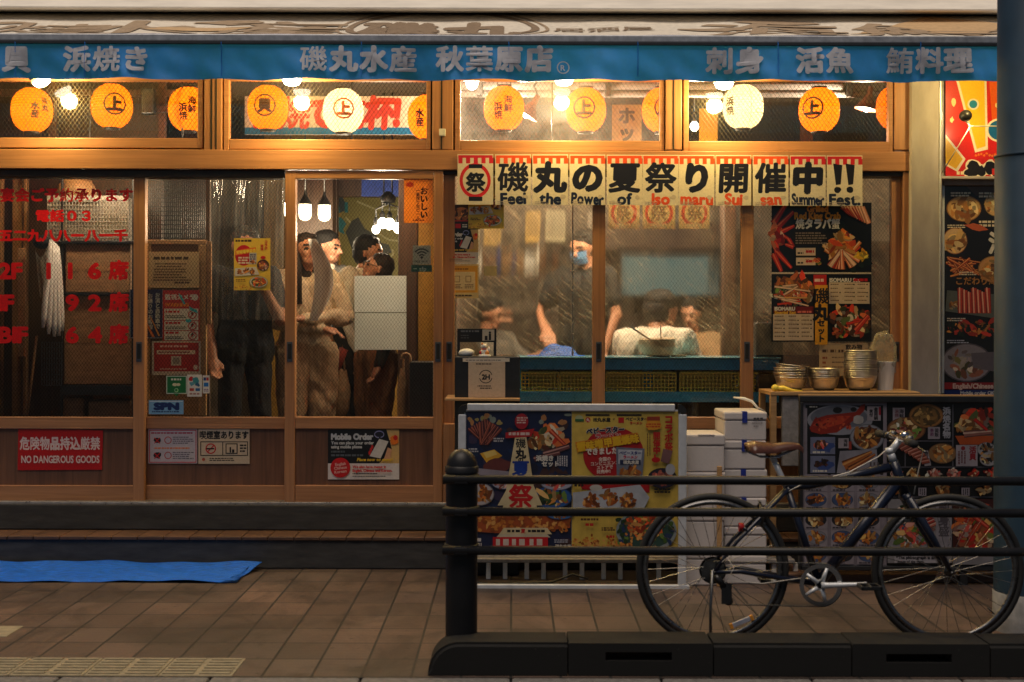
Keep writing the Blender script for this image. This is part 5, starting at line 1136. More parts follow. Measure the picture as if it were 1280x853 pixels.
b = MB(); p = W(583, 447, 8.10); p.z = zt2+.02; b.ball(p, (.045, .03, .024), 16, fn=lambda d, q: q*(1+.18*noise.noise(d*4))); tag(b.build('tissue_wad', 'plastic_white', local=p), 'crumpled pale wad of tissue beside the cat figurine', 'tissue')

# foam boxes in two stacks
boxA = None
def foam_box(name, label, cx, front, w, d, z0, h, tape, cracked=False):
    t = thing(name, label, 'foam box', (cx, front+d/2, z0), 'white foam boxes beside the poster stand')
    b = MB(); lo = h*.70; b.box(cx-w/2+.004, cx+w/2-.004, front+.004, front+d-.004, z0, z0+lo, b=.008); b.build('body', 'foam', t)
    b = MB(); b.box(cx-w/2, cx+w/2, front, front+d, z0+lo+.001, z0+h-.001, b=.009)
    if cracked:
        for k in range(7): b.ball(Vector((cx-w*.15+k*.012, front+.004, z0+h-.004)), (.012, .008, .007), 8, fn=lambda d_, q: q*(1+.4*noise.noise(d_*5+Vector((k, 0, 0)))))
    b.build('lid', 'foam', t)
    if label.startswith('Top white foam box of the taller'):
        P = Print(front-.0008); P.dashes(942, 522, 954, 525, 1, (60, 56, 60), .8); P.dashes(940, 528, 956, 530, 1, (120, 110, 112), .6); P.dashes(942, 532, 950, 534, 1, (120, 110, 112), .6); P.build('stamp', 'print_paper', t, recalc=False)
    if tape:
        b = MB(); X_ = cx+tape; b.box(X_-.014, X_+.014, front-.0015, front+.002, z0+h*.62, z0+h-.004); b.box(X_-.014, X_+.014, front-.0015, front+.05, z0+h-.003, z0+h+.0005); b.build('tape', 'tape_blue', t)
    return t
names = ['bottom', 'second lowest', 'third lowest', 'third highest', 'second highest', 'top']
cx = (W(905, 540, 7.75).x+W(959, 540, 7.75).x)/2; wR = px(54.5, 7.75); hR = .94/6
hs = [.156]*6
for i in range(6): foam_box('foam_box', '%s white foam box of the taller stack behind the saddle%s' % (names[i].capitalize(), ', blue taped' if i > 1 else ''), cx+(.0, .004, -.003, .002, -.004, .0)[i], 7.75+(.0, .004, .002, .006, .0, .003)[i], wR, .37, i*.1566, .1566, (0, 0, -.004, -.012, -.002, -.004)[i] if i > 1 else 0)
cx2 = (W(856, 560, 7.72).x+W(906.5, 560, 7.72).x)/2; wL = px(50.5, 7.72); names4 = ['bottom', 'second from bottom', 'second from top', 'top']
for i in range(4): foam_box('foam_box', '%s white foam box of the lower stack by the poster stand%s' % (names4[i].capitalize(), ', its lid edge broken' if i == 3 else ''), cx2+(.0, -.003, .002, 0)[i], 7.70, wL-.004, .35, i*.205, .205, 0, cracked=i == 3)
b = MB(); b.tube([W(917, 497, 8.0), W(930, 498.5, 7.97), W(940, 502, 7.95), W(947, 510, 7.93), W(955, 514, 8.0), W(962, 524, 8.15), W(968, 531, 8.25)], [.004, .009, .008, .006, .005, .005, .004], 6); tag(b.build('strap', 'plastic_white', local=W(945, 510, 7.93)), 'white plastic strap curling over the top foam box', 'strap')
b = MB(); X0, X1, Z0, Z1 = RC(896.5, 583, 902.5, 622, 7.68); b.box(X0, X1, 7.675, 7.695, 0, Z1, b=.003); tag(b.build('wood_stake', 'table_wood', local=(X0, 7.68, 0)), 'pale wooden stake leaning against the seam of the foam boxes', 'stake')

# blue tarpaulin on the ground by the steps
def tarp(u, v):
    x = -4.6+u*(W(319, 716, 7.95).x+4.6)-(.11*(1-v) if u > .985 else 0); y = 7.735+v*.44+.008*math.sin(x*5); z = .010+.034*v**3+.007*math.sin(x*6+v*4)*math.sin(x*2.3)+.004*math.sin(x*17+v*9); return Vector((x, y, max(z, .004)))
b = MB(); b.grid(tarp, 160, 14); b.grid(lambda u, v: tarp(u, v)-Vector((0, 0, .002)), 160, 14)
tag(b.build('tarpaulin', 'tarp_blue', local=(-3, 7.95, 0), recalc=False), 'blue tarpaulin spread on the pavement along the steps', 'tarpaulin')

# ================================================================ GUARD RAIL, KERB BLOCKS, POLE
YG = 5.93
gr = thing('guard_rail', 'black steel guard rail with a domed post and three pipes at the kerb', 'guard rail', (W(577, 600, YG).x, YG, 0))
def gpost(x):
    b = MB(); r = .0665; zc = W(577, 590, YG).z
    b.lathe([(r, -.02), (r, zc)], (x, YG, 0), 32); b.lathe([(r+.004, zc-.0), (r+.004, zc+.022), (r-.001, zc+.026)], (x, YG, 0), 32)
    b.lathe([((r-.002)*math.cos(a), zc+.024+(r+.006)*math.sin(a)) for a in [i*math.pi/16 for i in range(9)]], (x, YG, 0), 32)
    b.build('post', 'black_paint', gr)
    for y_ in (600, 640, 688):
        b = MB(); z = W(577, y_, YG-.07).z; b.lathe([(r+.001, z-.018), (r+.007, z-.016), (r+.007, z+.016), (r+.001, z+.018)], (x, YG, 0), 28); b.box(x-.03, x+.03, YG-r-.035, YG-r+.01, z-.017, z+.017, b=.006)
        for s_ in (-1, 1): b.lathe([(.008, 0), (.007, -.008), (.001, -.009)], (x+s_*.045, YG-r-.002, z), 8, axis='y')
        b.build('clamp', 'black_paint', gr)
xp = W(577, 700, YG).x; gpost(xp); gpost(xp+3.0)
for y_ in (600, 640, 688.5):
    z = W(577, y_, YG-.09).z; b = MB(); b.tube([(xp-.075, YG-.085, z), (xp+3.4, YG-.085, z)], .0185, 14); b.build('pipe', 'black_paint', gr)
YK = 5.72; kb_h = .133
def kerb_block(x0, x1, label, round_left=False, slot=None, kr=.125):
    t = thing('kerb_block', label, 'kerb block', ((x0+x1)/2, YK+.12, 0), 'black kerb blocks under the guard rail')
    b = MB(); g = .0025; y0, y1 = YK, YK+.22
    if round_left:
        pts = [(x1-g, .002), (x1-g, kb_h)]+[(x0+kr-kr*math.sin(a), kb_h-kr+kr*math.cos(a)) for a in [i*math.pi/2/10 for i in range(11)]]+[(x0, .002)]
    else: pts = [(x1-g, .002), (x1-g, kb_h), (x0+g, kb_h), (x0+g, .002)]
    bm = bmesh.new(); vf = [bm.verts.new((x, y0, z)) for x, z in pts]; f_ = bm.faces.new(vf); r_ = bmesh.ops.extrude_face_region(bm, geom=[f_])
    bmesh.ops.translate(bm, verts=[v for v in r_['geom'] if isinstance(v, bmesh.types.BMVert)], vec=(0, y1-y0, 0))
    top = [e for e in bm.edges if all(v.co.z > .004 for v in e.verts) and abs(e.verts[0].co.y-e.verts[1].co.y) < 1e-4 and e.calc_length() < 3]
    if slot is None:
        bmesh.ops.bevel(bm, geom=top, offset=.016, segments=3, affect='EDGES')
        bm.verts.index_update(); b.add([v.co.copy() for v in bm.verts], [[v.index for v in f.verts] for f in bm.faces])
    else:
        s0, s1, z0, z1 = slot; X0, X1 = pts[-2][0] if round_left else x0+g, x1-g
        b.box(X0, s0, y0, y1, .002, kb_h-.02, b=0); b.box(s1, X1, y0, y1, .002, kb_h-.02, b=0); b.box(s0, s1, y0, y1, .002, z0); b.box(s0, s1, y0, y1, z1, kb_h-.02)
        b.prism([(X0, kb_h-.02), (X1, kb_h-.02), (X1, kb_h-.006), (X1-.004, kb_h), (X0+.004, kb_h), (X0, kb_h-.006)], y0+.0, y1)
    bm.free(); b.build('body', 'kerb_rubber', t)
KX = [W(x_, 820, YK).x for x_ in (535, 710, 892, 1065, 1238, 1412, 1590)]
zs = [W(800, y_, YK).z for y_ in (826.5, 815.5)]
kerb_block(KX[0], KX[1], 'rounded black end block of the kerb, at the guard post', True)
kerb_block(KX[1], KX[2], 'black kerb block with a drain slot below the rear wheel', slot=(W(757, 820, YK).x, W(840, 820, YK).x, *zs))
kerb_block(KX[2], KX[3], 'plain black kerb block between the two slotted ones')
kerb_block(KX[3], KX[4], 'black kerb block with a drain slot below the front wheel', slot=(W(1108, 820, YK).x, W(1190, 820, YK).x, *[z-.004 for z in zs]))
kerb_block(KX[4], KX[5], 'black kerb block at the foot of the blue pole'); kerb_block(KX[5], KX[6], 'black kerb block beyond the blue pole, past the frame edge')
up = thing('utility_pole', 'thick blue grey painted pole standing behind the front wheel of the bicycle', 'pole', (2.425, 6.62, 0))
b = MB(); r_ = .172; zj = W(1250, 190, 6.45).z
b.lathe([(r_, .16), (r_, zj), (r_-.010, zj+.008), (r_-.010, 5.2)], (2.425, 6.62, 0), 40); b.build('shaft', 'pole_paint', up)
b = MB(); b.lathe([(r_+.004, -.02), (r_+.004, .175), (r_, .18)], (2.425, 6.62, 0), 40); b.build('foot', 'pole_base', up)
b = MB(); b.lathe([(r_+.001, zj-.006), (r_+.004, zj-.004), (r_+.004, zj+.004), (r_, zj+.007)], (2.425, 6.62, 0), 40); b.build('joint_ring', 'pole_paint', up)

# ================================================================ BICYCLE
YB = 6.26
bk = thing('bicycle', 'dark blue city bicycle with a brown leather saddle leaning behind the guard rail', 'bicycle', (W(1037, 807, YB).x, YB, 0))
def B(x, y, dy=0):
    p = W(x, y, YB); p.y += dy; return p
def wheel(cx, cy, extra):
    c0 = B(cx, cy); r = .3365; c0.z = r+.001
    root = bpy.data.objects.new('wheel', None)
    b = MB(); n = 72
    b.tube([c0+Vector(((r-.015)*math.cos(2*math.pi*i/n), 0, (r-.015)*math.sin(2*math.pi*i/n))) for i in range(n)], .0155, 12, closed=True)
    w = b.build('wheel', 'tyre', bk)
    b = MB()
    b.lathe([(r-.030, -.010), (r-.028, -.012), (r-.048, -.009), (r-.052, 0), (r-.048, .009), (r-.028, .012), (r-.030, .010)], c0, 72, axis='y'); b.build('rim', 'rim', w)
    b = MB(); k = 32
    for i in range(k):
        sd = 1 if i % 2 else -1; a = 2*math.pi*i/k; a2 = a+(.95 if (i//2) % 2 else -.95)
        p = c0+Vector((.022*math.cos(a2), sd*.028, .022*math.sin(a2))); q = c0+Vector(((r-.05)*math.cos(a), sd*.003, (r-.05)*math.sin(a))); b.tube([p, q], .00125, 4, caps=False)
    o = b.build('spoke', 'spoke', w)
    b = MB(); b.tube([c0+Vector((0, -.05, 0)), c0+Vector((0, -.03, 0)), c0+Vector((0, -.028, 0)), c0+Vector((0, .028, 0)), c0+Vector((0, .03, 0)), c0+Vector((0, .05, 0))], [.009, .009, .024, .024, .009, .009], 14); b.tube([c0+Vector((0, -.07, 0)), c0+Vector((0, .07, 0))], .005, 8); b.build('hub', 'steel_dark', w)
    if extra:
        b = MB(); q = B(927, 778); d = (q-c0).normalized(); t_ = Vector((d.z, 0, -d.x))
        xf = Matrix.Translation(c0+d*.262-Vector((0, .006, 0))) @ Matrix((( .92, 0, -.38, 0), (0, 1, 0, 0), (.38, 0, .92, 0), (0, 0, 0, 1)))
        b.box(-.048, .048, -.006, .006, -.011, .011, b=.003, xf=xf); b.build('reflector', 'reflector_clear', w)
        b = MB(); b.box(-.056, -.040, -.007, .007, -.013, .013, b=.003, xf=xf); b.box(.040, .056, -.007, .007, -.013, .013, b=.003, xf=xf); b.build('amber_reflector', 'reflector_amber', w)
    else:
        b = MB(); q = B(1243, 768); d = (q-c0).normalized(); b.tube([c0+d*(r-.055), c0+d*(r-.095)], .0035, 6); b.build('valve', 'black_plastic', w)
    bpy.data.objects.remove(root); return c0
RA = wheel(890.5, 711.5, True); FA = wheel(1184.5, 711.5, False)
BBp = B(1023, 729); ST = B(982, 604); HT, HB_ = B(1117, 577), B(1131, 617)
b = MB()
b.tube([BBp, ST], [.0165, .0155], 14); b.tube([ST+Vector((0, 0, -.015)), B(1010, 608), B(1060, 596), B(1112, 584)], [.015, .016, .018, .021], 14)
b.tube([BBp, B(1122, 602)], [.025, .027], 14); b.tube([HT, HB_], [.021, .023], 16); b.tube([BBp+Vector((0, -.035, 0)), BBp+Vector((0, .035, 0))], .021, 14)
for s_ in (-1, 1):
    dz = Vector((0, s_*.062, 0)); b.tube([BBp+Vector((-.02, s_*.022, 0)), RA+dz*.75+Vector((.12, 0, .0)), RA+dz], [.011, .011, .009], 8); b.tube([ST+Vector((.01, s_*.014, -.025)), RA+dz*.75+Vector((.10, 0, .13)), RA+dz], [.010, .009, .008], 8)
b.tube([B(930, 660)+Vector((0, -.05, 0)), B(930, 660)+Vector((0, .05, 0))], .007, 8)
b.build('frame', 'bike_blue', bk)
b = MB(); cr = HB_+Vector((.004, 0, -.015)); b.tube([HB_, cr], .024, 14)
b.tube([cr+Vector((0, -.055, -.002)), cr+Vector((0, .055, -.002))], .018, 12)
for s_ in (-1, 1): b.tube([cr+Vector((0, s_*.05, 0)), cr*.45+FA*.55+Vector((.004, s_*.052, 0)), FA+Vector((0, s_*.052, 0))], [.019, .016, .010], 10)
b.build('fork', 'bike_blue', bk)
b = MB(); b.tube([ST+Vector((.004, 0, -.02)), B(968.5, 578)], .0135, 14); p = B(966.5, 573); b.tube([p+Vector((0, -.02, 0)), p+Vector((0, .02, 0))], .013, 10); b.tube([B(968.5, 578), p], .014, 10); b.build('seat_post', 'aluminium', bk)
b = MB(); b.tube([ST+Vector((.002, -.022, -.004)), ST+Vector((.002, .022, -.004))], .006, 8); b.lathe([(.0185, -.012), (.0185, .012)], ST, 14, cap=True); b.build('seat_clamp', 'chrome', bk)
def sad(u, v):           # u along from tail to nose, v across
    xx = B(930, 560).x+u*(B(1004, 560).x-B(930, 560).x); ed = min(1, math.sqrt(max(u, 0)/.13)); wd = (.078*(1-u)+.017)*ed*(1 if u < .97 else .6); a = (v-.5)*math.pi
    top = [.0, .010, .004, -.001, .003, .003, -.004]; i_ = u*6; k = min(int(i_), 5); tz = top[k]*(1-(i_-k))+top[k+1]*(i_-k)
    if u > .93: tz -= (u-.93)*.22
    y = wd*math.sin(a); dep = (.034*(1-u)+.022)*max(ed, .15); z = W(966, 554.0, YB).z+tz-dep*(1-math.cos(a))*.9; return Vector((xx, YB+y, z))
b = MB(); b.grid(sad, 24, 18); b.grid(lambda u, v: sad(u, v)-Vector((0, 0, .004)), 24, 18)
b.build('saddle', 'saddle_leather', bk, recalc=False); sdl = bk.children[-1]
b = MB()
for s_ in (-1, 1): b.tube([B(934, 565)+Vector((0, s_*.04, 0)), B(950, 571)+Vector((0, s_*.022, 0)), B(970, 571.5)+Vector((0, s_*.022, 0)), B(998, 560)+Vector((0, s_*.010, 0))], .0038, 6)
b.tube([B(960, 571)+Vector((0, -.03, 0)), B(974, 571)+Vector((0, -.03, 0))], .005, 6); b.build('saddle_rail', 'chrome', bk)
for s_ in (-1, 1):
    b = MB(); b.tube([B(936, 565)+Vector((.012*math.cos(a*1.0), s_*.035+.012*math.sin(a), -.004+.0022*k)) for k, a in enumerate([i*math.pi/4 for i in range(14)])], .0028, 5); b.build('spring', 'steel_dark', bk)
# stem and flat handlebar
b = MB(); b.tube([HT, B(1113, 566)], .0175, 14); b.tube([B(1113, 566), B(1125, 549)], [.017, .015], 12); b.tube([B(1112, 560), B(1112.5, 567)], .019, 14); b.build('stem', 'aluminium', bk)
hb = B(1125, 548.5)
b = MB(); b.tube([hb+Vector((-.02, -.29, .0)), hb+Vector((-.005, -.12, .002)), hb, hb+Vector((-.005, .12, .002)), hb+Vector((-.02, .29, 0))], .0125, 12); b.build('handlebar', 'chrome', bk)
for s_ in (-1, 1):
    b = MB(); b.tube([hb+Vector((-.011, s_*.17, .001)), hb+Vector((-.02, s_*.295, 0))], [.0165, .0175], 14); b.build('grip', 'grip', bk)
    b = MB(); q = hb+Vector((-.008, s_*.155, .001)); b.lathe([(.018, -.012), (.018, .012)], q, 12, axis='y', cap=True); b.tube([q+Vector((.012, 0, -.006)), q+Vector((.035, s_*.02, -.022)), q+Vector((.040, s_*.10, -.034)), q+Vector((.038, s_*.125, -.034))], [.006, .005, .005, .006], 8); b.ball(q+Vector((.012, -s_*.02, .012)), (.020, .022, .014), 10); b.build('brake_lever', 'steel_dark', bk)
b = MB(); q = hb+Vector((0, -.07, .018)); b.lathe([(.022, 0), (.021, .010), (.012, .019), (.001, .021)], q, 16); b.build('bell', 'chrome', bk)
b = MB(); b.tube([hb+Vector((.03, -.12, -.01)), B(1150, 562, -.05), B(1146, 590, -.02), B(1140, 617, -.03)], .0025, 5); b.tube([hb+Vector((.03, .12, -.01)), B(1100, 572, .03), B(1060, 590, -.02), B(1000, 606, -.02), B(975, 618, -.02), B(958, 642, -.02)], .0025, 5); b.tube([B(1010, 720, -.03), B(950, 726, -.07), B(905, 722, -.08), B(914, 706, -.08), B(906, 694, -.07), B(896, 704, -.06)], .002, 5)
b.build('brake_cable', 'cable', bk)
def caliper(p, label=None):
    b = MB()
    for s_ in (-1, 1): b.tube([p+Vector((0, s_*.012, .02)), p+Vector((0, s_*.045, .0)), p+Vector((.006, s_*.040, -.045)), p+Vector((.004, s_*.02, -.065))], [.007, .008, .007, .006], 7); b.box(p.x-.028, p.x+.022, p.y+s_*.018-.005, p.y+s_*.018+.005, p.z-.072, p.z-.058, b=.002)
    b.tube([p+Vector((0, -.02, .03)), p+Vector((0, .035, .03))], .004, 6); b.build('brake', 'steel_dark', bk)
caliper(B(1137, 632, -.0)); caliper(B(950, 636))
# crankset, chain, gears
b = MB(); cp = BBp+Vector((0, -.048, 0)); n = 64
pr = []
for i in range(n*2):
    a = math.pi*i/n; r_ = .094 if i % 2 else .0905; pr.append((r_*math.cos(a), r_*math.sin(a)))
vs = [cp+Vector((x, dy, z)) for dy in (-.003, .003) for x, z in pr]+[cp+Vector((.074*math.cos(math.pi*i/n), dy, .074*math.sin(math.pi*i/n))) for dy in (-.003, .003) for i in range(n*2)]
N = 2*n; fs = []
for i in range(N):
    j = (i+1) % N; fs += [(i, j, 2*N+j, 2*N+i), (N+i, 3*N+i, 3*N+j, N+j), (i, N+i, N+j, j), (2*N+i, 2*N+j, 3*N+j, 3*N+i)]
b.add(vs, fs); ch_ = b.build('chainring', 'chrome', bk)
b = MB()
for k in range(5): a = math.radians(-2+72*k); b.tube([cp+Vector((.018*math.cos(a), -.004, .018*math.sin(a))), cp+Vector((.078*math.cos(a), -.002, .078*math.sin(a)))], [.011, .007], 8)
b.lathe([(.024, -.012), (.024, .006), (.018, .01)], cp, 18, axis='y'); b.build('spider', 'aluminium', ch_)
for s_, ex in ((-1, (1078, 727)), (1, (968, 731))):
    e = B(*ex); e.y = YB+s_*.072; b = MB(); s0 = BBp+Vector((0, s_*.062, 0)); d = (e-s0)
    b.tube([s0, s0+d*.15, s0+d*.9, e], [.016, .013, .010, .012], 10); ca = b.build('crank_arm', 'aluminium', bk)
    b = MB(); q = e+Vector((0, s_*.055, 0)); b.box(q.x-.045, q.x+.045, q.y-.045*s_, q.y-.037*s_, q.z-.009, q.z+.009, b=.003); b.box(q.x-.045, q.x+.045, q.y+.037*s_, q.y+.045*s_, q.z-.009, q.z+.009, b=.003); b.tube([e, q+Vector((0, s_*.04, 0))], .009, 8)
    for k in (-1, 1): b.box(q.x+k*.04-.006, q.x+k*.04+.006, q.y-.045, q.y+.045, q.z-.008, q.z+.008, b=.003)
    b.build('pedal', 'black_plastic', ca)
b = MB(); gc = RA+Vector((0, -.036, 0))
for k, r_ in enumerate((.052, .047, .042, .037, .032, .028, .024)): b.lathe([(.012, -.0012), (r_, -.0012), (r_, .0012), (.012, .0012)], gc+Vector((0, .014-.0045*k, 0)), 30, axis='y', sm=False)
b.lathe([(.060, .018), (.060, .020), (.014, .020)], gc, 30, axis='y'); b.build('cassette', 'steel_dark', bk)
b = MB(); q1 = RA+Vector((.045, -.058, -.062)); q2 = RA+Vector((.062, -.058, -.125)); b.tube([RA+Vector((.006, -.056, -.014)), RA+Vector((.014, -.064, -.03)), q1], [.014, .016, .012], 8); b.tube([q1, q2], .008, 6)
for q in (q1, q2): b.lathe([(.021, -.004), (.021, .004)], q, 14, axis='y', cap=True)
b.box(q1.x-.014, q2.x+.014, q1.y-.008, q1.y-.005, q2.z-.014, q1.z+.014, b=.002); b.build('derailleur', 'black_plastic', bk)
b = MB(); cy = YB-.046
top0, top1 = Vector((RA.x, cy, RA.z+.043)), Vector((BBp.x, cy, BBp.z+.094)); lo0, lo1 = Vector((q2.x, cy, q2.z-.02)), Vector((BBp.x, cy, BBp.z-.094))
for (p0, p1) in ((top0, top1), (lo0, lo1)):
    k = 70
    for i in range(k):
        a_, c_ = p0.lerp(p1, i/k), p0.lerp(p1, (i+.72)/k); b.tube([a_, c_], .0042 if i % 2 else .0032, 5)
b.tube([Vector((BBp.x+.094*math.cos(a), cy, BBp.z+.094*math.sin(a))) for a in [math.pi/2-math.pi*i/20 for i in range(21)]], .004, 5); b.tube([Vector((q1.x+.02, cy, q1.z)), Vector((q2.x-.018, cy, q2.z))], .004, 5)
b.build('chain', 'steel_dark', bk)
b = MB(); b.tube([RA+Vector((-.01, -.075, .01)), RA+Vector((-.02, -.085, -.16)), Vector((RA.x-.022, YB-.10, .006))], [.008, .006, .006], 8); b.build('kickstand', 'steel_dark', bk)
b = MB(); q = B(927, 659, -.0); b.lathe([(.019, -.012), (.019, .008), (.001, .012)], q, 16, axis='x'); b.build('rear_reflector', 'reflector_red', bk)

# ================================================================ INSIDE, BEHIND THE GLASS
def point(parent, loc, w, col=(1, .80, .54), r=.05, spot=None):
    L = bpy.data.lights.new('lamp_light', 'SPOT' if spot else 'POINT'); L.energy = w; L.color = col; L.shadow_soft_size = r
    l = bpy.data.objects.new('lamp_light', L); C.objects.link(l); l.parent = parent; l.location = Vector(loc)-origin(parent)
    if spot: L.spot_size = R(spot[0]); L.spot_blend = .5; l.rotation_euler = spot[1]
    return l
# T2: banner; T3: plaque; T4: yellow panel; ceiling pipes
P = Print(9.30); P.sheet(306, 120.5, 545, 169, (222, 206, 180), th=.004); P.rect(306, 159.5, 545, 168.5, (20, 110, 160))
for ch, x in zip('浜焼で乾杯！', (336, 369, 400, 437, 475, 506)): P.text(ch, x, 141, 42, (206, 56, 24), .06, al='c', sx=.9, shear=.08)
poster('toast_banner', 'white banner with big red lettering and a blue hem behind the lanterns', 'banner', P, 'print_fabric')
P = Print(9.25); P.sheet(765, 131, 802, 215, (196, 160, 96), th=.012); P.text('ホッピー', 783.5, 134, 22, (70, 50, 30), .05, vert=True)
poster('plaque', 'beige plaque with vertical brown lettering hung behind the transom glass', 'plaque', P)
P = Print(9.35); P.sheet(874, 136, 897, 200, (226, 160, 50), th=.01); P.sheet(1000, 150, 1016, 200, (90, 60, 34), th=.01)
poster('price_strip', 'plain orange yellow paper strip beside the white lantern', 'paper', P)
t = thing('ceiling_pipe', 'pale pipes running under the restaurant ceiling', 'pipe', W(720, 112, 9.5))
for y_, r_ in ((108, .03), (118, .022)): b = MB(); p0, p1 = W(560, y_, 9.5), W(1140, y_, 9.5); b.tube([p0, p1], r_, 10); b.build('pipe', 'plaster', t)
b = MB()
for x_ in (600, 760, 900, 1060): p = W(x_, 112, 9.5); b.box(p.x-.02, p.x+.02, 9.44, 9.56, p.z-.05, 3.1, b=.004)
b.build('bracket', 'steel_dark', t)
def clamp_lamp(label, hx, hy, bx, by, Y, w, s=1):
    h_, q = W(hx, hy, Y), W(bx, by, Y); t = thing('clamp_lamp', label, 'lamp', h_, 'clamp lamps under the restaurant ceiling'); d = (q-h_).normalized()
    z = Vector((0, 0, 1)); m = d.to_track_quat('Z', 'Y').to_matrix().to_4x4(); m.translation = h_
    b = MB(); b.lathe([(.018, -.05), (.02, 0), (.045, .05), (.078, .10), (.080, .104), (.074, .10), (.04, .05), (.012, .01)], (0, 0, 0), 24); b.v = [tuple(m @ Vector(v)) for v in b.v]; b.build('shade', 'lamp_red', t)
    b = MB(); b.ball((0, 0, .075), (.034, .034, .045), 14); b.v = [tuple(m @ Vector(v)) for v in b.v]; b.build('bulb', 'bulb_white', t)
    b = MB(); a = m @ Vector((0, 0, -.05)); b.tube([a, a+Vector((-.03, 0, .06)), a+Vector((.02, 0, .14)), Vector((a.x+.01, a.y, 3.1))], .008, 7); b.box(a.x-.03, a.x+.04, a.y-.02, a.y+.02, a.z+.11, a.z+.16, b=.005); b.build('arm', 'steel_dark', t)
    point(t, m @ Vector((0, 0, .16)), w)
clamp_lamp('red brown clamp lamp pointing down beside the seafood lantern', 668, 128, 650, 158, 9.3, 70)
clamp_lamp('red clamp lamp beside the plain orange lantern, glowing rim below', 1087, 118, 1080, 150, 9.4, 45)
def bare(name, label, x, y, Y, w, r=.04):
    p = W(x, y, Y); t = thing(name, label, 'lamp', p); b = MB(); b.ball(p, (r, r, r*1.1), 16); b.build('bulb', 'bulb_white', t)
    b = MB(); b.lathe([(.018, 0), (.02, .05), (.012, .06)], p+Vector((0, 0, r)), 12); b.tube([p+Vector((0, 0, r+.05)), Vector((p.x, p.y, 3.1))], .005, 6); b.build('socket', 'steel_dark', t); point(t, p+Vector((0, -.02, -r-.05)), w); return t
bare('ceiling_or_fill_bulb', 'bright bare bulb in the corner of the clamp lamp transom', 590, 104, 9.0, 35)
bare('ceiling_or_fill_bulb', 'bright bare bulb low beside the orange yellow paper strip', 868, 158, 9.6, 45, .03)
bare('ceiling_or_fill_bulb', 'added fill bulb hidden behind the festival sheets over the staff member in black', 690, 222, 9.2, 22)  # added out of sight to brighten the staff and hazy window
bare('ceiling_or_fill_bulb', 'added fill bulb hidden behind the festival sheets over the bowl stack on the counter', 832, 222, 9.25, 38)  # added out of sight to light diner, bowls and counter
bare('ceiling_or_fill_bulb', 'added fill bulb unseen behind the beam over the storage rack', 112, 200, 8.70, 11, .03)  # unseen added light for the rack behind the first door
bare('ceiling_or_fill_bulb', 'added fill bulb unseen behind the beam over the person in beige', 440, 198, 8.85, 11, .03)  # unseen added light for the people behind the third door
bare('ceiling_or_fill_bulb', 'added unseen bulb brightening the back of the room behind the shelf unit', 700, 196, 12.0, 34)  # added to light the back wall behind the dark figures
bare('ceiling_or_fill_bulb', 'added fill bulb unseen behind the beam over the wooden notice board', 228, 200, 8.66, 6, .03)  # unseen added light for the notice board
# glass lantern lamps and bulb cluster behind the third door
for k, (x, y) in enumerate(((363, 264), (381.5, 266), (405.5, 267))):
    p = W(x, y, 10.6); t = thing('pendant_lamp', ('glass shaded pendant cut by the door stile', 'glass shaded pendant between the two other glass pendants', 'glass shaded pendant nearest the teal star')[k], 'lamp', p, 'glass pendant lamps behind the third door')
    b = MB(); b.lathe([(.046, .06), (.047, -.01), (.043, -.035), (.028, -.053), (.001, -.06)], p, 20); b.build('glass_shade', 'bulb_warm', t)
    b = MB(); b.lathe([(.05, .06), (.05, .07), (.03, .10), (.012, .13), (.01, .16)], p, 18); b.tube([p+Vector((0, 0, .15)), Vector((p.x, p.y, 3.1))], .005, 6); b.build('cap', 'steel_dark', t); point(t, p+Vector((0, -.07, -.09)), 7)
p = W(484, 282, 10.4); t = thing('chandelier', 'cluster of four bright bulbs on a black fitting under the blue cloth', 'chandelier', p)
for (x, y, r_) in ((470, 287, .030), (478, 279, .036), (487, 280, .038), (498, 285, .036)):
    q = W(x, y, 10.4+rnd.uniform(-.1, .1)); b = MB(); b.ball(q, (r_, r_, r_*1.15), 14); b.build('bulb', 'bulb_white', t); b = MB(); b.lathe([(.016, .03), (.02, .07), (.006, .09)], q, 10); b.tube([q+Vector((0, 0, .08)), q+Vector((0, 0, .15)), W(485, 255, 10.4)], .006, 6); b.build('socket', 'black_plastic', t)
b = MB(); q = W(485, 250, 10.4); b.lathe([(.05, -.02), (.06, .02), (.02, .06)], q, 16); b.tube([q+Vector((-.03, 0, .05)), Vector((q.x-.03, q.y, 3.1))], .006, 6); b.tube([q+Vector((.03, 0, .05)), Vector((q.x+.03, q.y, 3.1))], .006, 6); b.build('fitting', 'black_plastic', t); point(t, W(484, 296, 10.35), 50, r=.12)
# painted wall, beams and hangings behind the third door
YWL = 12.2
x0, x1 = W(330, 300, YWL).x, W(560, 300, YWL).x
b = MB(); b.box(x0, x1, YWL, YWL+.06, .335, 3.1); tag(b.build('yellow_wall', 'mural_yellow'), kind='structure')
P = Print(YWL-.002)
P.poly([(428, 250), (455, 234), (505, 238), (522, 262), (514, 300), (502, 340), (490, 372), (450, 380), (428, 350), (424, 300)], (150, 140, 64)); OL = (196, 190, 130)
for pts in ([(432, 272), (452, 292), (470, 290), (486, 300), (504, 302), (508, 292), (498, 284)], [(446, 252), (470, 262), (500, 262), (520, 272)], [(470, 300), (484, 316), (490, 312), (492, 318), (480, 326)]):
    for a_, b_ in zip(pts, pts[1:]): P.line(*a_, *b_, 2.2, OL)
P.poly([(432, 290), (440, 276), (448, 272), (456, 286), (470, 294), (480, 308), (462, 316), (440, 312)], (40, 44, 34)); P.poly([(470, 302), (486, 306), (490, 316), (478, 320), (468, 314)], (50, 54, 40))
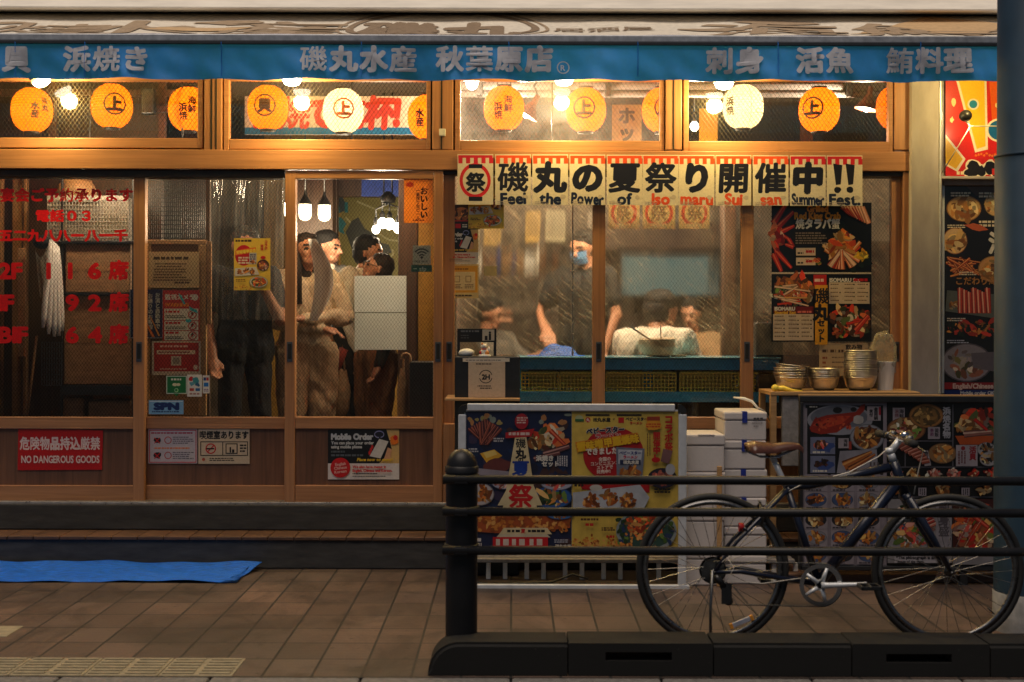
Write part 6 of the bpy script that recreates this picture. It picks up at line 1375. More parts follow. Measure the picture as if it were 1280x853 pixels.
P.ell(420, 256, 14, 12, (34, 56, 66), 12, jit=.2); P.ell(504, 315, 3, 3, OL, 12); P.ell(504, 315, 1.6, 1.6, BK, 10); P.ell(452, 336, 2.4, 2.4, OL, 10); P.ell(452, 336, 1.2, 1.2, BK, 8)
tag(P.build('wall_painting', 'print_paper', recalc=False, local=P.v[0]), 'olive and black mural painted on the yellow back wall', 'mural')
t = P = Print(YWL-.03)
for pts in ([(417, 253), (423, 253), (425, 266), (419, 266)], [(431, 253), (435, 253), (435, 266), (431, 266)], [(420, 276), (425, 271), (430, 276), (433, 280), (429, 287), (431, 293), (424, 290), (418, 286), (422, 281)]): P.poly(pts, (20, 130, 140))
o = poster('wall_star', 'teal star and bars fixed on the painted wall', 'wall decoration', P)
b = MB(); bar(b, 366, 214, 416, 302, 11.0, 11.3); bar(b, 413, 214, 421, 520, 11.2, 11.32); tag(b.build('timber_screen', 'dark_wood', local=W(390, 520, 11)), 'dark red brown timber screen behind the pendant lamps', 'screen')
b = MB(); bar(b, 421, 214, 560, 246, 11.5, 11.6); tag(b.build('timber_beam', 'dark_wood', local=W(480, 246, 11.5)), 'dark beam above the painted wall', 'beam')
P = Print(10.9); P.sheet(452, 200, 508, 246, (20, 60, 170), th=.004); tag(P.build('blue_cloth', 'noren_blue', recalc=False, local=P.v[0]), 'blue cloth hanging over the bulb cluster', 'cloth')
b = MB(); bar(b, 497.5, 214, 521, 520, 9.30, 9.46, bv=.01); tag(b.build('wood_post', 'dark_wood', local=W(509, 520, 9.3)), 'dark wooden post just inside the third door', 'post')
b = MB(); bar(b, 521, 214, 556, 520, 9.9, 9.95); tag(b.build('ochre_screen', 'mural_yellow', local=W(535, 520, 9.9)), 'ochre screen behind the wireless symbol', 'screen')
b = MB(); bar(b, 512, 453, 541, 522, 8.78, 9.1); tag(b.build('waste_bin', 'black_plastic', local=W(526, 522, 8.9)), 'black box standing inside behind the third door', 'box')
b = MB(); p0 = W(503, 520, 8.95); b.tube([p0, W(504.5, 450, 8.95)]+[W(507.5+5.5*math.cos(a), 448-6*math.sin(a), 8.95) for a in [math.pi-i*math.pi/8 for i in range(9)]]+[W(513, 455, 8.95)], .008, 8); b.lathe([(.03, 0), (.034, .3), (.012, .42)], W(503, 520, 8.95)*1+Vector((0, 0, -.12)), 12); tag(b.build('umbrella', 'cloth_tan', local=p0), 'furled umbrella with a cane crook beside the dark post', 'umbrella')
# cupboard things behind the lettered door
t = thing('storage_rack', 'black storage rack behind the lettered door', 'rack', W(100, 520, 9.0))
b = MB()
for (x_, y_) in ((77, 520), (166, 520)): bar(b, x_-1.2, 214, x_+1.2, 530, 8.98, 9.0, bv=.002)
b.build('upright', 'black_plastic', t)
for y_ in (303, 368, 486): b = MB(); bar(b, 76, y_-2 if y_ < 480 else 482, 168, y_+1.5 if y_ < 480 else 494, 8.96, 9.35, bv=.003); b.build('shelf', 'black_plastic', t)
b = MB(); X0, X1, Z0, Z1 = RC(60, 247, 161, 302, 9.0)
n = 26
for k in range(n+1):
    x_ = X0+(X1-X0)*k/n; b.box(x_-.0022, x_+.0022, 8.99, 8.996, Z0, Z1)
for k in range(12): z_ = Z0+(Z1-Z0)*k/11; b.box(X0, X1, 8.986, 8.992, z_-.0025, z_+.0025)
b.box(X0, X1, 8.98, 9.0, Z1-.02, Z1+.01); b.box(X0, X1, 9.0, 9.3, Z0, Z0+.006); b.box(X0, X0+.006, 9.0, 9.3, Z0, Z1); b.box(X1-.006, X1, 9.0, 9.3, Z0, Z1); b.box(X0, X1, 9.294, 9.3, Z0, Z1)
tag(b.build('mesh_basket', 'basket_grey', local=(X0, 9, Z0)), 'grey mesh basket on the top shelf behind the red lettering', 'basket')
b = MB(); X0, X1, Z0, Z1 = RC(68, 222, 118, 256, 9.1); b.ball(((X0+X1)/2, 9.15, (Z0+Z1)/2), ((X1-X0)/2, .1, (Z1-Z0)/2), 18, fn=lambda d, q: q*(1+.2*noise.noise(d*3))); tag(b.build('paper_bag', 'skin' if False else 'card_brown', local=(X0, 9.1, Z0)), 'pinkish brown crumpled bag in the mesh basket', 'bag')
for (x0_, y0_, x1_, y1_, lab) in ((82, 305, 163, 366, 'brown cardboard box on the upper shelf, with dark marks'), (80, 370, 165, 481, 'tall brown cardboard box on the lower shelf')):
    b = MB(); X0, X1, Z0, Z1 = RC(x0_, y0_, x1_, y1_, 9.0); b.box(X0, X1, 9.0, 9.32, Z0, Z1, b=.005); t = b.build('cardboard_box', 'card_brown', local=(X0, 9, Z0)); tag(t, lab, 'box', 'boxes on the storage rack')
    b = MB(); b.box(X0, X1, 8.998, 9.001, (Z0+Z1)/2-.02, (Z0+Z1)/2+.02); b.build('packing_tape', 'board_wood', t)
t = thing('sleeve_bundle', 'bunch of long white umbrella sleeves hanging behind the lettered door', 'umbrella sleeves', W(62, 305, 8.85))
for k, (xa, xb, y0_, y1_) in enumerate(((64, 54, 300, 410), (66, 61, 302, 418), (68, 68, 304, 421), (70, 74, 306, 420), (72, 78, 308, 414))):
    b = MB(); p0, p1 = W(xa, y0_, 8.86+.01*k), W(xb, y1_, 8.84+.012*k); pts = [p0.lerp(p1, i/8) for i in range(9)]; b.tube(pts, [.012, .016, .019, .020, .021, .020, .020, .018, .009], 9); b.build('sleeve', 'plastic_white', t)
b = MB(); b.grid(lambda u, v: W(44+u*22+6*v*(1-u), 312+v*60*(1-u*.6)+10*math.sin(u*5), 8.84+.02*math.sin(u*9)), 12, 10); b.build('plastic_wrap', 'bag_clear', t)
b = MB(); b.ball(W(53, 303, 8.9), (.06, .05, .045), 14); tag(b.build('cap', 'cloth_black', local=W(53, 303, 8.9)), 'small black cap hanging by the white sleeves', 'cap')
b = MB(); bar(b, 21, 310, 31, 446, 9.0, 9.03, bv=.006); tag(b.build('pale_plank', 'table_wood', local=W(26, 446, 9)), 'pale plank upright behind the red lettering 2F', 'plank')
b = MB(); bar(b, 15, 214, 27, 520, 9.3, 9.36); bar(b, 29, 214, 33, 520, 9.25, 9.3); bar(b, -6, 214, 2, 520, 9.2, 9.25); tag(b.build('timber_upright', 'board_wood', local=W(22, 520, 9.3)), 'brown timber uprights behind the first characters of the red lettering', 'timber')
b = MB(); b.tube([W(46, 420, 8.9), W(40, 470, 8.9), W(34, 520, 8.92)], .008, 6); tag(b.build('broom_handle', 'board_wood', local=W(34, 520, 8.9)), 'thin wooden broom handle slanting under the white sleeves', 'broom')
b = MB(); X0, X1, Z0, Z1 = RC(52, 428, 77, 482, 8.95)
for k in range(9):
    b.box(X0+(X1-X0)*k/8-.002, X0+(X1-X0)*k/8+.002, 8.95, 8.956, Z0, Z1); b.box(X0, X1, 8.95, 8.955, Z0+(Z1-Z0)*k/8-.002, Z0+(Z1-Z0)*k/8+.002)
tag(b.build('wire_basket', 'steel_dark', local=(X0, 8.95, Z0)), 'dark wire basket under the white sleeves', 'basket')
b = MB(); X0, X1, Z0, Z1 = RC(78, 497, 165, 520, 9.05); b.box(X0, X0+(X1-X0)*.3, 9.05, 9.3, Z0-.08, Z1, b=.02); b.box(X0+(X1-X0)*.36, X1, 9.05, 9.3, Z0-.08, Z1-.02, b=.02); tag(b.build('shoe_crate', 'card_brown', local=(X0, 9.05, Z0)), 'low brown crate under the storage rack', 'crate')
b = MB(); X0, X1, Z0, Z1 = RC(184, 214, 256, 298, 9.3)
for k in range(30): b.box(X0+(X1-X0)*k/29-.0025, X0+(X1-X0)*k/29+.0025, 9.3, 9.305, Z0, Z1)
for k in range(16): b.box(X0, X1, 9.296, 9.302, Z0+(Z1-Z0)*k/15-.0025, Z0+(Z1-Z0)*k/15+.0025)
tag(b.build('black_grille', 'black_plastic', local=(X0, 9.3, Z0)), 'black wire grille above the wooden notice board', 'grille')
# counter behind the right windows
ct = thing('counter', 'blue topped counter running along inside the hazy windows', 'counter', W(812, 640, 8.85))
X0, X1 = W(645, 455, 8.72).x, W(974, 455, 8.72).x
_, _, zc0, zc1 = RC(700, 446.5, 900, 462.5, 8.72)
b = MB(); b.box(X0, X1, 8.72, 9.12, zc0, zc1-.013, b=.004); b.build('apron', 'counter_blue', ct)
b = MB(); b.box(X0-.01, X1+.01, 8.705, 9.13, zc1-.012, zc1, b=.005); b.build('table_top', 'counter_top', ct)
b = MB(); _, _, za, zb_ = RC(700, 490, 900, 503, 8.72); b.box(X0, X1, 8.72, 9.12, za, zb_, b=.004); b.build('shelf', 'counter_blue', ct)
for x_ in (X0+.02, (X0+X1)/2, X1-.08): b = MB(); b.box(x_, x_+.06, 9.0, 9.06, .335, zc0, b=.004); b.build('leg', 'counter_blue', ct)
b = MB(); b.box(X0, X1, 9.10, 9.12, .335, zc0); b.build('back_panel', 'dark_wood', ct)
def crate(x0_, x1_, lab, col='crate_yellow', y0_=465.5, y1_=489):
    X0, X1, Z0, Z1 = RC(x0_, y0_, x1_, y1_, 8.76); Z0 = zb_+.001; b = MB(); nx_ = max(4, int((X1-X0)/.022))
    for k in range(nx_+1): x_ = X0+(X1-X0)*k/nx_; b.box(x_-.0035, x_+.0035, 8.76, 8.765, Z0, Z1)
    for k in range(6): z_ = Z0+(Z1-Z0)*k/5; b.box(X0, X1, 8.756, 8.762, z_-.0035, z_+.0035)
    b.box(X0, X1, 8.75, 8.77, Z1-.012, Z1); b.box(X0, X1, 8.77, 9.05, Z0, Z0+.006); b.box(X0, X0+.006, 8.77, 9.05, Z0, Z1); b.box(X1-.006, X1, 8.77, 9.05, Z0, Z1); b.box(X0, X1, 9.045, 9.05, Z0, Z1)
    tag(b.build('plastic_crate', col, local=(X0, 8.76, Z0)), lab, 'crate', 'crates under the blue counter')
crate(652, 698, 'yellow mesh crate under the counter beside the black dispenser'); crate(700, 741, 'yellow mesh crate on the counter shelf below the heaped blue cloth'); crate(758, 845, 'wide yellow crate under the bowl stack inside'); crate(850, 924, 'yellow crate between the wide yellow crate and the small one'); crate(942, 968, 'small yellow crate at the counter end')
b = MB(); c0 = W(695, 446, 8.95); c0.z = zc1; b.grid(lambda u, v: Vector((c0.x+(u-.5)*.36, c0.y+(v-.5)*.2, c0.z+.002+.075*max(0, 1-((u-.55)*3.0)**2)*math.sin(math.pi*v)+.012*math.sin(u*14+v*5)*math.sin(math.pi*v)*math.sin(math.pi*u))), 24, 12)
tag(b.build('blue_cloth', 'tarp_blue', local=c0), 'crumpled blue cloth heaped on the counter below the staff', 'cloth')
# bowl stack inside
p0 = W(822, 446, 8.85); p0.z = zc1+.0005
pale = None
for i in range(5):
    o = make_bowl(p0+Vector((rnd.uniform(-.004, .004), 0, i*.014 if i < 4 else .062)), .113*(1 if i < 4 else .92), .066 if i < 4 else .05, '%s steel bowl, toned as lit, of the stack on the blue counter' % ('bottom', 'fourth from top', 'third from top', 'second from top', 'topmost tilted')[i], 'steel bowls on the counter', (0, (.03, -.02, .04, -.03, .08)[i]))
    if pale is None: pale = o.data.copy(); pale.materials[0] = M['steel_lit']
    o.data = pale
b = MB(); q = p0+Vector((-.03, 0, .095)); b.tube([q, W(792, 411, 8.84), W(788.5, 405, 8.83)], [.004, .006, .010], 8); tag(b.build('spoon', 'steel_dark', local=q), 'dark ladle leaning out of the bowl stack', 'ladle')
b = MB(); b.tube([W(826, 425, 8.85), W(825.5, 406, 8.85)], .0035, 6); tag(b.build('chopstick', 'dark_wood', local=W(826, 425, 8.85)), 'single dark chopstick upright in the bowl stack', 'chopstick')
b = MB(); q = p0+Vector((.08, -.03, .006)); b.tube([q, q+Vector((.09, -.02, .0))], .006, 6); tag(b.build('wooden_spatula', 'table_wood', local=q), 'short orange wooden stick beside the bowl stack', 'stick')
# back of the room
b = MB(); bar(b, 785, 312, 905, 372, 12.6, 12.9); t = b.build('blue_patch_case', 'black_plastic', local=W(845, 372, 12.6)); tag(t, 'made-up lit case standing in for a pale blue patch in the room', 'display case')
b = MB(); bar(b, 789, 320, 901, 368, 12.585, 12.6, bv=0); b.build('glow_panel', 'glow_blue', t)  # made-up glow in place of an unclear blue patch
b = MB(); bar(b, 745, 275, 925, 310, 12.7, 12.9); tag(b.build('wall_shelf', 'dark_wood', local=W(830, 310, 12.7)), 'dark shelf unit above the made-up lit case', 'shelf')
for k, (x_, lab) in enumerate(((780, 'of'), (824, 'Iso'), (869, 'maru'))):
    P = Print(9.05); P.sheet(x_-20, 236, x_+20, 286, (222, 200, 160)); P.ring(x_, 266, 13, 17, (206, 60, 30), 26, 1.0); P.rect(x_-9, 279, x_+9, 284, (226, 210, 180)); P.text('祭', x_, 266, 20, (120, 90, 60), .04, al='c')
    poster('lantern_card', 'blurred red lantern card hanging inside below the festival sheet lettered %s' % lab, 'card', P, 'print_paper', 'lantern cards inside')
b = MB(); bar(b, 905, 250, 923, 520, 9.6, 9.7, bv=.01); tag(b.build('wood_post', 'dark_wood', local=W(914, 520, 9.6)), 'brown wooden post behind the hazy middle window', 'post')
b = MB(); bar(b, 944, 403, 980, 530, 8.75, 8.9, bv=.02); tag(b.build('chair', 'black_plastic', local=W(960, 530, 8.8)), 'dark chair back behind the seafood set poster', 'chair')
b = MB(); bar(b, 1040, 300, 1130, 520, 9.2, 9.25); tag(b.build('dark_screen', 'room_dark', local=W(1080, 520, 9.2)), 'dark screen behind the crab poster', 'screen')
b = MB(); b.box(W(560, 0, 13.3).x, 6.0, 13.32, 13.40, .335, 1.52, b=.01); tag(b.build('dark_lower_wall', 'dark_wood'), kind='structure')  # added dark panel that makes the lower back wall darker
for k in range(9):
    x_ = 584+k*39+rnd.uniform(-3, 3)
    if 725 < x_ < 735: continue
    P = Print(12.9); h_ = rnd.uniform(38, 46); P.sheet(x_-8, 262, x_+8, 262+h_, rnd.choice([(214, 200, 160), (226, 180, 80), (206, 190, 170)])); P.dashes(x_-5, 265, x_+5, 260+h_, 2, (60, 40, 34), .6, vert=True)
    poster('menu_strip', 'paper menu strip pinned to the back wall, %s from the partition' % ('first', 'second', 'third', 'fourth', 'fifth', 'sixth', 'seventh', 'eighth', 'ninth')[k], 'menu strip', P, 'print_paper', 'menu strips on the back wall')
t = thing('bottle_shelf', 'dark wooden shelf of bottles on the back wall behind the diner in grey', 'shelf', W(640, 345, 12.8))
b = MB(); bar(b, 575, 344, 700, 348, 12.7, 13.0); b.build('board', 'dark_wood', t)
zsh = W(640, 344, 12.7).z
for k in range(11):
    p = W(582+k*11, 344, 12.8); p.z = zsh+.001; h_ = rnd.uniform(.24, .32); r_ = .036
    b = MB(); b.lathe([(.001, 0), (r_, .002), (r_, h_*.62), (r_*.35, h_*.78), (r_*.33, h_), (.001, h_)], p, 14); o = b.build('bottle', rnd.choice(['cloth_brown', 'ceramic', 'card_brown', 'noren_blue', 'plastic_white']), local=p)
    tag(o, 'bottle on the back wall shelf, %s along from the window corner' % ('first', 'second', 'third', 'fourth', 'fifth', 'sixth', 'seventh', 'eighth', 'ninth', 'tenth', 'eleventh')[k], 'bottle', 'bottles on the back shelf')
for k, (x0_, y0_, x1_, y1_, Y_) in enumerate(((-30, 112, 255, 120, 9.45), (60, 90, 70, 188, 9.5), (180, 132, 255, 140, 9.4), (198, 90, 206, 188, 9.44))):
    b = MB(); bar(b, x0_, y0_, x1_, y1_, Y_, Y_+.06); tag(b.build('ceiling_beam', 'kick_wood', local=W(x0_, y0_, Y_)), ('long dark beam under the ceiling behind the first two lanterns', 'dark upright timber behind the lantern with the house name', 'short dark rail behind the lantern lettered for seafood', 'dark upright by the grilled seafood lantern')[k], 'beam')
b = MB(); bar(b, 176, 110, 192, 142, 9.3, 9.38, bv=.006); tag(b.build('wall_box', 'steel_dark', local=W(184, 142, 9.3)), 'grey box fixed high behind the first transom window', 'box')
# clear vinyl sheets hung inside the glass
def vinyl(x0_, x1_, y0_, y1_, Y, lab, mat, amp=.012, fr=14):
    X0, X1, Z0, Z1 = RC(x0_, y0_, x1_, y1_, Y); b = MB()
    b.grid(lambda u, v: Vector((X0+(X1-X0)*u, Y+amp*math.sin(u*fr+1.5*math.sin(v*2.1))+amp*.4*math.sin(u*fr*2.7+v*3), Z1-(Z1-Z0)*v)), 40, 12)
    tag(b.build('vinyl_sheet', mat, local=(X0, Y, Z0), recalc=False), lab, 'vinyl sheet', 'vinyl sheets inside the glass')
vinyl(560, 716, 200, 444.5, 8.64, 'misty vinyl sheet in front of the staff in black', 'vinyl_misty'); vinyl(714, 930, 200, 444.5, 8.66, 'misty vinyl sheet in front of the white shirted diner', 'vinyl_misty'); vinyl(936, 1112, 205, 444, 8.65, 'misty vinyl sheet behind the food posters', 'vinyl_misty')
vinyl(262, 356, 214, 400, 8.90, 'streaked clear vinyl curtain behind the yellow poster', 'vinyl', .02, 22)
b = MB(); b.tube([W(716, 200, 8.63), W(716, 446, 8.63)], .004, 6)
for y_ in (330, 340, 348, 364, 380, 405, 418, 441): b.ball(W(716, y_, 8.625), .008, 8)
tag(b.build('sheet_seam', 'plastic_white', local=W(716, 446, 8.63)), 'pale beaded seam where two vinyl sheets meet', 'seam')
b = MB(); b.grid(lambda u, v: W(385+8*math.sin(v*3.0)+u*(10+14*math.sin(math.pi*v)), 299+v*102, 8.80+.03*math.sin(u*3)), 8, 20); b.grid(lambda u, v: W(385+8*math.sin(v*3.0)+u*(10+14*math.sin(math.pi*v)), 299+v*102, 8.803+.03*math.sin(u*3)), 8, 20)
tag(b.build('vinyl_strip', 'vinyl_solid', local=W(395, 400, 8.8), recalc=False), 'pale vinyl strip hanging in front of the person in beige', 'vinyl strip')

# ================================================================ PEOPLE
import numpy as np
def rotm(yaw=0, pitch=0, roll=0): return Matrix.Rotation(yaw, 3, 'Z') @ Matrix.Rotation(pitch, 3, 'X') @ Matrix.Rotation(roll, 3, 'Y')
def person(label, px_, Y, yaw, s=1.0, top='cloth_black', legs='cloth_black', sleeve=2, hair='hair_black', hair_long=0, head=(0, 0, 0), seated=False, J={}, mask=False, glasses=False, fat=1.0, wide=1.0, voxel=.0085, fz=.337, collar=None, apron=None, folds=1.0, group='people inside the restaurant'):
    """one continuous body grown from overlapping volumes; sleeve: 0 bare, 1 to the elbow, 2 to the wrist"""
    j = dict(head=(0, -.015, 1.565), neck=(0, .012, 1.44), chest=(0, .0, 1.24), belly=(0, 0, 1.06), pelvis=(0, .005, .92),
             shL=(.165, .01, 1.375), shR=(-.165, .01, 1.375), elL=(.225, .02, 1.09), elR=(-.225, .02, 1.09), wrL=(.22, -.07, .86), wrR=(-.22, -.07, .86),
             hipL=(.085, 0, .89), hipR=(-.085, 0, .89), knL=(.10, -.02, .49), knR=(-.10, -.02, .49), anL=(.10, .02, .08), anR=(-.10, .02, .08))
    if seated:
        for k in j: j[k] = (j[k][0], j[k][1], j[k][2]-.42)
        j.update(knL=(.12, -.42, .50), knR=(-.12, -.42, .50), anL=(.12, -.40, .08), anR=(-.12, -.40, .08), hipL=(.09, -.02, .49), hipR=(-.09, -.02, .49))
    j.update(J); j = {k: Vector(v) for k, v in j.items()}
    prims = []                                # (p0, p1, r0, r1, material, stretch)
    def cap(a, b_, r0, r1, m): prims.append((a, b_, r0, r1, m))
    f_ = fat
    ch, be, pe = j['chest'], j['belly'], j['pelvis']
    for dx in (-1, 1):
        o = Vector((dx*.062*f_, 0, 0)); cap(ch+o+Vector((0, .0, .06)), be+o*.9, .098*f_, .088*f_, top); cap(be+o*.9, pe+o*1.05+Vector((0, 0, .02)), .088*f_, .10*f_, apron or top)
        cap(pe+o*1.1, pe+o*1.1-Vector((0, 0, .04)), .10*f_, .098*f_, legs)
    cap(j['shL'], j['shR'], .066, .066, top); cap(ch+Vector((0, .01, .08)), j['neck']-Vector((0, 0, .04)), .085, .058, top)
    for q in 'LR':
        cap(ch+Vector((.07 if q == 'L' else -.07, 0, .06)), j['sh'+q], .085, .066, top)
        sl = top if sleeve >= 1 else 'skin'; mid = j['sh'+q].lerp(j['el'+q], .62)
        k = 1.22 if sleeve else 1
        if sleeve == 1: cap(j['sh'+q], mid, .062*k, .054*k, top); cap(mid, j['el'+q], .046, .040, 'skin')
        else: cap(j['sh'+q], j['el'+q], .060*k, .046*k, sl)
        cap(j['el'+q], j['wr'+q], .043*(k if sleeve == 2 else 1), .030*(k if sleeve == 2 else 1), top if sleeve == 2 else 'skin')
        d = (j['wr'+q]-j['el'+q]).normalized(); side = d.cross(Vector((0, 0, 1)) if abs(d.z) < .8 else Vector((0, 1, 0))).normalized(); nrm = d.cross(side).normalized(); w0 = j['wr'+q]
        cap(w0+d*.01, w0+d*.08, .026, .024, 'skin'); cap(w0+d*.03+side*.018, w0+d*.085+side*.024, .020, .016, 'skin'); cap(w0+d*.03-side*.018, w0+d*.085-side*.024, .020, .016, 'skin')
        for i_, (o, l) in enumerate(((.029, .060), (.010, .072), (-.010, .067), (-.029, .050))):
            k0 = w0+d*.085+side*o; k1 = k0+d*l*.5+nrm*.010; k2 = k1+d*l*.45+nrm*.022; cap(k0, k1, .0105, .0098, 'skin'); cap(k1, k2, .0098, .0086, 'skin')
        t0 = w0+d*.025+side*.026; t1 = t0+d*.035+side*.022+nrm*.008; cap(t0, t1, .014, .012, 'skin'); cap(t1, t1+d*.03+nrm*.01, .012, .0095, 'skin')
        cap(j['hip'+q], j['kn'+q], .092*wide, .066*wide, legs); cap(j['kn'+q], j['an'+q], .066*wide, .050*wide*(1.25 if wide > 1.1 else 1), legs)
        t = j['an'+q]; cap(t+Vector((0, .03, -.045)), t+Vector((0, -.13, -.05)), .036, .032, 'cloth_black')
    H_ = j['head']; RM = rotm(*head)
    def hp(x, y, z): return H_+RM @ Vector((x, y, z))
    cap(j['neck']-Vector((0, 0, .03)), hp(0, .02, -.06), .052, .050, 'skin')
    cap(hp(0, .018, .035), hp(0, -.004, .02), .084, .080, 'skin'); cap(hp(0, -.02, -.02), hp(0, -.035, -.062), .066, .046, 'skin'); cap(hp(-.022, -.045, -.070), hp(.022, -.045, -.070), .030, .030, 'skin')
    for sx_ in (-1, 1): cap(hp(sx_*.030, -.052, -.022), hp(sx_*.028, -.054, -.03), .026, .024, 'skin'); cap(hp(sx_*.076, .012, .012), hp(sx_*.078, .016, -.022), .014, .010, 'skin'); cap(hp(sx_*.012, -.076, .026), hp(sx_*.045, -.064, .026), .013, .012, 'skin')
    cap(hp(0, -.080, .012), hp(0, -.104, -.020), .009, .0135, 'skin'); cap(hp(-.010, -.086, -.026), hp(.010, -.086, -.026), .010, .010, 'skin')
    cap(hp(-.016, -.074, -.049), hp(.016, -.074, -.049), .0115, .0115, 'skin')
    paint = []
    for sx_ in (-1, 1): paint += [(hp(sx_*.026, -.077, .004), hp(sx_*.040, -.070, .004), .0080, 'eye_dark'), (hp(sx_*.016, -.087, .029), hp(sx_*.05, -.074, .031), .0085, hair)]
    paint += [(hp(-.018, -.085, -.049), hp(.018, -.085, -.049), .0075, 'lips')]
    b = MB()
    for (a, c_, r0, r1, m) in prims:
        n = 14; d = c_-a; L = d.length
        if L < 1e-5: d = Vector((0, 0, 1)); L = 0
        else: d.normalize()
        pts, rs = [], []
        for k in range(5): an = math.pi/2*(1-k/4)*.985; pts.append(a-d*r0*math.sin(an)); rs.append(r0*math.cos(an))
        for k in range(5): an = math.pi/2*(k/4)*.985; pts.append(c_+d*r1*math.sin(an)); rs.append(r1*math.cos(an))
        pts = [p if (i == 0 or (p-pts[i-1]).length > 1e-6) else p+d*1e-5 for i, p in enumerate(pts)]
        b.tube(pts, rs, n)
    t0 = b.build('person', 'skin')
    md = t0.modifiers.new('r', 'REMESH'); md.mode = 'VOXEL'; md.voxel_size = voxel
    ms = t0.modifiers.new('s', 'SMOOTH'); ms.factor = .5; ms.iterations = 4
    dg = bpy.context.evaluated_depsgraph_get(); me = bpy.data.meshes.new_from_object(t0.evaluated_get(dg)); bpy.data.objects.remove(t0)
    names = sorted({p[4] for p in prims} | {p[3] for p in paint}); me.materials.clear()
    for n_ in names: me.materials.append(M[n_])
    cs = np.empty(len(me.vertices)*3, dtype=np.float32); me.vertices.foreach_get('co', cs); cs = cs.reshape(-1, 3)
    nl = len(me.loops); li = np.empty(nl, dtype=np.int32); me.loops.foreach_get('vertex_index', li)
    ls = np.empty(len(me.polygons), dtype=np.int32); me.polygons.foreach_get('loop_start', ls)
    fc = (cs[li[ls]]+cs[li[np.minimum(ls+2, nl-1)]])/2
    best = np.full(len(fc), 1e9); mi = np.zeros(len(fc), dtype=np.int32)
    def dist(a, c_): 
        a = np.array(a); ab = np.array(c_)-a; L2 = max(ab@ab, 1e-9); u = np.clip((fc-a)@ab/L2, 0, 1); return np.linalg.norm(fc-(a+u[:, None]*ab), axis=1), u
    for (a, c_, r0, r1, m) in prims:
        d, u = dist(a, c_); d = d-(r0+(r1-r0)*u); k = d < best; best[k] = d[k]; mi[k] = names.index(m)
    for (a, c_, r, m) in paint: d, u = dist(a, c_); mi[d < r] = names.index(m)
    if folds:
        soft = np.zeros(len(me.vertices), dtype=bool); cl = np.array([n_.startswith(('cloth', 'shirt')) for n_ in names])[mi]
        tot = np.empty(len(me.polygons), dtype=np.int32); me.polygons.foreach_get('loop_total', tot); soft[li[np.repeat(cl, tot)]] = True
        hard = np.zeros(len(me.vertices), dtype=bool); hard[li[np.repeat(~cl, tot)]] = True; seed = Vector((px_*.37, Y, 0))
        nr = np.empty(len(me.vertices)*3, dtype=np.float32); me.vertex_normals.foreach_get('vector', nr); nr = nr.reshape(-1, 3)
        for i in np.nonzero(soft & ~hard)[0]:
            c_ = Vector(cs[i].tolist()); w_ = noise.noise(Vector((c_.x*6, c_.y*6, c_.z*3))+seed)*1.2
            cs[i] += nr[i]*folds*(.013*noise.noise(Vector((c_.x*11+w_, c_.y*11, c_.z*7+c_.x*6+w_))+seed)+.007*abs(noise.noise(Vector((c_.x*24, c_.y*24+w_, c_.z*13+c_.x*14))+seed)))
        me.vertices.foreach_set('co', cs.ravel())
    me.polygons.foreach_set('material_index', mi); me.polygons.foreach_set('use_smooth', [True]*len(me.polygons)); me.update()
    o = bpy.data.objects.new('person', me); C.objects.link(o); tag(o, label, 'person', group)
    sx0 = W(px_, 400, Y).x; o.location = (sx0, Y, fz); o.rotation_euler = (0, 0, yaw); o.scale = (s, s, s)
    Z0 = Vector((0, 0, 0))
    b = MB()
    def hf(d, q):
        l = RM.inverted() @ q; k = 1+.035*noise.noise(d*5)+.03*noise.noise(Vector((d.x*22, d.y*22, d.z*5))); return q*k
    hb_ = Matrix.Diagonal((.092, .108, .098))
    def hball(c_, rx, ry, rz, n=24):
        b.ball((0, 0, 0), 1, n, fn=lambda d, q: (c_-Z0)+RM @ (Vector((q.x*rx, q.y*ry, q.z*rz))*(1+.09*noise.noise(d*4+c_*20)+.06*noise.noise(Vector((d.x*18, d.y*18, d.z*5))+c_*30))))
    hball(hp(0, .030, .048), .090, .095, .084, 30); hball(hp(0, .050, .0), .083, .075, .088, 26); hball(hp(.008, -.016, .096), .060, .036, .022, 20)
    if hair_long:
        b.tube([hp(0, .06, .02), hp(0, .075, -.06), hp(0, .085, -.16), hp(0, .09, -.10-hair_long)], [.085, .088, .095, .05], 14)
        for sx_ in (-1, 1): b.tube([hp(sx_*.062, .0, .06), hp(sx_*.086, .0, -.01), hp(sx_*.088, -.015, -.10), hp(sx_*.085, -.03, -.06-hair_long)], [.03, .034, .04, .02], 10)
    b.build('hair', hair, o, local=Z0)
    if mask:
        b = MB(); b.grid(lambda u, v: hp(.066*math.sin((u-.5)*2.6), -.108*math.cos((u-.5)*1.9)+.004+.02*abs(v-.5), .002-.085*v), 12, 8); b.build('face_mask', 'mask_blue', o, local=Z0)
    if glasses:
        b = MB()
        for sx_ in (-1, 1): b.tube([hp(sx_*.034+.026*math.cos(a), -.100, .004+.021*math.sin(a)) for a in [i*math.pi/8 for i in range(16)]], .0022, 5, closed=True); b.tube([hp(sx_*.06, -.098, .01), hp(sx_*.08, .0, .012)], .002, 5)
        b.tube([hp(-.008, -.102, .01), hp(.008, -.102, .01)], .0022, 5); b.build('glasses', 'handle_dark', o, local=Z0)
    if collar:
        b = MB(); b.lathe([(.062, -.02), (.066, .01), (.058, .03), (.055, .028), (.060, .008)], j['neck']-Vector((0, 0, .02)), 18); b.build('collar', collar, o, local=Z0)
    return o
D = math.radians
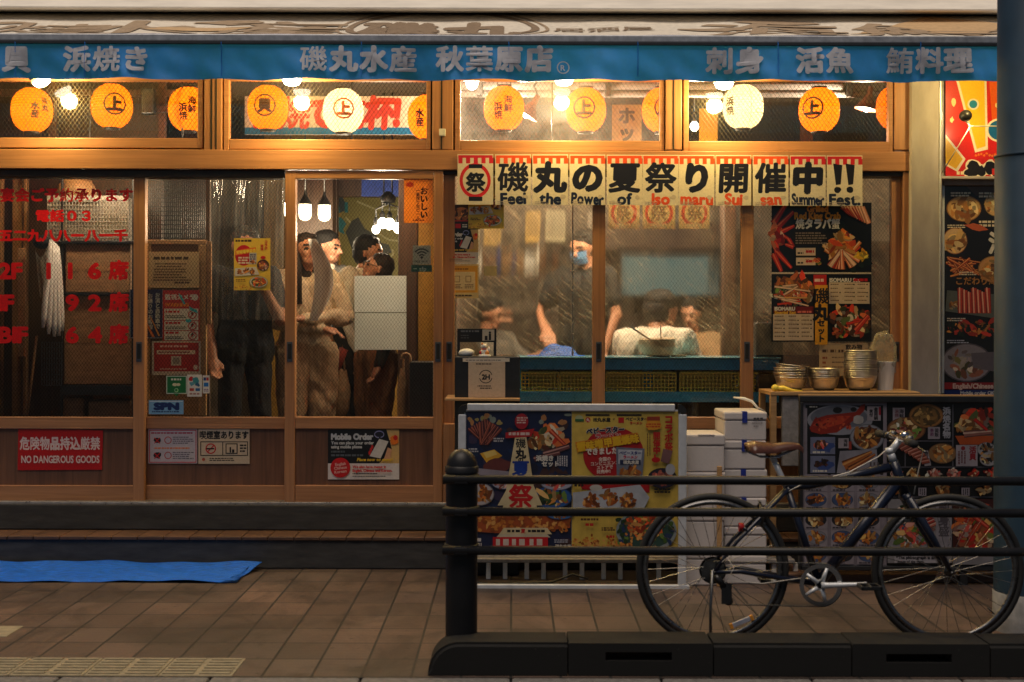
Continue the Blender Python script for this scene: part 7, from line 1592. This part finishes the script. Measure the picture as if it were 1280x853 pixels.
person('person in cream top and wide beige trousers, arms folded, behind the pale vinyl strip', 383, 9.35, D(20), .99, top='shirt_cream', legs='cloth_beige', hair='hair_brown', hair_long=.30, wide=1.42, fat=1.14, head=(D(10), D(-8), 0), voxel=.0065, folds=1.4,
       J=dict(elL=(.26, -.04, 1.13), wrL=(-.06, -.22, 1.12), elR=(-.26, -.04, 1.11), wrR=(.07, -.17, 1.05)))
person('staff member in dark clothes behind the yellow poster, one bare forearm raised', 306, 9.08, D(25), 1.0, top='cloth_navy', legs='cloth_black', sleeve=1, fat=1.15, J=dict(elL=(.20, -.12, 1.10), wrL=(.06, -.22, 1.30), elR=(-.24, .03, 1.10)), head=(0, D(8), 0))
person('man in a white shirt seen in profile, leaning to the woman with glasses', 441, 10.05, D(90), 1.02, top='shirt_white', legs='cloth_black', hair='hair_black', fat=1.1, head=(D(-12), D(4), 0), collar='shirt_white', apron='cloth_black', voxel=.0065, folds=1.3,
       J=dict(head=(0, -.12, 1.54), neck=(0, -.06, 1.43), chest=(0, -.01, 1.24), elL=(.20, -.14, 1.12), wrL=(.16, -.30, 1.0)))
person('woman with glasses and upturned face behind the blank white sheets, in brown trousers', 470, 9.75, D(-62), .93, top='cloth_black', legs='cloth_brown', hair='hair_brown', wide=1.45, head=(D(-14), D(-22), 0), glasses=True, fat=1.05, voxel=.0065, folds=1.4, J=dict(head=(0, .0, 1.56)))
person('black haired man half hidden between the person in beige and the man in white', 409, 11.0, D(55), 1.06, top='cloth_grey', legs='cloth_black', head=(D(15), D(8), 0), collar='shirt_white', voxel=.0065)
person('staff member in a black T-shirt and blue mask standing behind the hazy window', 730, 9.75, D(-28), 1.02, top='cloth_black', legs='cloth_black', sleeve=1, mask=True, fat=1.14, head=(D(-15), D(18), 0),
       J=dict(elR=(-.29, -.06, 1.13), wrR=(-.14, -.25, 1.0), elL=(.25, .0, 1.12), wrL=(.20, -.12, .88)))
person('diner in grey reaching one arm to the table under the small food posters', 616, 10.35, D(65), 1.0, top='cloth_grey', legs='cloth_black', sleeve=1, seated=True, fat=1.08, head=(0, D(18), 0), J=dict(elR=(-.24, -.20, .78), wrR=(-.12, -.46, .86), elL=(.22, -.2, .75), wrL=(.15, -.42, .8)))
person('diner in a white shirt seated with the back to the window', 818, 9.33, D(150), 1.14, top='shirt_white', legs='cloth_black', seated=True, fat=1.32, folds=1.5, head=(D(-25), D(16), 0), J=dict(head=(.0, -.13, 1.015), neck=(0, -.05, .925), chest=(0, 0, .74), belly=(0, 0, .60), shL=(.185, -.01, .855), shR=(-.185, -.01, .855), elL=(.27, -.12, .62), elR=(-.27, -.12, .62), wrL=(.12, -.34, .66), wrR=(-.12, -.34, .66)))
person('diner facing the window beyond the shoulder of the white shirted one', 868, 10.25, D(-25), 1.0, top='cloth_tan', legs='cloth_black', seated=True, fat=1.1, head=(D(-10), D(14), 0), J=dict(elL=(.24, -.14, .72), wrL=(.10, -.34, .74)))
# bags held at the third door
t = thing('tote_bag', 'tan cloth tote bag and red sleeve holding it, hanging between beige and brown trousers', 'bag', W(424, 520, 9.55))
b = MB(); c0 = W(424, 492, 9.55); b.ball(c0, (.075, .05, .17), 20, fn=lambda d, q: q*(1+.18*noise.noise(d*3.2)+.06*noise.noise(d*9))); b.build('bag', 'cloth_tan', t)
b = MB(); b.tube([W(418, 470, 9.55), W(422, 450, 9.56), W(428, 432, 9.6), W(430, 452, 9.56), W(431, 472, 9.55)], .008, 6); b.build('strap', 'cloth_tan', t)
b = MB(); b.tube([W(421, 464, 9.54), W(424, 450, 9.54), W(430, 436, 9.55)], [.022, .034, .03], 10); b.build('red_sleeve', 'cloth_red', t)  # red sleeve of an arm that is left out
t = thing('shoulder_bag', 'black shoulder bag at the side of the man in white', 'bag', W(428, 500, 9.88))
b = MB(); c0 = W(428, 445, 9.86); b.ball(c0, (.10, .05, .25), 20, fn=lambda d, q: Vector((max(-.085, min(.085, q.x*1.2)), q.y, max(-.22, min(.22, q.z*1.1))))); b.build('bag', 'cloth_black', t)
b = MB(); b.tube([W(420, 405, 9.88), W(436, 350, 9.90), W(448, 345, 9.98)], .012, 6); b.build('strap', 'cloth_black', t)
bpy.data.objects.remove(_go)
